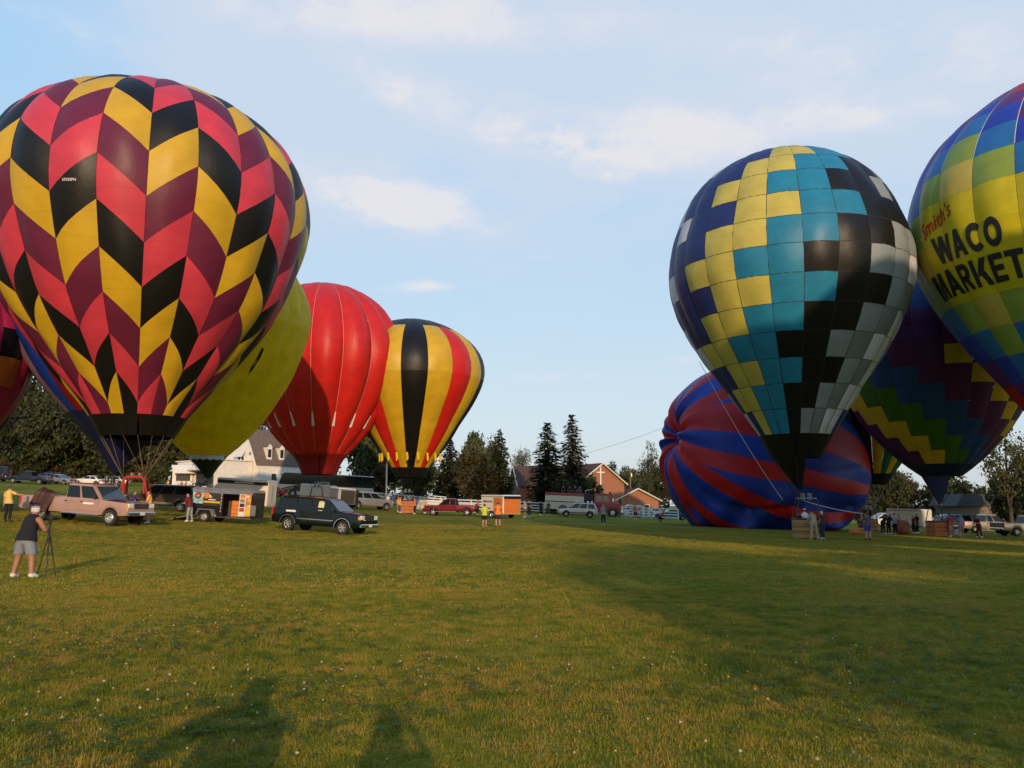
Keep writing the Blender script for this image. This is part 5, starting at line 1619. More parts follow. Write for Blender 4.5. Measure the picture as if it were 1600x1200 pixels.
VAN = dict(L=4.9, W=1.95, zb=.32, belt=1.05, roof=1.78, hood=.98, r=.34, arch=1.18, wx=(-1.45, 1.5),
           prof=[(-2.45, 1.0), (-2.38, 1.05), (1.2, 1.06), (1.4, 1.02), (2.25, .86), (2.4, .7), (2.45, .6)],
           cab=(-2.38, 1.75, -2.2, .55), windows=[(.04, .30), (.34, .58), (.61, .92, .61, .88)], doors=[(-.7, .4), (.43, 1.3)], style='five', tailz=1.0, bumper=M_DARK)

P_PINK = paint('rose_tan', (.44, .265, .205), .2, .35)
P_ROOFPINK = paint('wine', (.18, .035, .045), .2)
P_BLACKG = paint('black_green', (.005, .008, .006), .0, .24)
P_BROWN = paint('brown', (.085, .055, .038), .3)
P_MAROON = paint('maroon_truck', (.15, .010, .018), .2, .22)
P_SILVER = paint('silver', (.40, .40, .40), .7)
P_LSILVER = paint('pale_silver', (.52, .50, .47), .4)
P_TAN = paint('champagne', (.38, .31, .23), .6, .25)
P_NAVY = paint('navy_car', (.012, .016, .04), .3)
P_BLUE = paint('blue_car', (.05, .10, .22), .4)
P_WHITE = paint('white_car', (.72, .68, .62))
P_RED = paint('bright_red', (.50, .015, .012))
P_ENGINE = paint('engine_red', (.25, .012, .020), .1, .25)
P_CREAM = paint('cream', (.60, .54, .38), .0, .4)
P_DGREY = paint('dark_grey', (.05, .05, .055), .4)

GV = 'crew vehicles parked on the field'
tk = vehicle('pickup_truck', 'rose tan crew cab pickup with a brown tarp over its bed side', 'pickup', (36, 247), -15, dict(PICKUP, roofmat=P_PINK, handle=M_DARK, stripmat=M_CHROME), P_PINK, GV)
# magnetic sign on the door, dark hood paint, brown tarp over the bed side
q = MB(); q.box((.95, -1.020, 1.02), (.62, .012, .09)); q.build('door_sign', M_WHITE, tk)
q = MB(); q.add([(1.68, -.84, 1.226), (3.02, -.80, 1.162), (3.02, .80, 1.162), (1.68, .84, 1.226), (2.3, 0, 1.224), (1.68, 0, 1.252), (3.02, 0, 1.190)],
                [(0, 1, 6, 4), (0, 4, 5), (5, 4, 3), (4, 6, 2, 3)]); q.build('hood_panel', P_ROOFPINK, tk)
q = MB(); q.box((.22, 0, 1.960), (1.15, 1.3, .03), ch=.012); q.build('roof_panel', P_ROOFPINK, tk)
def tarp():
    t = thing('tarp', 'crumpled brown tarp hanging over the side of the rose pickup bed', 'tarp', tk.location, 0)
    t.rotation_euler = tk.rotation_euler
    rg = random.Random(3); vs = []; nx, nz = 16, 14
    for j in range(nz + 1):
        f = j / nz
        for i in range(nx + 1):
            u = i / nx; x = -2.30 + 1.10 * u
            if f < .35: y = -.30 - .76 * (f / .35); z = 1.42 + .22 * math.sin(math.pi * min(1, f / .35)) * (.5 + .5 * math.sin(u * 5 + 1)) - .06 * f
            else: y = -1.07 - .03 * math.sin(u * 16 + f * 4) - .10 * math.sin((f - .35) * 2.6); z = 1.40 - (f - .35) / .65 * (1.02 + .10 * math.sin(u * 7))
            vs.append((x + .10 * math.sin(f * 5), y + .045 * math.sin(u * 23 + f * 7), z + .03 * math.sin(u * 17)))
    fs = [(j * (nx + 1) + i, j * (nx + 1) + i + 1, (j + 1) * (nx + 1) + i + 1, (j + 1) * (nx + 1) + i) for j in range(nz) for i in range(nx)]
    mb = MB(); mb.add(vs, fs); mb.build('cloth', mat('brown_tarp', (.050, .017, .009), rough=.6, var=.3), t, 70)
tarp()

sb = vehicle('suv', 'long black green station wagon with silver wheels next to the open advertising trailer', 'suv', (427, 592), -19, SUBURBAN, P_BLACKG, GV)
q = MB(); q.box((-1.55, -1.012, 1.10), (.62, .014, .10)); q.build('side_sign', M_WHITE, sb)
q = MB()
yy, xx, zz = -.885, .30, 1.42
for (dx, dz, w, h) in ((0, .10, .36, .30), (-.03, -.12, .26, .22), (0, .27, .28, .07)): q.box((xx + dx, yy - .045 + (dz - .1) * .0, zz + dz), (w, .012, h), ch=.004, rx=-.22)
q.build('window_sticker', mat('pale_yellow_sticker', (.62, .60, .30), rough=.7), sb)
q = MB()
for sg in (-1, 1): q.tube((-2.2, sg * .70, 1.95), (.2, sg * .70, 1.95), .022, n=6)
q.build('roof_rack', M_DARK, sb)
q = MB(); q.add([(1.45, -.80, 1.212), (2.62, -.78, 1.13), (2.62, .78, 1.13), (1.45, .80, 1.212), (1.45, 0, 1.236), (2.62, 0, 1.156)], [(0, 1, 5, 4), (4, 5, 2, 3)])
q.build('hood_skin', P_BLACKG, sb)

vehicle('suv', 'brown and tan four door suv behind the man at the black trailer', 'suv', (198, 324), 174, dict(SUBURBAN, L=5.2, style='six', stripmat=P_TAN, flaremat=P_TAN, strip=(-1.15, 1.15, .58, .14)), P_BROWN, GV)
vehicle('pickup_truck', 'dark red pickup with silver wheels parked before the white fence', 'pickup', (662, 749), 178, dict(EXTCAB, bumper=M_DARK), P_MAROON, GV)
vehicle('suv', 'silver suv seen from behind at the right end of the small grey trailer', 'suv', (576, 0, 14.0), 34, dict(SUBURBAN, L=5.1, W=1.95, flare=False, strip=None), P_SILVER, GV)
vehicle('suv', 'pale silver compact suv parked in front of the fire engine', 'suv', (870, 933), 177, dict(SUV, bumper=M_DARK, strip=(-1.0, 1.0, .56, .10), stripmat=M_DARK), P_LSILVER, GV)
vehicle('car', 'bright red car half hidden between the cream trailer and the black wagon', 'car', (396, 452), 186, SEDAN, P_RED, GV)
vehicle('pickup_truck', 'champagne coloured pickup cut by the right edge of the view', 'pickup', (1536, 1660), 2, dict(EXTCAB, style='six', wx=(-1.75, 1.85), L=5.8), P_TAN, GV)
vehicle('pickup_truck', 'silver tan pickup with cab light behind the grey shirted man on the right', 'pickup', (1478, 1586), 4, dict(EXTCAB, L=5.75), P_TAN, GV)
vehicle('van', 'blue grey minivan just left of the right hand basket', 'van', (1432, 1512), 186, VAN, P_BLUE, GV)
vehicle('car', 'dark blue car partly hidden by the left edge of the fallen balloon', 'car', (1016, 1075), 182, SEDAN, P_BLUE, GV)
GP = 'cars parked along the far left edge of the field'
vehicle('van', 'tall navy blue van cut by the left edge', 'van', (-16, 0, 10.8), 178, dict(VAN, roof=2.2), P_NAVY, GP)
vehicle('pickup_truck', 'dark navy pickup with grey wheels parked on the far left', 'pickup', (45, 0, 11.0), 186, dict(EXTCAB, bumper=M_DARK), P_NAVY, GP)
vehicle('car', 'dark blue sedan behind the dark navy pickup', 'car', (70, 0, 10.2), 190, SEDAN, P_BLUE, GP)
vehicle('car', 'maroon hatchback between the navy pickup and the silver sedan', 'car', (84, 0, 9.9), 170, SEDAN, P_MAROON, GP)
vehicle('car', 'silver sedan facing right next to the maroon hatchback', 'car', (94, 0, 10.6), -14, dict(SEDAN, bumper=P_SILVER), P_SILVER, GP)
vehicle('car', 'white sedan parked before the dark trees left of the zigzag balloon basket', 'car', (139, 0, 10.4), 182, SEDAN, P_WHITE, GP)
vehicle('car', 'pale silver car right of the white sedan', 'car', (176, 0, 10.0), 184, dict(SEDAN, bumper=P_SILVER), P_LSILVER, GP)
vehicle('suv', 'silver suv with roof rack parked against the white barn', 'suv', (414, 0, 10.4), 182, SUV, P_SILVER, 'cars parked near the barn and church')
for (x0, x1, c_, spec, lab) in [(598, 636, P_NAVY, SEDAN, 'dark car behind the rail fence left of the striped balloon basket'),
                        (690, 722, P_DGREY, SEDAN, 'dark grey car behind the picket fence'), (716, 748, P_NAVY, SEDAN, 'navy car behind the fence near the bare cedar trunk'),
                        (660, 692, P_WHITE, SUV, 'white suv behind the rail fence below the dark trees'),
                        (790, 822, P_NAVY, SEDAN, 'dark sedan behind the roof of the orange trailer'), (815, 851, P_LSILVER, SUV, 'pale suv behind the white fence left of the fire engine'),
                        (963, 1002, P_WHITE, SUV, 'white suv behind the fence right of the fire engine'), (1000, 1034, P_WHITE, SEDAN, 'white car behind the fence near the fallen balloon'),
                        (1366, 1402, P_WHITE, VAN, 'white van behind the crew in black on the right')]:
    vehicle('car' if spec is not VAN else 'van', lab, 'car' if spec is SEDAN else 'suv' if spec is SUV else 'van', ((x0 + x1) / 2, 0, 10.3 + .5 * math.sin(x0)) if spec is not VAN else (1384, 0, 13), 180, spec, c_, 'cars parked near the barn and church')

# ---- trailers
def box_trailer(name, label, extent, heading, L, W, H, matr, axles=(-.3,), r=.34, roofmat=None, group='enclosed cargo trailers', cat='trailer', doors=True, vnose=.0, floor=.42):
    a = R(heading); p = fit_extent(extent[0], extent[1], L, W, a) if len(extent) == 2 else ground_pt(extent[0], extent[2])
    t = thing(name, label, cat, p, a, group); tilt_on_ground(t, L * .5)
    q = MB(); q.box((0, 0, (floor + H - .1) / 2), (L, W, H - .1 - floor), ch=.03); t_body = q.build('body', matr, t, 35)
    q = MB(); q.prism([(-L / 2 - .03, H - .11), (L / 2 + .03, H - .11), (L / 2 - .12, H), (-L / 2 + .12, H)], -W / 2 - .02, W / 2 + .02)
    q.build('roof', roofmat or M_STEELW, t, 30)
    for sg in (-1, 1):
        q = MB(); q.box((0, sg * (W / 2 + .012), floor + .05), (L, .03, .09), ch=.008); q.build('sill_rail', M_CHROME, t)
        q = MB(); q.box((0, sg * (W / 2 + .012), H - .16), (L, .03, .07), ch=.008); q.build('roof_rail', M_CHROME, t)
        for ax in axles:
            add_wheel(t, ax, sg * (W / 2 + .10), r, .2, 'steel')
            q = MB(); q.prism([(ax - .58, r * .9), (ax - .40, r * 2.15), (ax + .40, r * 2.15), (ax + .58, r * .9), (ax + .50, r * .9), (ax + .35, r * 2.02), (ax - .35, r * 2.02), (ax - .50, r * .9)], sg * (W / 2 + .0), sg * (W / 2 + .24))
            q.build('mudguard', T_GREY, t)
    q = MB(); q.tube((L / 2, -W * .3, floor), (L / 2 + 1.1, 0, floor - .02), .04, n=6); q.tube((L / 2, W * .3, floor), (L / 2 + 1.1, 0, floor - .02), .04, n=6)
    q.tube((L / 2 + 1.0, 0, 0), (L / 2 + 1.0, 0, .8), .03, n=6); q.build('drawbar', M_DARK, t)
    if doors:
        for sg in (-1, 1):
            q = MB(); q.box((-L / 2 - .02, sg * W * .24, (floor + H) / 2 - .02), (.04, W * .46, H - floor - .3), ch=.01); d = q.build('rear_door', matr, t)
            q = MB(); q.tube((-L / 2 - .06, sg * W * .06, floor + .3), (-L / 2 - .06, sg * W * .06, H - .4), .016, n=5); q.build('latch_bar', M_CHROME, d)
            q = MB(); q.box((-L / 2 - .01, sg * W * .44, floor + .05), (.05, .12, .10)); q.build('taillight', M_RED, t)
    return t
T_WHITE = paint('trailer_white', (.74, .66, .54), 0, .4); T_BLACK = paint('trailer_black', (.012, .013, .016), .0, .3); T_ORANGE = paint('trailer_orange', (.58, .17, .04), 0, .4)
T_GREY = paint('trailer_grey', (.20, .20, .21), .3)

def open_trailer():
    """black advertising trailer: its interior is open at the side door and at the ramp end"""
    L, W, H, fl = 3.75, 1.85, 1.92, .40
    a = R(-5); p = fit_extent(303, 414, L, W, a)
    t = thing('trailer', 'black advertising trailer with open side door, posters and lowered ramp', 'trailer', p, a, 'enclosed cargo trailers'); tilt_on_ground(t, 2.)
    d0, d1 = .10, 1.25           # side door opening on the near side
    q = MB(); y = -W / 2
    q.box(((-L / 2 + d0) / 2, y, (fl + H) / 2), (d0 + L / 2, .05, H - fl)); q.build('near_wall', T_BLACK, t)
    q = MB(); q.box(((d1 + L / 2) / 2, y, (fl + H) / 2), (L / 2 - d1, .05, H - fl)); q.build('near_wall', T_BLACK, t)
    q = MB(); q.box((0, W / 2, (fl + H) / 2), (L, .05, H - fl)); q.build('far_wall', mat('trailer_lining', (.10, .05, .03), rough=.8), t)
    q = MB(); q.box((L / 2 + .03, 0, (fl + H) / 2), (.05, W + .05, H - fl)); q.build('nose_wall', T_BLACK, t)
    q = MB(); q.box((0, 0, fl - .04), (L, W, .08)); q.build('floor', M_WOOD, t)
    q = MB(); q.prism([(-L / 2 - .10, H + .004), (L / 2 + .08, H + .004), (L / 2 - .05, H + .16), (-L / 2 + .15, H + .16)], -W / 2 - .04, W / 2 + .04); q.build('roof', T_GREY, t, 30)
    q = MB(); q.box((-.35, y - .045, H - .06), (L - .72, .03, .20), ch=.01); q.build('roof_rail', M_CHROME, t)
    q = MB(); q.box((L / 2 - .42, y - .05, H - .02), (.95, .06, .24), ch=.03); q.build('nose_cap', T_GREY, t)
    q = MB(); q.box((L / 2 - .02, y - .035, (fl + H) / 2 - .3), (.62, .03, .62)); q.build('stone_guard', M_STEEL, t)
    q = MB(); q.box((-.1, y - .035, fl - .02), (L - .2, .04, .07)); q.build('sill_rail', M_CHROME, t)
    for sg in (-1, 1):
        add_wheel(t, -L / 2 + .95, sg * (W / 2 + .12), .33, .2, 'steel')
        ax = -L / 2 + .95; z = .33
        q = MB(); q.prism([(ax - .58, .40), (ax - .40, .80), (ax + .40, .80), (ax + .58, .40), (ax + .50, .40), (ax + .34, .74), (ax - .34, .74), (ax - .50, .40)], sg * (W / 2 + .03), sg * (W / 2 + .26)); q.build('mudguard', T_GREY, t)
    q = MB(); q.slab([(-L / 2 - 1.35, -W / 2, .06), (-L / 2 - 1.35, W / 2, .06), (-L / 2, W / 2, fl), (-L / 2, -W / 2, fl)], .06); q.build('ramp', M_WOOD, t)
    q = MB(); q.tube((L / 2, -W * .3, fl), (L / 2 + 1.0, 0, fl - .05), .04, n=6); q.tube((L / 2, W * .3, fl), (L / 2 + 1.0, 0, fl - .05), .04, n=6); q.build('drawbar', M_DARK, t)
    # posters: sky blue one with a balloon badge, dark one with an orange starburst and a yellow strip
    def poster(name, x0, x1, z0, z1, m, off=.03):
        q = MB(); q.box(((x0 + x1) / 2, y - off, (z0 + z1) / 2), (x1 - x0, .012, z1 - z0)); return q.build(name, m, t)
    def disc(parent, x, z, r, m, off, sx=1.):
        q = MB(); n = 20
        q.add([(x + sx * r * math.cos(6.2832 * k / n), y - off, z + r * math.sin(6.2832 * k / n)) for k in range(n)], [tuple(range(n))]); return q.build('badge', m, parent)
    sky_m = mat('poster_sky', (.30, .45, .50), rough=.5, var=.45, scale=5); dk = mat('poster_dark', (.03, .02, .02), rough=.5); oj = mat('poster_orange', (.60, .20, .03), rough=.5)
    rd = mat('poster_red', (.42, .04, .02), rough=.5); yl = mat('poster_yellow', (.70, .45, .03), rough=.5); wh = mat('poster_white', (.70, .66, .60), rough=.5)
    pn = poster('poster', -L / 2 + .04, -L / 2 + .70, 1.10, 1.86, sky_m)
    disc(pn, -L / 2 + .37, 1.58, .22, dk, .040, .9); disc(pn, -L / 2 + .37, 1.60, .17, rd, .044, .9)
    q = MB(); q.add([(-L / 2 + .37 - .10, y - .048, 1.52), (-L / 2 + .37 + .10, y - .048, 1.52), (-L / 2 + .40, y - .048, 1.34), (-L / 2 + .34, y - .048, 1.34)], [(0, 1, 2, 3)]); q.build('badge', mat('poster_green', (.05, .16, .05), rough=.5), pn)
    for dx in (-.06, .05): disc(pn, -L / 2 + .37 + dx, 1.56, .05, yl, .049, .6)
    pn = poster('poster', -L / 2 + .72, .02, 1.0, 1.86, dk)
    disc(pn, -.98, 1.62, .20, oj, .040)
    q = MB()
    for k in range(4):
        z = 1.80 - k * .10; q.add([(-1.16, y - .042, z + .03), (-1.16, y - .042, z - .02), (-1.30 + .02 * k, y - .042, z)], [(0, 1, 2)])
        q.add([(-.80, y - .042, 1.66 - k * .05), (-.80, y - .042, 1.61 - k * .05), (-.60, y - .042, 1.56 - k * .03)], [(0, 1, 2)])
    q.build('badge', wh, pn)
    q = MB(); q.box((-.62, y - .042, 1.36), (.45, .008, .06)); q.build('badge', wh, pn)
    q = MB(); q.box((-.62, y - .042, 1.22), (1.05, .008, .10)); q.build('badge', yl, pn)
    # opened door leaf folded forward with photographs
    pn = poster('side_door', d1 + .02 - .16, d1 + .26, fl + .08, 1.80, wh, .07)
    rg = random.Random(2)
    for k in range(5):
        z = 1.67 - k * .265
        q = MB(); q.box((d1 + .06, y - .082, z), (.30, .006, .22)); q.build('photograph', [oj, rd, mat('poster_grey', (.22, .2, .19)), wh, dk][(k * 2) % 5], pn)
    pn = poster('side_door', d1 + .27, d1 + .60, fl + .08, 1.80, oj, .07)
    q = MB(); q.box((d1 + .435, y - .082, fl + .42), (.31, .006, .52)); q.build('photograph', yl, pn)
    for k in range(4):
        q = MB(); q.box((d1 + .43 + (.05 if k % 2 else -.05), y - .082, 1.68 - k * .2), (.17, .006, .13)); q.build('photograph', [wh, yl, mat('poster_grey', (.22, .2, .19)), wh][k], pn)
    q = MB()
    for k in range(6): q.tube((-.02, y - .05, fl + .25 + k * .2), (-.02, y - .05, fl + .38 + k * .2), .02, n=5)
    q.build('hinge', M_CHROME, t)
    b = thing('crate', 'orange crate standing inside the open side door of the black trailer', 'crate', t.location); b.rotation_euler = t.rotation_euler
    q = MB(); q.box((.80, -.30, fl + .50), (.62, .62, .96), ch=.03); q.build('box', oj, b)
    q = MB()
    for z in (.2, .45, .7): q.box((.80, -.615, fl + z), (.60, .02, .03))
    q.build('rib', rd, b)
    return t
open_trailer()
wt = box_trailer('trailer', 'cream cargo trailer with a black lettered top stripe behind the black trailer', (340, 433), 176, 4.3, 2.1, 2.6, T_WHITE, (-.2,), group='enclosed cargo trailers')
q = MB(); q.box((0, 1.066, 2.29), (4.28, .012, .26)); q.build('top_stripe', T_BLACK, wt)
q = MB()
for k in range(15): q.box((-.9 + k * .11, 1.076, 2.29), (.07, .006, .09))
q.build('stripe_lettering', M_WHITE, wt)
box_trailer('trailer', 'white cargo trailer parked in front of the black coach', (496, 0, 12.8), 178, 4.0, 2.1, 2.15, T_WHITE, (-.4, .5))
gt = box_trailer('trailer', 'small grey trailer with its rear doors swung open next to the silver suv', (516, 556), 118, 3.4, 1.9, 2.15, T_GREY, (0,), doors=False)
q = MB(); q.box((-1.72, 0, 1.2), (.02, 1.7, 1.4)); q.build('opening', M_DARK, gt)
for sg in (-1, 1):
    q = MB(); q.box((-1.72 - .45, sg * .98, 1.22), (.92, .05, 1.5), ch=.01); q.build('rear_door', M_STEELW if sg > 0 else T_BLACK, gt)
ot = box_trailer('trailer', 'peach and orange trailer with its orange rear ramp door open, right of the red pickup', (752, 813), 128, 3.6, 2.1, 2.25, T_WHITE, (-.2,), doors=False)
q = MB(); q.box((-.95, 1.07, 1.25), (1.35, .03, 1.5)); q.build('side_door', T_ORANGE, ot)
q = MB(); q.box((-1.82, 0, 1.20), (.03, 1.95, 1.45)); q.build('rear_door', T_ORANGE, ot)
q = MB(); q.box((-1.84, 0, 2.0), (.03, 2.0, .26)); q.build('rear_header', T_BLACK, ot)
put_text('Midwest Inc', .30, Matrix.Translation((.72, 1.056, 1.62)) @ Matrix.Rotation(math.pi, 4, 'Z') @ Matrix.Rotation(math.pi / 2, 4, 'X'), mat('sign_brown', (.12, .07, .05)), ot, .012, .2)
q = MB(); q.box((.95, 1.058, .95), (1.6, .012, .16)); q.build('stripe', T_ORANGE, ot)
box_trailer('trailer', 'small white cargo trailer with a sunlit end before the dark trees on the right', (1421, 0, 15.2), 128, 3.7, 2.1, 2.2, T_WHITE, (0,))

# ---- coach
def coach():
    L, W, H = 13.6, 2.55, 3.55
    a = R(180); p = fit_extent(434, 584, L, W, a)
    t = thing('coach', 'black and cream touring coach with swooping brown stripes behind the red balloon', 'coach', p, a); tilt_on_ground(t, 6)
    # side outline front at +x
    q = MB(); q.prism([(-6.8, .35), (6.55, .35), (6.75, .6), (6.78, 1.2), (6.6, 1.75), (-6.8, 1.85)], -W / 2, W / 2); q.build('body', P_CREAM, t, 30)
    q = MB(); q.prism([(-6.78, 1.853), (6.58, 1.753), (6.15, 3.2), (5.8, 3.45), (-6.70, 3.45)], -W / 2 + .02, W / 2 - .02); q.build('window_band', M_GLASS, t, 30)
    q = MB(); q.prism([(-6.75, 3.453), (5.85, 3.453), (5.6, 3.56), (-6.6, 3.56)], -W / 2 - .01, W / 2 + .01); q.build('roof', M_STEELW, t, 30)
    y = W / 2
    for dz, m in ((0, mat('coach_brown', (.09, .025, .018), rough=.4)), (-.22, mat('coach_gold', (.40, .28, .12), rough=.4)), (-.36, mat('coach_brown', (.09, .025, .018)))):
        for x0, x1, z0, z1 in ((6.3, 2.6, 1.0, 1.72), (1.4, -5.6, .75, 1.65)):
            q = MB(); vs = []; n = 12
            for k in range(n + 1):
                u = k / n; x = x0 + (x1 - x0) * u; z = z0 + dz * .9 + (z1 - z0) * math.sin(u * math.pi * .5) ** 1.0 - (.45 * max(0, (u - .75) / .25) ** 2 if x0 < 2 else 0)
                w_ = .05 + .07 * math.sin(math.pi * u)
                vs += [(x, y + .012, z - w_), (x, y + .012, z + w_)]
            q.add(vs, [(2 * k, 2 * k + 1, 2 * k + 3, 2 * k + 2) for k in range(n)]); q.build('swoosh', m, t)
    q = MB(); q.prism([(1.9, .65), (4.3, .95), (4.3, 1.70), (1.9, 1.74)], y + .001, y + .014); q.build('dark_patch', M_DARK, t)
    put_text('LANTER', .62, Matrix.Translation((.2, y + .02, 1.55 + .62)) @ Matrix.Rotation(math.pi, 4, 'Z') @ Matrix.Rotation(math.pi / 2, 4, 'X'), mat('coach_letter', (.35, .36, .36)), t, .02)
    for wx in (4.4, -3.6, -4.9):
        for sg in (-1, 1):
            add_wheel(t, wx, sg * (W / 2 - .12), .5, .3, 'steel')
            q = MB(); q.lathe([(.62, 0), (.62, .02), (.5, .02), (.5, 0)], 20, 0, Matrix.Translation((wx, sg * (W / 2 + (.0 if sg > 0 else -.0)), .5)) @ Matrix.Rotation(-sg * math.pi / 2, 4, 'X'), caps=False); q.build('wheel_arch', M_DARK, t)
    for sg in (-1, 1):
        q = MB(); q.box((6.76, sg * .9, .85), (.06, .4, .25), ch=.02); q.build('headlight', M_LAMP, t)
        q = MB(); q.path([(6.2, sg * 1.1, 3.2), (6.9, sg * 1.35, 3.0), (6.95, sg * 1.38, 2.4)], [.03] * 3, 5); q.box((6.95, sg * 1.38, 2.3), (.14, .22, .45), ch=.03); q.build('mirror', M_DARK, t)
    q = MB()
    for k in range(9): q.box((-5.6 + k * 1.3, y + .004, 2.62), (.05, .012, 1.5))
    q.build('window_divider', M_DARK, t)
coach()

# ---- fire engine
def fire_engine():
    L, W = 9.6, 2.5
    a = R(-8); p = ground_pt(911, 11.6)
    t = thing('fire_engine', 'maroon and white fire engine with people sitting on top of its body', 'fire engine', p, a); tilt_on_ground(t, 5); t.scale = (1.06, 1.06, 1.06)
    q = MB(); q.box((-2.35, 0, 1.50), (4.9, W, 1.75), ch=.03); q.build('equipment_body', P_LSILVER if False else paint('engine_white', (.62, .55, .42)), t, 30)
    q = MB(); q.box((-2.35, 0, 2.56), (4.92, W + .02, .36), ch=.03); q.build('hose_bed', P_ENGINE, t, 30)
    q = MB(); q.box((-2.2, 0, .62), (5.2, W * .7, .3)); q.build('chassis', M_DARK, t)
    for x in (-4.25, -3.1, -1.9, -.75):
        q = MB(); q.box((x, -W / 2 - .012, 1.98), (1.02, .03, .62), ch=.01); d = q.build('locker_door', paint('engine_white', (.62, .55, .42)), t)
        q = MB(); q.box((x, -W / 2 - .035, 1.74), (.3, .02, .04)); q.build('handle', M_CHROME, d)
        if x not in (-3.1, -1.9):
            q = MB(); q.box((x, -W / 2 - .012, 1.22), (1.02, .03, .80), ch=.01); q.build('locker_door', paint('engine_white', (.62, .55, .42)), t)
    q = MB(); q.box((-2.3, -W / 2 - .03, 1.62), (4.7, .05, .07)); q.build('rub_rail', M_DARK, t)
    q = MB(); q.box((.72, 0, 1.72), (1.2, W * .96, 1.9), ch=.03); q.build('pump_panel', M_DARK, t, 30)
    q = MB()
    for k in range(4):
        q.lathe([(.001, 0), (.10, 0), (.10, .05)], 10, 0, Matrix.Translation((.40 + .24 * k, -W * .48 - .0, 1.5 + .25 * (k % 2))) @ Matrix.Rotation(math.pi / 2, 4, 'X'))
    q.build('gauge', M_CHROME, t)
    # cab
    q = MB(); q.prism([(1.38, .75), (4.75, .75), (4.8, 1.25), (4.65, 1.62), (3.65, 1.78), (3.25, 2.72), (1.38, 2.78)], -W / 2, W / 2); q.build('cab', P_ENGINE, t, 30)
    q = MB(); q.prism([(1.34, 2.783), (3.3, 2.723), (3.2, 2.84), (1.45, 2.88)], -W / 2 - .01, W / 2 + .01); q.build('cab_roof', P_DGREY, t, 30)
    for sg in (-1, 1):
        for x0, x1, x2, x3 in ((1.6, 2.4, 2.4, 1.6), (2.52, 3.38, 3.12, 2.52)):
            q = MB(); qd = [(x0, sg * (W / 2 + .004), 1.82), (x1, sg * (W / 2 + .004), 1.82), (x2, sg * (W / 2 + .004), 2.58), (x3, sg * (W / 2 + .004), 2.58)]
            if sg > 0: qd = qd[::-1]
            q.slab(qd, .012); q.build('window', M_SCREEN, t)
        q = MB(); q.box((4.78, sg * .95, 1.12), (.10, .34, .24), ch=.02); q.build('headlight', M_LAMP, t)
        q = MB(); q.path([(3.5, sg * 1.25, 2.0), (3.75, sg * 1.5, 2.1)], [.025] * 2, 5); q.box((3.75, sg * 1.5, 2.15), (.1, .2, .4), ch=.02); q.build('mirror', M_CHROME, t)
        for wx in (-2.5, 3.75): add_wheel(t, wx, sg * (W / 2 - .14), .5, .3, 'steel')
        for wx in (-2.5, 3.75):
            q = MB(); q.lathe([(.66, 0), (.66, .03), (.5, .03), (.5, 0)], 20, 0, Matrix.Translation((wx, sg * (W / 2 + .0), .55)) @ Matrix.Rotation(-sg * math.pi / 2, 4, 'X'), caps=False); q.build('wheel_arch', M_DARK, t)
    q = MB(); q.slab([(3.70, -1.05, 1.86), (3.70, 1.05, 1.86), (3.34, 1.05, 2.64), (3.34, -1.05, 2.64)], .012); q.build('windscreen', M_SCREEN, t)
    q = MB(); q.box((2.3, 0, 2.96), (.3, 1.7, .14), ch=.03); q.build('light_bar', M_RED, t)
    q = MB(); q.box((4.9, 0, .72), (.3, W, .3), ch=.05); q.build('front_bumper', M_CHROME, t)
    q = MB(); q.box((4.79, 0, 1.15), (.06, 1.2, .5)); q.build('grille', M_CHROME, t)
    q = MB(); q.tube((.2, -.3, 2.7), (.2, -.3, 3.1), .06, n=8); q.tube((.2, -.3, 3.1), (.9, -.3, 3.3), .05, .04, 8); q.build('water_cannon', M_CHROME, t)
    return t
FE = fire_engine()

# ------------------------------------------------------------------ people
SKIN = mat('skin', (.42, .22, .14), rough=.6, var=.08); SKIND = mat('skin_tan', (.34, .16, .09), rough=.6, var=.08)
HAIRS = {k: mat('hair_' + k, c, rough=.8, var=.25, scale=20) for k, c in dict(brown=(.06, .035, .02), black=(.015, .012, .010), white=(.55, .52, .48), grey=(.25, .23, .21), blond=(.33, .22, .10)).items()}
CLOTH = {}
def cloth(name, c):
    if name not in CLOTH: CLOTH[name] = mat('cloth_' + name, c, rough=.9, var=.12, scale=9, bump=.15)
    return CLOTH[name]
CL = dict(black=(.008, .008, .011), darknavy=(.018, .022, .045), greyshort=(.20, .22, .25), white=(.70, .68, .66), yellow=(.66, .44, .12), orange=(.75, .20, .03), neon=(.50, .58, .05), red=(.48, .02, .02),
          purple=(.05, .025, .12), khaki=(.33, .27, .17), tan=(.40, .30, .20), denim=(.06, .085, .15), lblue=(.28, .42, .55), lilac=(.34, .30, .42), plum=(.10, .06, .11), blue=(.03, .05, .26), darkred=(.15, .015, .02),
          grey=(.28, .29, .31), amber=(.70, .34, .08), pinkred=(.55, .12, .10), brown=(.10, .06, .04), olive=(.09, .10, .05), teal=(.05, .20, .24))
for k, c in CL.items(): cloth(k, c)

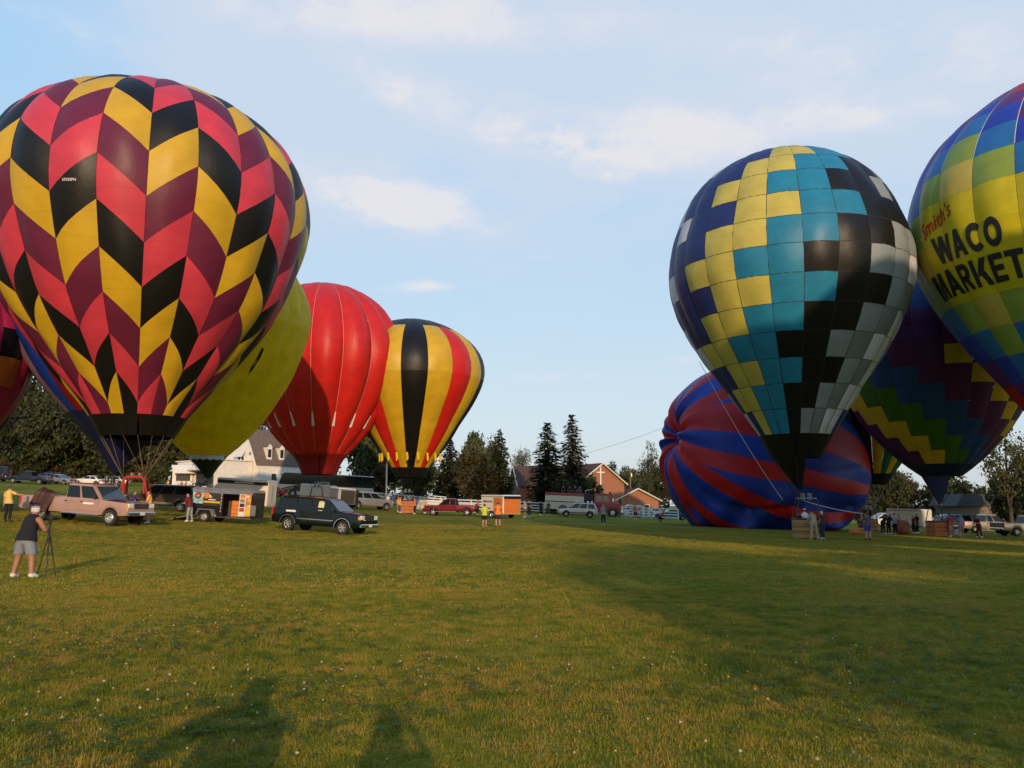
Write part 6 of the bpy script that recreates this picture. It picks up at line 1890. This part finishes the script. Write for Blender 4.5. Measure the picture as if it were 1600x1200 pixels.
POSES = {
 'stand': {}, 'wide': dict(spread=.10), 'hands_up': dict(al=((.16, .10, -.20), (.34, -.02, .08)), ar=((.16, -.10, -.20), (.34, .02, .08))),
 'forward': dict(al=((.10, .06, -.27), (.34, -.01, -.26)), ar=((.10, -.06, -.27), (.34, .01, -.26))),
 'walk': dict(step=.26, al=((-.10, .05, -.28), (-.02, .05, -.52)), ar=((.08, -.05, -.28), (.22, -.05, -.50))),
 'lean': dict(lean=19, spread=.12, al=((.10, .06, -.27), (.33, -.04, -.24)), ar=((.09, -.09, -.28), (.32, .02, -.27))),
 'bend': dict(lean=52, spread=.06, al=((.05, .05, -.28), (.22, .02, -.46)), ar=((.05, -.05, -.28), (.22, -.02, -.46))),
 'reach': dict(al=((.04, .08, -.27), (.05, .09, -.52)), ar=((.02, -.28, -.10), (.06, -.54, -.12))),
 'hip': dict(al=((-.06, .20, -.22), (.08, .06, -.40)), ar=((.02, -.06, -.28), (.05, -.07, -.53))),
 'sit': dict(sit=True, al=((.06, .06, -.28), (.28, .02, -.34)), ar=((.06, -.06, -.28), (.28, -.02, -.34))),
}
def skeleton(P):
    V = []; E_ = []; Rd = []; bone = []          # bone name per edge
    def v(p, r): V.append(Vector(p)); Rd.append(r); return len(V) - 1
    def e(a, b, n): E_.append((a, b)); bone.append(n)
    ln = R(P.get('lean', 0)); piv = Vector((0, 0, .93))
    rot = Matrix.Rotation(ln, 3, 'Y')
    def up(p): return piv + rot @ (Vector(p) - piv)
    pel = v((0, 0, .95), .135); sp = v(up((-.005, 0, 1.10)), .128); ch = v(up((0, 0, 1.28)), .142); nb = v(up((-.01, 0, 1.42)), .085)
    nk = v(up((.005, 0, 1.50)), .052)
    hd = Matrix.Rotation(ln * .35, 3, 'Y')
    base = up((.005, 0, 1.50))
    def hp(p): return base + hd @ Vector(p)
    jaw = v(hp((.028, 0, .075)), .068); sk = v(hp((.014, 0, .155)), .088); tp = v(hp((.004, 0, .215)), .066); nose = v(hp((.112, 0, .092)), .013)
    e(pel, sp, 'belly'); e(sp, ch, 'chest'); e(ch, nb, 'chest'); e(nb, nk, 'neck'); e(nk, jaw, 'neck2'); e(jaw, sk, 'head'); e(sk, tp, 'head'); e(jaw, nose, 'nose')
    for sg, key in ((1, 'al'), (-1, 'ar')):
        S = up((-.01, sg * .165, 1.385)); s_ = v(S, .064); e(nb, s_, 'clav')
        d1, d2 = P.get(key, ((-.02, sg * .06, -.28), (.05, sg * .075, -.53)))
        el = v(S + Vector(d1), .043); wr = v(S + Vector(d2), .029); e(s_, el, 'uparm'); e(el, wr, 'forearm')
        d = (V[wr] - V[el]).normalized(); side = d.cross(Vector((0, sg, .35))).normalized()
        pm = v(V[wr] + d * .065, .034); e(wr, pm, 'hand')
        for k, ln_ in enumerate((.075, .088, .082, .064)):
            o = side * (k - 1.5) * .021
            f1 = v(V[pm] + d * .045 + o, .0105); f2 = v(V[pm] + d * (.045 + ln_ * .55) + o * 1.1 - Vector((0, sg * .012, 0)), .009)
            e(pm, f1, 'hand'); e(f1, f2, 'hand')
        th = v(V[pm] + d * .02 + side * -.05 , .011); e(pm, th, 'hand')
    for sg in (1, -1):
        spd = P.get('spread', 0) * .8; st = P.get('step', 0) * sg
        hip = v((0, sg * .09, .875), .108)
        e(pel, hip, 'hip')
        if P.get('sit'):
            kn = v((.43, sg * .12, .86), .066); an = v((.46, sg * .12, .44), .043); to = v((.62, sg * .13, .40), .038); he = v((.43, sg * .12, .40), .036)
        else:
            kn = v((.03 + st * .55, sg * (.105 + spd * .5), .49), .063); an = v((-.02 + st, sg * (.115 + spd), .09), .041)
            to = v((.145 + st, sg * (.13 + spd), .035), .036); he = v((-.055 + st, sg * (.115 + spd), .035), .034)
        e(hip, kn, 'thigh'); e(kn, an, 'shin'); e(an, to, 'foot'); e(an, he, 'foot')
    return V, E_, Rd, bone

BODY = {}
def body_meshes(pose):
    if pose in BODY: return BODY[pose]
    V, E_, Rd, bone = skeleton(POSES[pose])
    me = bpy.data.meshes.new('sk'); me.from_pydata([tuple(p) for p in V], E_, [])
    o = bpy.data.objects.new('sk', me); COL.objects.link(o)
    sm = o.modifiers.new('skin', 'SKIN'); sm.use_smooth_shade = True; sm.branch_smoothing = .3
    sd = me.skin_vertices[0].data
    for i, r in enumerate(Rd):
        rx = r * 1.12
        sd[i].radius = (rx, rx)
    sd[0].use_root = True
    ss = o.modifiers.new('sub', 'SUBSURF'); ss.levels = 1; ss.render_levels = 1
    dg = bpy.context.evaluated_depsgraph_get(); dg.update()
    bm_ = bpy.data.meshes.new_from_object(o.evaluated_get(dg)); bm_.name = 'body'
    bpy.data.objects.remove(o)
    for p in bm_.polygons: p.use_smooth = True
    bm_.materials.clear(); bm_.materials.append(SKIN)
    P_ = np.array([tuple(q.center) for q in bm_.polygons])
    A = np.array([tuple(V[a]) for a, b in E_]); B = np.array([tuple(V[b]) for a, b in E_])
    Ra = np.array([Rd[a] for a, b in E_]); Rb = np.array([Rd[b] for a, b in E_])
    AB = B - A; L2 = (AB ** 2).sum(1)
    t = np.clip(((P_[:, None, :] - A[None]) * AB[None]).sum(2) / L2[None], 0, 1)
    d = np.linalg.norm(P_[:, None, :] - (A[None] + t[..., None] * AB[None]), axis=2) / (Ra[None] * (1 - t) + Rb[None] * t)
    k = d.argmin(1); lab = [bone[i] for i in k]; tt = t[np.arange(len(k)), k]
    nrm = np.zeros((len(bm_.vertices), 3)); bm_.vertices.foreach_get('co', nrm.ravel())
    co = np.array([tuple(q.co) for q in bm_.vertices]); nn = np.array([tuple(q.normal) for q in bm_.vertices])
    head_c = V[6]; 
    def extract(name, keep, grow, cut=None):
        idx = [i for i, p in enumerate(bm_.polygons) if keep(lab[i], tt[i], P_[i])]
        used = sorted({v for i in idx for v in bm_.polygons[i].vertices}); mp = {v: n for n, v in enumerate(used)}
        g = bpy.data.meshes.new(name)
        g.from_pydata([tuple(co[v] + nn[v] * (grow(co[v]) if callable(grow) else grow)) for v in used], [], [[mp[v] for v in bm_.polygons[i].vertices] for i in idx])
        if cut is not None:
            bm = bmesh.new(); bm.from_mesh(g)
            for co_, no_ in cut: bmesh.ops.bisect_plane(bm, geom=bm.verts[:] + bm.edges[:] + bm.faces[:], plane_co=co_, plane_no=no_, clear_outer=True)
            bm.to_mesh(g); bm.free()
        for p in g.polygons: p.use_smooth = True
        g.materials.append(SKIN); return g
    sit = POSES[pose].get('sit')
    M = {'body': bm_}
    torso = lambda l: l in ('belly', 'chest', 'clav')
    ln_ = R(POSES[pose].get('lean', 0)); dn = Vector((-math.sin(ln_ * .5), 0, -math.cos(ln_ * .5)))
    hem = [(Vector((0, 0, .865)), dn)] if not sit else [(Vector((0, 0, .90)), dn)]
    knee = [(Vector((0, 0, .555)), Vector((0, 0, -1)))] if not sit else [(Vector((.34, 0, 0)), Vector((1, 0, 0)))]
    low = lambda l, t, p: l == 'hip' or (l == 'thigh' and t < .3)
    waist = [(Vector((0, 0, 1.0)) , Vector((math.sin(ln_ * .5), 0, math.cos(ln_ * .5))))]
    M['shirt'] = extract('shirt', lambda l, t, p: torso(l) or low(l, t, p) or (l == 'uparm' and t < .72) or (l == 'neck' and t < .25), lambda c: .016 + .075 * max(0, 1.15 - c[2]), hem)
    M['sleeveless'] = extract('vest', lambda l, t, p: (torso(l) or low(l, t, p)) and not (l == 'clav' and t > .7), lambda c: .018 + .085 * max(0, 1.2 - c[2]), hem)
    M['long_shirt'] = extract('shirt', lambda l, t, p: torso(l) or low(l, t, p) or l in ('uparm', 'forearm') or (l == 'neck' and t < .25), lambda c: .016 + .075 * max(0, 1.15 - c[2]), hem)
    M['shorts'] = extract('shorts', lambda l, t, p: l in ('hip', 'thigh') or (l == 'belly' and t < .5) or (l == 'shin' and t < .15), lambda c: .012 + .075 * max(0, .8 - c[2]) * (0 if sit else 1), knee + waist)
    M['trousers'] = extract('trousers', lambda l, t, p: l in ('hip', 'thigh') or (l == 'belly' and t < .5) or (l == 'shin' and t < .95), .012, waist)
    M['shoes'] = extract('shoe', lambda l, t, p: l == 'foot' or (l == 'shin' and t > .93), .010)
    M['hair'] = extract('hair', lambda l, t, p: l == 'head' and (p[2] > head_c[2] + .022 or p[0] < head_c[0] - .018), .012)
    M['cap'] = extract('cap', lambda l, t, p: l == 'head' and p[2] > head_c[2] + .012, .018)
    BODY[pose] = (M, V); return BODY[pose]

def person(label, at, face, pose='stand', top=('shirt', 'grey'), legs=('trousers', 'denim'), hair='brown', height=1.75, cap=None, shoes='white', group='people on the festival field', skin=SKIN, girth=1.):
    """at: world point of the feet; face: heading in degrees (0 = +X)"""
    M, V = body_meshes(pose)
    t = thing('person', label, 'person', at, R(face), group)
    k = height / 1.77; t.scale = (k * girth, k * girth, k)
    def put(name, me, m):
        o = link(name, me, t); o.material_slots[0].link = 'OBJECT'; o.material_slots[0].material = m; return o
    put('body', M['body'], skin)
    put('vest' if top[0] == 'sleeveless' else 'shirt', M[top[0]], CLOTH[top[1]])
    put(legs[0], M[legs[0]], CLOTH[legs[1]])
    put('shoe', M['shoes'], CLOTH[shoes])
    if cap: put('cap', M['cap'], CLOTH[cap]); 
    if hair: put('hair', M['hair'], HAIRS[hair])
    h = V[6]; f = math.radians(POSES[pose].get('lean', 0)) * .35
    for sg in (-1, 1):
        q = MB(); q.ball((0, 0, 0), .014, 6); 
    ey = eye_mesh()
    for sg in (-1, 1): link('eye', ey, t, (h.x + .088 * math.cos(f), sg * .032, h.z - .028 - .088 * math.sin(f)))
    er = ear_mesh()
    for sg in (-1, 1):
        o = link('ear', er, t, (h.x - .002, sg * .094, h.z - .035)); o.material_slots[0].link = 'OBJECT'; o.material_slots[0].material = skin
    return t
_c = {}
def eye_mesh():
    if 'e' not in _c: q = MB(); q.ball((0, 0, 0), .013, 6); _c['e'] = q.mesh('eye', M_DARK, 60)
    return _c['e']
def ear_mesh():
    if 'r' not in _c: q = MB(); q.ball((0, 0, 0), .03, 7, sc=(.7, .35, 1)); _c['r'] = q.mesh('ear', SKIN, 60)
    return _c['r']
def at(px, s): return ground_pt(px, s)

# --- the photographer with the tripod
pA = at(35, 70)
person('stout white haired man in black vest and grey shorts bending over a tripod', pA, 80, 'lean', ('sleeveless', 'black'), ('shorts', 'greyshort'), 'white', 1.68, 'grey', 'white', skin=SKIND, girth=1.16)
def tripod():
    c = pA + Vector((.36, .30, 0)); c.z = gz(c.x, c.y)
    t = thing('tripod', 'black camera tripod in front of the man in the black vest', 'tripod', c)
    hub = Vector((0, 0, 1.02))
    for a in (-62, 58, 178):
        f = Vector((.22 * math.cos(R(a)), .22 * math.sin(R(a)), 0)); m_ = hub.lerp(f, .52)
        q = MB(); q.tube(hub, m_, .019, .017, 7); q.tube(m_, f, .013, .011, 6); q.ball(m_, .022, 7); q.build('leg', M_DARK, t, 50)
    q = MB(); q.tube((0, 0, .75), (0, 0, 1.22), .02, n=7); q.ball((0, 0, 1.24), .04, 8); q.tube((0, 0, 1.22), (-.22, -.14, 1.08), .010, n=5); q.build('head', M_DARK, t, 50)
    k = thing('camera', 'black camera mounted on the tripod by the man in the black vest', 'camera', c + Vector((0, 0, 1.28)), R(70))
    q = MB(); q.box((0, 0, .055), (.08, .14, .10), ch=.012); q.box((0, 0, .12), (.05, .06, .04), ch=.01); q.build('camera_body', M_DARK, k)
    q = MB(); q.tube((.03, 0, .055), (.15, 0, .055), .036, .042, 12); q.build('lens', M_GLASS, k, 50)
tripod()
P_ = lambda px, s: at(px, s)
person('man in yellow shirt and dark trousers resting a hand on the rose pickup tailgate', at(11, 33.2), 85, 'reach', ('shirt', 'yellow'), ('trousers', 'black'), 'brown', 1.75, None, 'brown')
person('crew member in purple shirt at the padded basket behind the rose pickup', at(207, 29.3), 20, 'forward', ('shirt', 'purple'), ('trousers', 'denim'), 'brown', 1.72)
person('crew member in amber shirt beside the padded basket arches', at(231, 29.6), 190, 'forward', ('shirt', 'amber'), ('shorts', 'khaki'), 'brown', 1.78)
person('man in dark shirt and grey trousers leaning on the black trailer ramp', at(296, 26.6), 160, 'lean', ('shirt', 'darkred'), ('trousers', 'grey'), 'grey', 1.74)
person('boy in neon yellow shirt and black shorts on the lawn', at(757, 22.4), 100, 'forward', ('shirt', 'neon'), ('shorts', 'black'), 'brown', 1.66, None, 'tan')
pO = at(778, 22.5)
person('man in bright orange shirt and navy shorts photographing on the lawn', pO, 95, 'hands_up', ('shirt', 'orange'), ('shorts', 'darknavy'), 'brown', 1.78, None, 'brown', girth=1.12)
GBK = 'crew around the striped balloon basket'
person('crew member in amber shirt left of the orange basket', at(625, 14.7), 0, 'forward', ('shirt', 'amber'), ('trousers', 'denim'), 'brown', 1.75, group=GBK)
person('second amber shirted helper in khaki shorts behind the orange basket left side', at(622, 14.4), 40, 'hip', ('shirt', 'amber'), ('shorts', 'tan'), 'blond', 1.7, group=GBK)
person('crew member in dark red shirt and black trousers right of the orange basket', at(648, 14.7), 170, 'stand', ('shirt', 'pinkred'), ('trousers', 'black'), 'black', 1.82, group=GBK)
person('person in amber shirt behind the hood of the dark red pickup', at(664, 13.9), 200, 'hip', ('shirt', 'amber'), ('trousers', 'denim'), 'brown', 1.7, group=GBK)
person('person in pale shirt walking by the basket fence gap', at(632, 13.4), 260, 'walk', ('shirt', 'grey'), ('trousers', 'denim'), 'brown', 1.7, group=GBK)
GF = 'spectators along the white fence'
_rg = random.Random(11)
tops = ['white', 'grey', 'lblue', 'pinkred', 'denim', 'tan', 'white', 'teal', 'lilac']
spots = [(606, 12.6), (601, 12.5), (614, 11.9), (621, 11.8), (628, 11.9), (634, 11.8), (640, 11.9), (646, 11.8), (652, 11.9)]
desc = ['in white shirt beside the thin grey post', 'in grey shirt left of the thin grey post', 'in light blue shirt at the fence', 'in faded red shirt at the fence', 'in denim shirt at the fence behind the basket',
        'in tan shirt at the fence behind the basket', 'in white shirt at the fence right of the tan shirt', 'in teal shirt at the fence near the pickets', 'in lilac shirt at the fence near the pickets']
for (px, s), c_, d_ in zip(spots, tops, desc):
    person('spectator ' + d_, at(px, s), _rg.uniform(240, 300), _rg.choice(['stand', 'hip', 'wide', 'forward']), ('shirt', c_), (_rg.choice(['shorts', 'trousers']), _rg.choice(['denim', 'khaki', 'black'])), _rg.choice(['brown', 'black', 'grey', 'blond']), _rg.uniform(1.58, 1.82), group=GF)
person('person in coral shirt standing behind the dark red pickup tailgate', at(747, 14.2), 180, 'stand', ('shirt', 'pinkred'), ('trousers', 'black'), 'brown', 1.72)
person('person crouched over gear beside the peach trailer door', at(790, 15.0), 120, 'bend', ('shirt', 'olive'), ('trousers', 'darkred'), 'brown', 1.7)
person('man in pale shirt and dark shorts right of the orange trailer', at(820, 15.3), 200, 'forward', ('shirt', 'tan'), ('shorts', 'brown'), 'brown', 1.78)
person('man in black standing just behind the pale shirted man', at(827, 14.6), 250, 'forward', ('shirt', 'black'), ('trousers', 'black'), 'black', 1.78)
person('person in dark clothes by the rear of the fire engine', at(845, 13.0), 300, 'stand', ('shirt', 'black'), ('trousers', 'black'), 'brown', 1.75)
person('person in brown shirt and jeans by the rear locker of the fire engine', at(857, 13.0), 240, 'hip', ('shirt', 'brown'), ('trousers', 'denim'), 'brown', 1.72)
person('man in grey shirt and dark trousers walking over the shaded lawn', at(943, 18.6), 80, 'forward', ('shirt', 'grey'), ('trousers', 'darknavy'), 'grey', 1.76, None, 'white')
person('man in red orange shirt and dark shorts in front of the right white fence', at(993, 13.2), 250, 'stand', ('shirt', 'orange'), ('shorts', 'black'), 'brown', 1.76)
person('child in red shirt at the left edge of the fallen balloon', at(1032, 15.6), 30, 'bend', ('shirt', 'pinkred'), ('trousers', 'darknavy'), 'brown', 1.45)
GF2 = 'spectators behind the right white fence'
for px, s, c_, d_ in [(972, 11.0, 'white', 'in white shirt behind the fence next to the fire engine nose'), (986, 11.1, 'lblue', 'in light blue shirt behind the fence'), (1003, 11.1, 'tan', 'in tan shirt behind the fence before the brick house'),
                   (1010, 11.2, 'pinkred', 'in coral shirt behind the fence before the brick house'), (1018, 11.3, 'white', 'in white shirt behind the fence close to the fallen balloon')]:
    person('spectator ' + d_, at(px, s), _rg.uniform(230, 300), 'stand', ('shirt', c_), ('trousers', 'denim'), 'brown', _rg.uniform(1.6, 1.8), group=GF2)
# sitting on top of the fire engine
GT = 'people sitting on the fire engine'
Mf = Matrix.LocRotScale(FE.location, FE.rotation_euler, FE.scale)
for x, c_, hr, d_ in [(-2.55, 'black', 'grey', 'leftmost of four people sitting on the fire engine, grey haired in black'), (-1.75, 'darknavy', 'black', 'second from left of four people sitting on the fire engine, in navy'),
                  (-1.05, 'black', 'brown', 'third from left of four people sitting on the fire engine, in black'), (-.45, 'plum', 'blond', 'rightmost of four people sitting on the fire engine, fair haired')]:
    p = Mf @ Vector((x, -.55, 2.76 - .75)); person(d_, p, 262, 'sit', ('shirt', c_), ('trousers', 'darknavy'), hr, 1.74, group=GT)
# checkered balloon crew
GC = 'crew of the checkered balloon'
b = Vector(CK_BASKET.location)
person('pilot in white shirt standing inside the wicker basket of the checkered balloon', b + Vector((-.12, .05, .09)), 100, 'forward', ('shirt', 'white'), ('trousers', 'darknavy'), 'black', 1.78, 'white', group=GC)
person('second pilot in dark shirt at the left inside the checkered balloon basket', b + Vector((-.50, .10, .09)), 60, 'forward', ('shirt', 'black'), ('trousers', 'black'), 'brown', 1.6, group=GC)
person('man in khaki shirt and trousers leaning on the checkered balloon basket', at(1273, 26.2), 100, 'lean', ('shirt', 'khaki'), ('trousers', 'khaki'), 'brown', 1.83, None, 'tan', group=GC)
person('bald man in dark shirt and jeans right of the checkered balloon basket', at(1286, 25.9), 130, 'hip', ('shirt', 'darknavy'), ('trousers', 'darknavy'), 'white', 1.74, group=GC)
person('man in plum shirt and blue shorts holding the white rope with raised arms', at(1357, 25.4), 100, 'hands_up', ('shirt', 'plum'), ('shorts', 'blue'), 'brown', 1.74, None, 'brown', girth=1.1)
# right hand crew
GR2 = 'crew of the purple balloon'
person('man in black bending over gear left of the light blue shirt', at(1380, 19.4), 20, 'bend', ('long_shirt', 'black'), ('trousers', 'black'), 'black', 1.8, group=GR2)
person('man in black and white leaning beside the light blue shirt', at(1389, 19.3), 10, 'lean', ('shirt', 'black'), ('trousers', 'black'), 'brown', 1.72, 'white', group=GR2)
person('man in light blue shirt and black trousers beside the tipped orange bag', at(1399, 19.2), 30, 'forward', ('shirt', 'lblue'), ('trousers', 'black'), 'black', 1.78, group=GR2)
person('person in orange shirt behind the tipped orange bag', at(1406, 18.6), 200, 'forward', ('shirt', 'orange'), ('trousers', 'brown'), 'brown', 1.72, group=GR2)
b = Vector(PU_BASKET.location)
person('pilot in lilac shirt inside the orange wicker basket with one arm up', b + Vector((.02, .05, .09)), 80, 'hands_up', ('shirt', 'lilac'), ('trousers', 'denim'), 'brown', 1.78, group=GR2)
person('man in red shirt and khaki shorts right of the orange wicker basket', at(1486, 20.6), 150, 'stand', ('shirt', 'red'), ('shorts', 'khaki'), 'brown', 1.80, None, 'white', group=GR2)
person('man in lilac grey shirt and tan shorts left of the champagne pickup', at(1503, 20.2), 80, 'forward', ('shirt', 'lilac'), ('shorts', 'tan'), 'grey', 1.76, None, 'white', group=GR2)
person('person in dark red clothes at the tailgate of the champagne pickup', at(1531, 20.6), 200, 'lean', ('shirt', 'darkred'), ('trousers', 'darkred'), 'brown', 1.74, group=GR2)
person('spectator in dark shirt before the sunlit trailer end', at(1429, 17.8), 200, 'stand', ('shirt', 'darkred'), ('trousers', 'black'), 'brown', 1.6, group=GR2)
person('taller spectator in black before the sunlit trailer end', at(1434, 17.6), 190, 'stand', ('shirt', 'black'), ('trousers', 'black'), 'brown', 1.76, group=GR2)
# far left and barn
GLF = 'people by the parked cars on the left'
for px, s, c_, d_ in [(109, 12.8, 'plum', 'in plum shirt between the silver and white sedans'), (117, 12.8, 'darkred', 'in dark red shirt left of the white sedan'), (172, 15., 'black', 'in black near the padded basket arches'),
                   (178, 15.2, 'white', 'in white left of the padded basket arches'), (186, 16., 'brown', 'in brown by the padded basket arches')]:
    person('person ' + d_, at(px, s), _rg.uniform(200, 320), 'stand', ('shirt', c_), ('trousers', 'darknavy'), 'brown', _rg.uniform(1.65, 1.8), group=GLF)
GBN = 'crowd in front of the barn'
for i, (px, s, c_, d_) in enumerate([(262, 11.2, 'amber', 'in amber shirt left of the kiosk'), (276, 11.0, 'white', 'in white shirt under the kiosk awning'), (283, 11.2, 'pinkred', 'in coral shirt under the kiosk awning'), (290, 11.0, 'grey', 'in grey shirt at the kiosk corner'),
                   (298, 11.2, 'white', 'in white shirt right of the kiosk'), (312, 11.4, 'black', 'in black below the dark scoop'), (326, 12.0, 'tan', 'in tan shirt at the barn doorway'), (331, 12.2, 'amber', 'in amber shirt at the barn doorway'),
                   (337, 12.1, 'lilac', 'in lilac shirt by the barn doorway'), (352, 12.0, 'white', 'in white shirt between the two barn awnings'), (364, 11.8, 'red', 'in red shirt under the right barn awning')]):
    person('spectator ' + d_, at(px, s), _rg.uniform(230, 310), _rg.choice(['stand', 'hip', 'forward']), ('shirt', c_), (_rg.choice(['shorts', 'trousers']), _rg.choice(['denim', 'khaki', 'black'])), _rg.choice(['brown', 'black', 'blond']), _rg.uniform(1.6, 1.82), group=GBN)

# gear bags
def gear(name, label, px, s, d, m, cat='bag'):
    p = at(px, s); t = thing(name, label, cat, p, R(12))
    q = MB(); q.box((0, 0, d[2] / 2), d, ch=min(d) * .28); q.build('fabric', m, t, 40)
    q = MB(); q.path([(-d[0] * .2, -d[1] / 2 - .02, d[2] * .6), (-d[0] * .1, -d[1] / 2 - .05, d[2] * .85), (d[0] * .1, -d[1] / 2 - .05, d[2] * .85), (d[0] * .2, -d[1] / 2 - .02, d[2] * .6)], [.02] * 4, 5); q.build('strap', M_DARK, t)
gear('envelope_bag', 'tipped orange brown envelope bag beside the light blue shirted man', 1411, 19.2, (1.1, .9, 1.15), mat('bag_orange', (.30, .09, .04), rough=.8))
gear('envelope_bag', 'white cloth bag on the grass behind the red shirted man', 1497, 20.0, (.5, .45, .6), mat('bag_white', (.62, .58, .52), rough=.9))
gear('envelope_bag', 'flat orange groundsheet bundle at the right foot of the fallen balloon', 1345, 20.5, (1.6, .9, .5), mat('bag_bright', (.55, .20, .05), rough=.8))

# ------------------------------------------------------------------ behind the camera: the two photographers and unseen balloons and trees added to shade the field
person('photographer holding up a camera right behind the point of view', Vector((0.33, -.50, 0)), 95, 'hands_up', ('shirt', 'grey'), ('trousers', 'denim'), 'brown', 1.74, group='photographers at the point of view')
person('bystander next to the photographer whose shadow falls on the lawn', Vector((-.94, .32, 0)), 75, 'hip', ('shirt', 'plum'), ('trousers', 'black'), 'brown', 1.80, girth=1.45, group='photographers at the point of view')
GH = 'unseen balloons added behind the point of view for their shade'
BR = [1.6, 2.6, 4.3, 6.3, 7.7, 8.2, 7.8, 6.5, 4.6, 2.5]
def unseen_balloon(X, Y, k, cols, label, z0=7.6):  # unseen balloon, added and floated high for the shade it casts
    e_ = Envelope(X, Y, gz(X, Y) + z0, 19.5 * k, [r * k for r in BR], 16, 0, .02)
    e_.root('hot_air_balloon', label, GH)
    bk_ = MB()
    for j in range(16):
        vs, fs, nr = e_.patch(e_.phi0 + j * e_.D, e_.phi0 + (j + 1) * e_.D, lambda u: 0, lambda u: 1, 3, 16)
        m = MB(); m.add(vs, fs); m.build('panel', FAB[cols[j % len(cols)]], e_.t, 60)
    b_, c_ = make_basket('balloon_basket', 'basket hanging below the ' + {'red': 'red and yellow', 'cobalt': 'blue and white', 'purple': 'purple and gold', 'leaf': 'green and white'}[cols[0]] + ' balloon added unseen for its shade', (X, Y, gz(X, Y) + z0 - 4.6), 0, M_WICK, group='balloon baskets', up=2.2)
    e_.cables(local(e_, c_), 8, .014, M_TAPED)
unseen_balloon(24.0, -10, .87, ['red', 'banner'], 'unseen red and yellow balloon added right of the point of view for its shade')
unseen_balloon(34.5, -14, 1.1, ['cobalt', 'pale'], 'unseen blue and white balloon added behind and right of the view for its shade')
unseen_balloon(50, -4, .9, ['purple', 'gold'], 'unseen purple and gold balloon added far right of the view for its shade')
unseen_balloon(-27.5, -6, 1.0, ['leaf', 'pale'], 'unseen green and white balloon added left of the view for its shade')
def unseen_tree(X, Y, h, w, kind, label):  # unseen tree, added for the ragged shade it drops on the lawn
    tm, cm, cache = tree_meshes(kind)
    if LEAF_M.name not in cache: cache[LEAF_M.name] = (tm.mesh('trunk', BARK, 60), cm.mesh('crown', LEAF_M))
    t = thing('shade_tree', label, 'tree', (X, Y, gz(X, Y)), X * 1.3, 'unseen trees added behind the point of view for shade')
    t.scale = (w / 8.4, w / 8.4, h / 10)
    link('trunk', cache[LEAF_M.name][0], t); link('crown', cache[LEAF_M.name][1], t)
unseen_tree(16.9, -43, 18.0, 16.0, 'round1', 'unseen broad tree added behind the point of view to shade the near lawn')
unseen_tree(26, -46, 18.5, 17, 'dense3', 'second unseen tree added behind the point of view to shade the right lawn')
unseen_tree(37, -48, 19, 18, 'round0', 'third unseen tree added behind the point of view to shade the far right lawn')
unseen_tree(50, -47, 17, 17, 'dense1', 'fourth unseen tree added far behind on the right to shade the lawn')
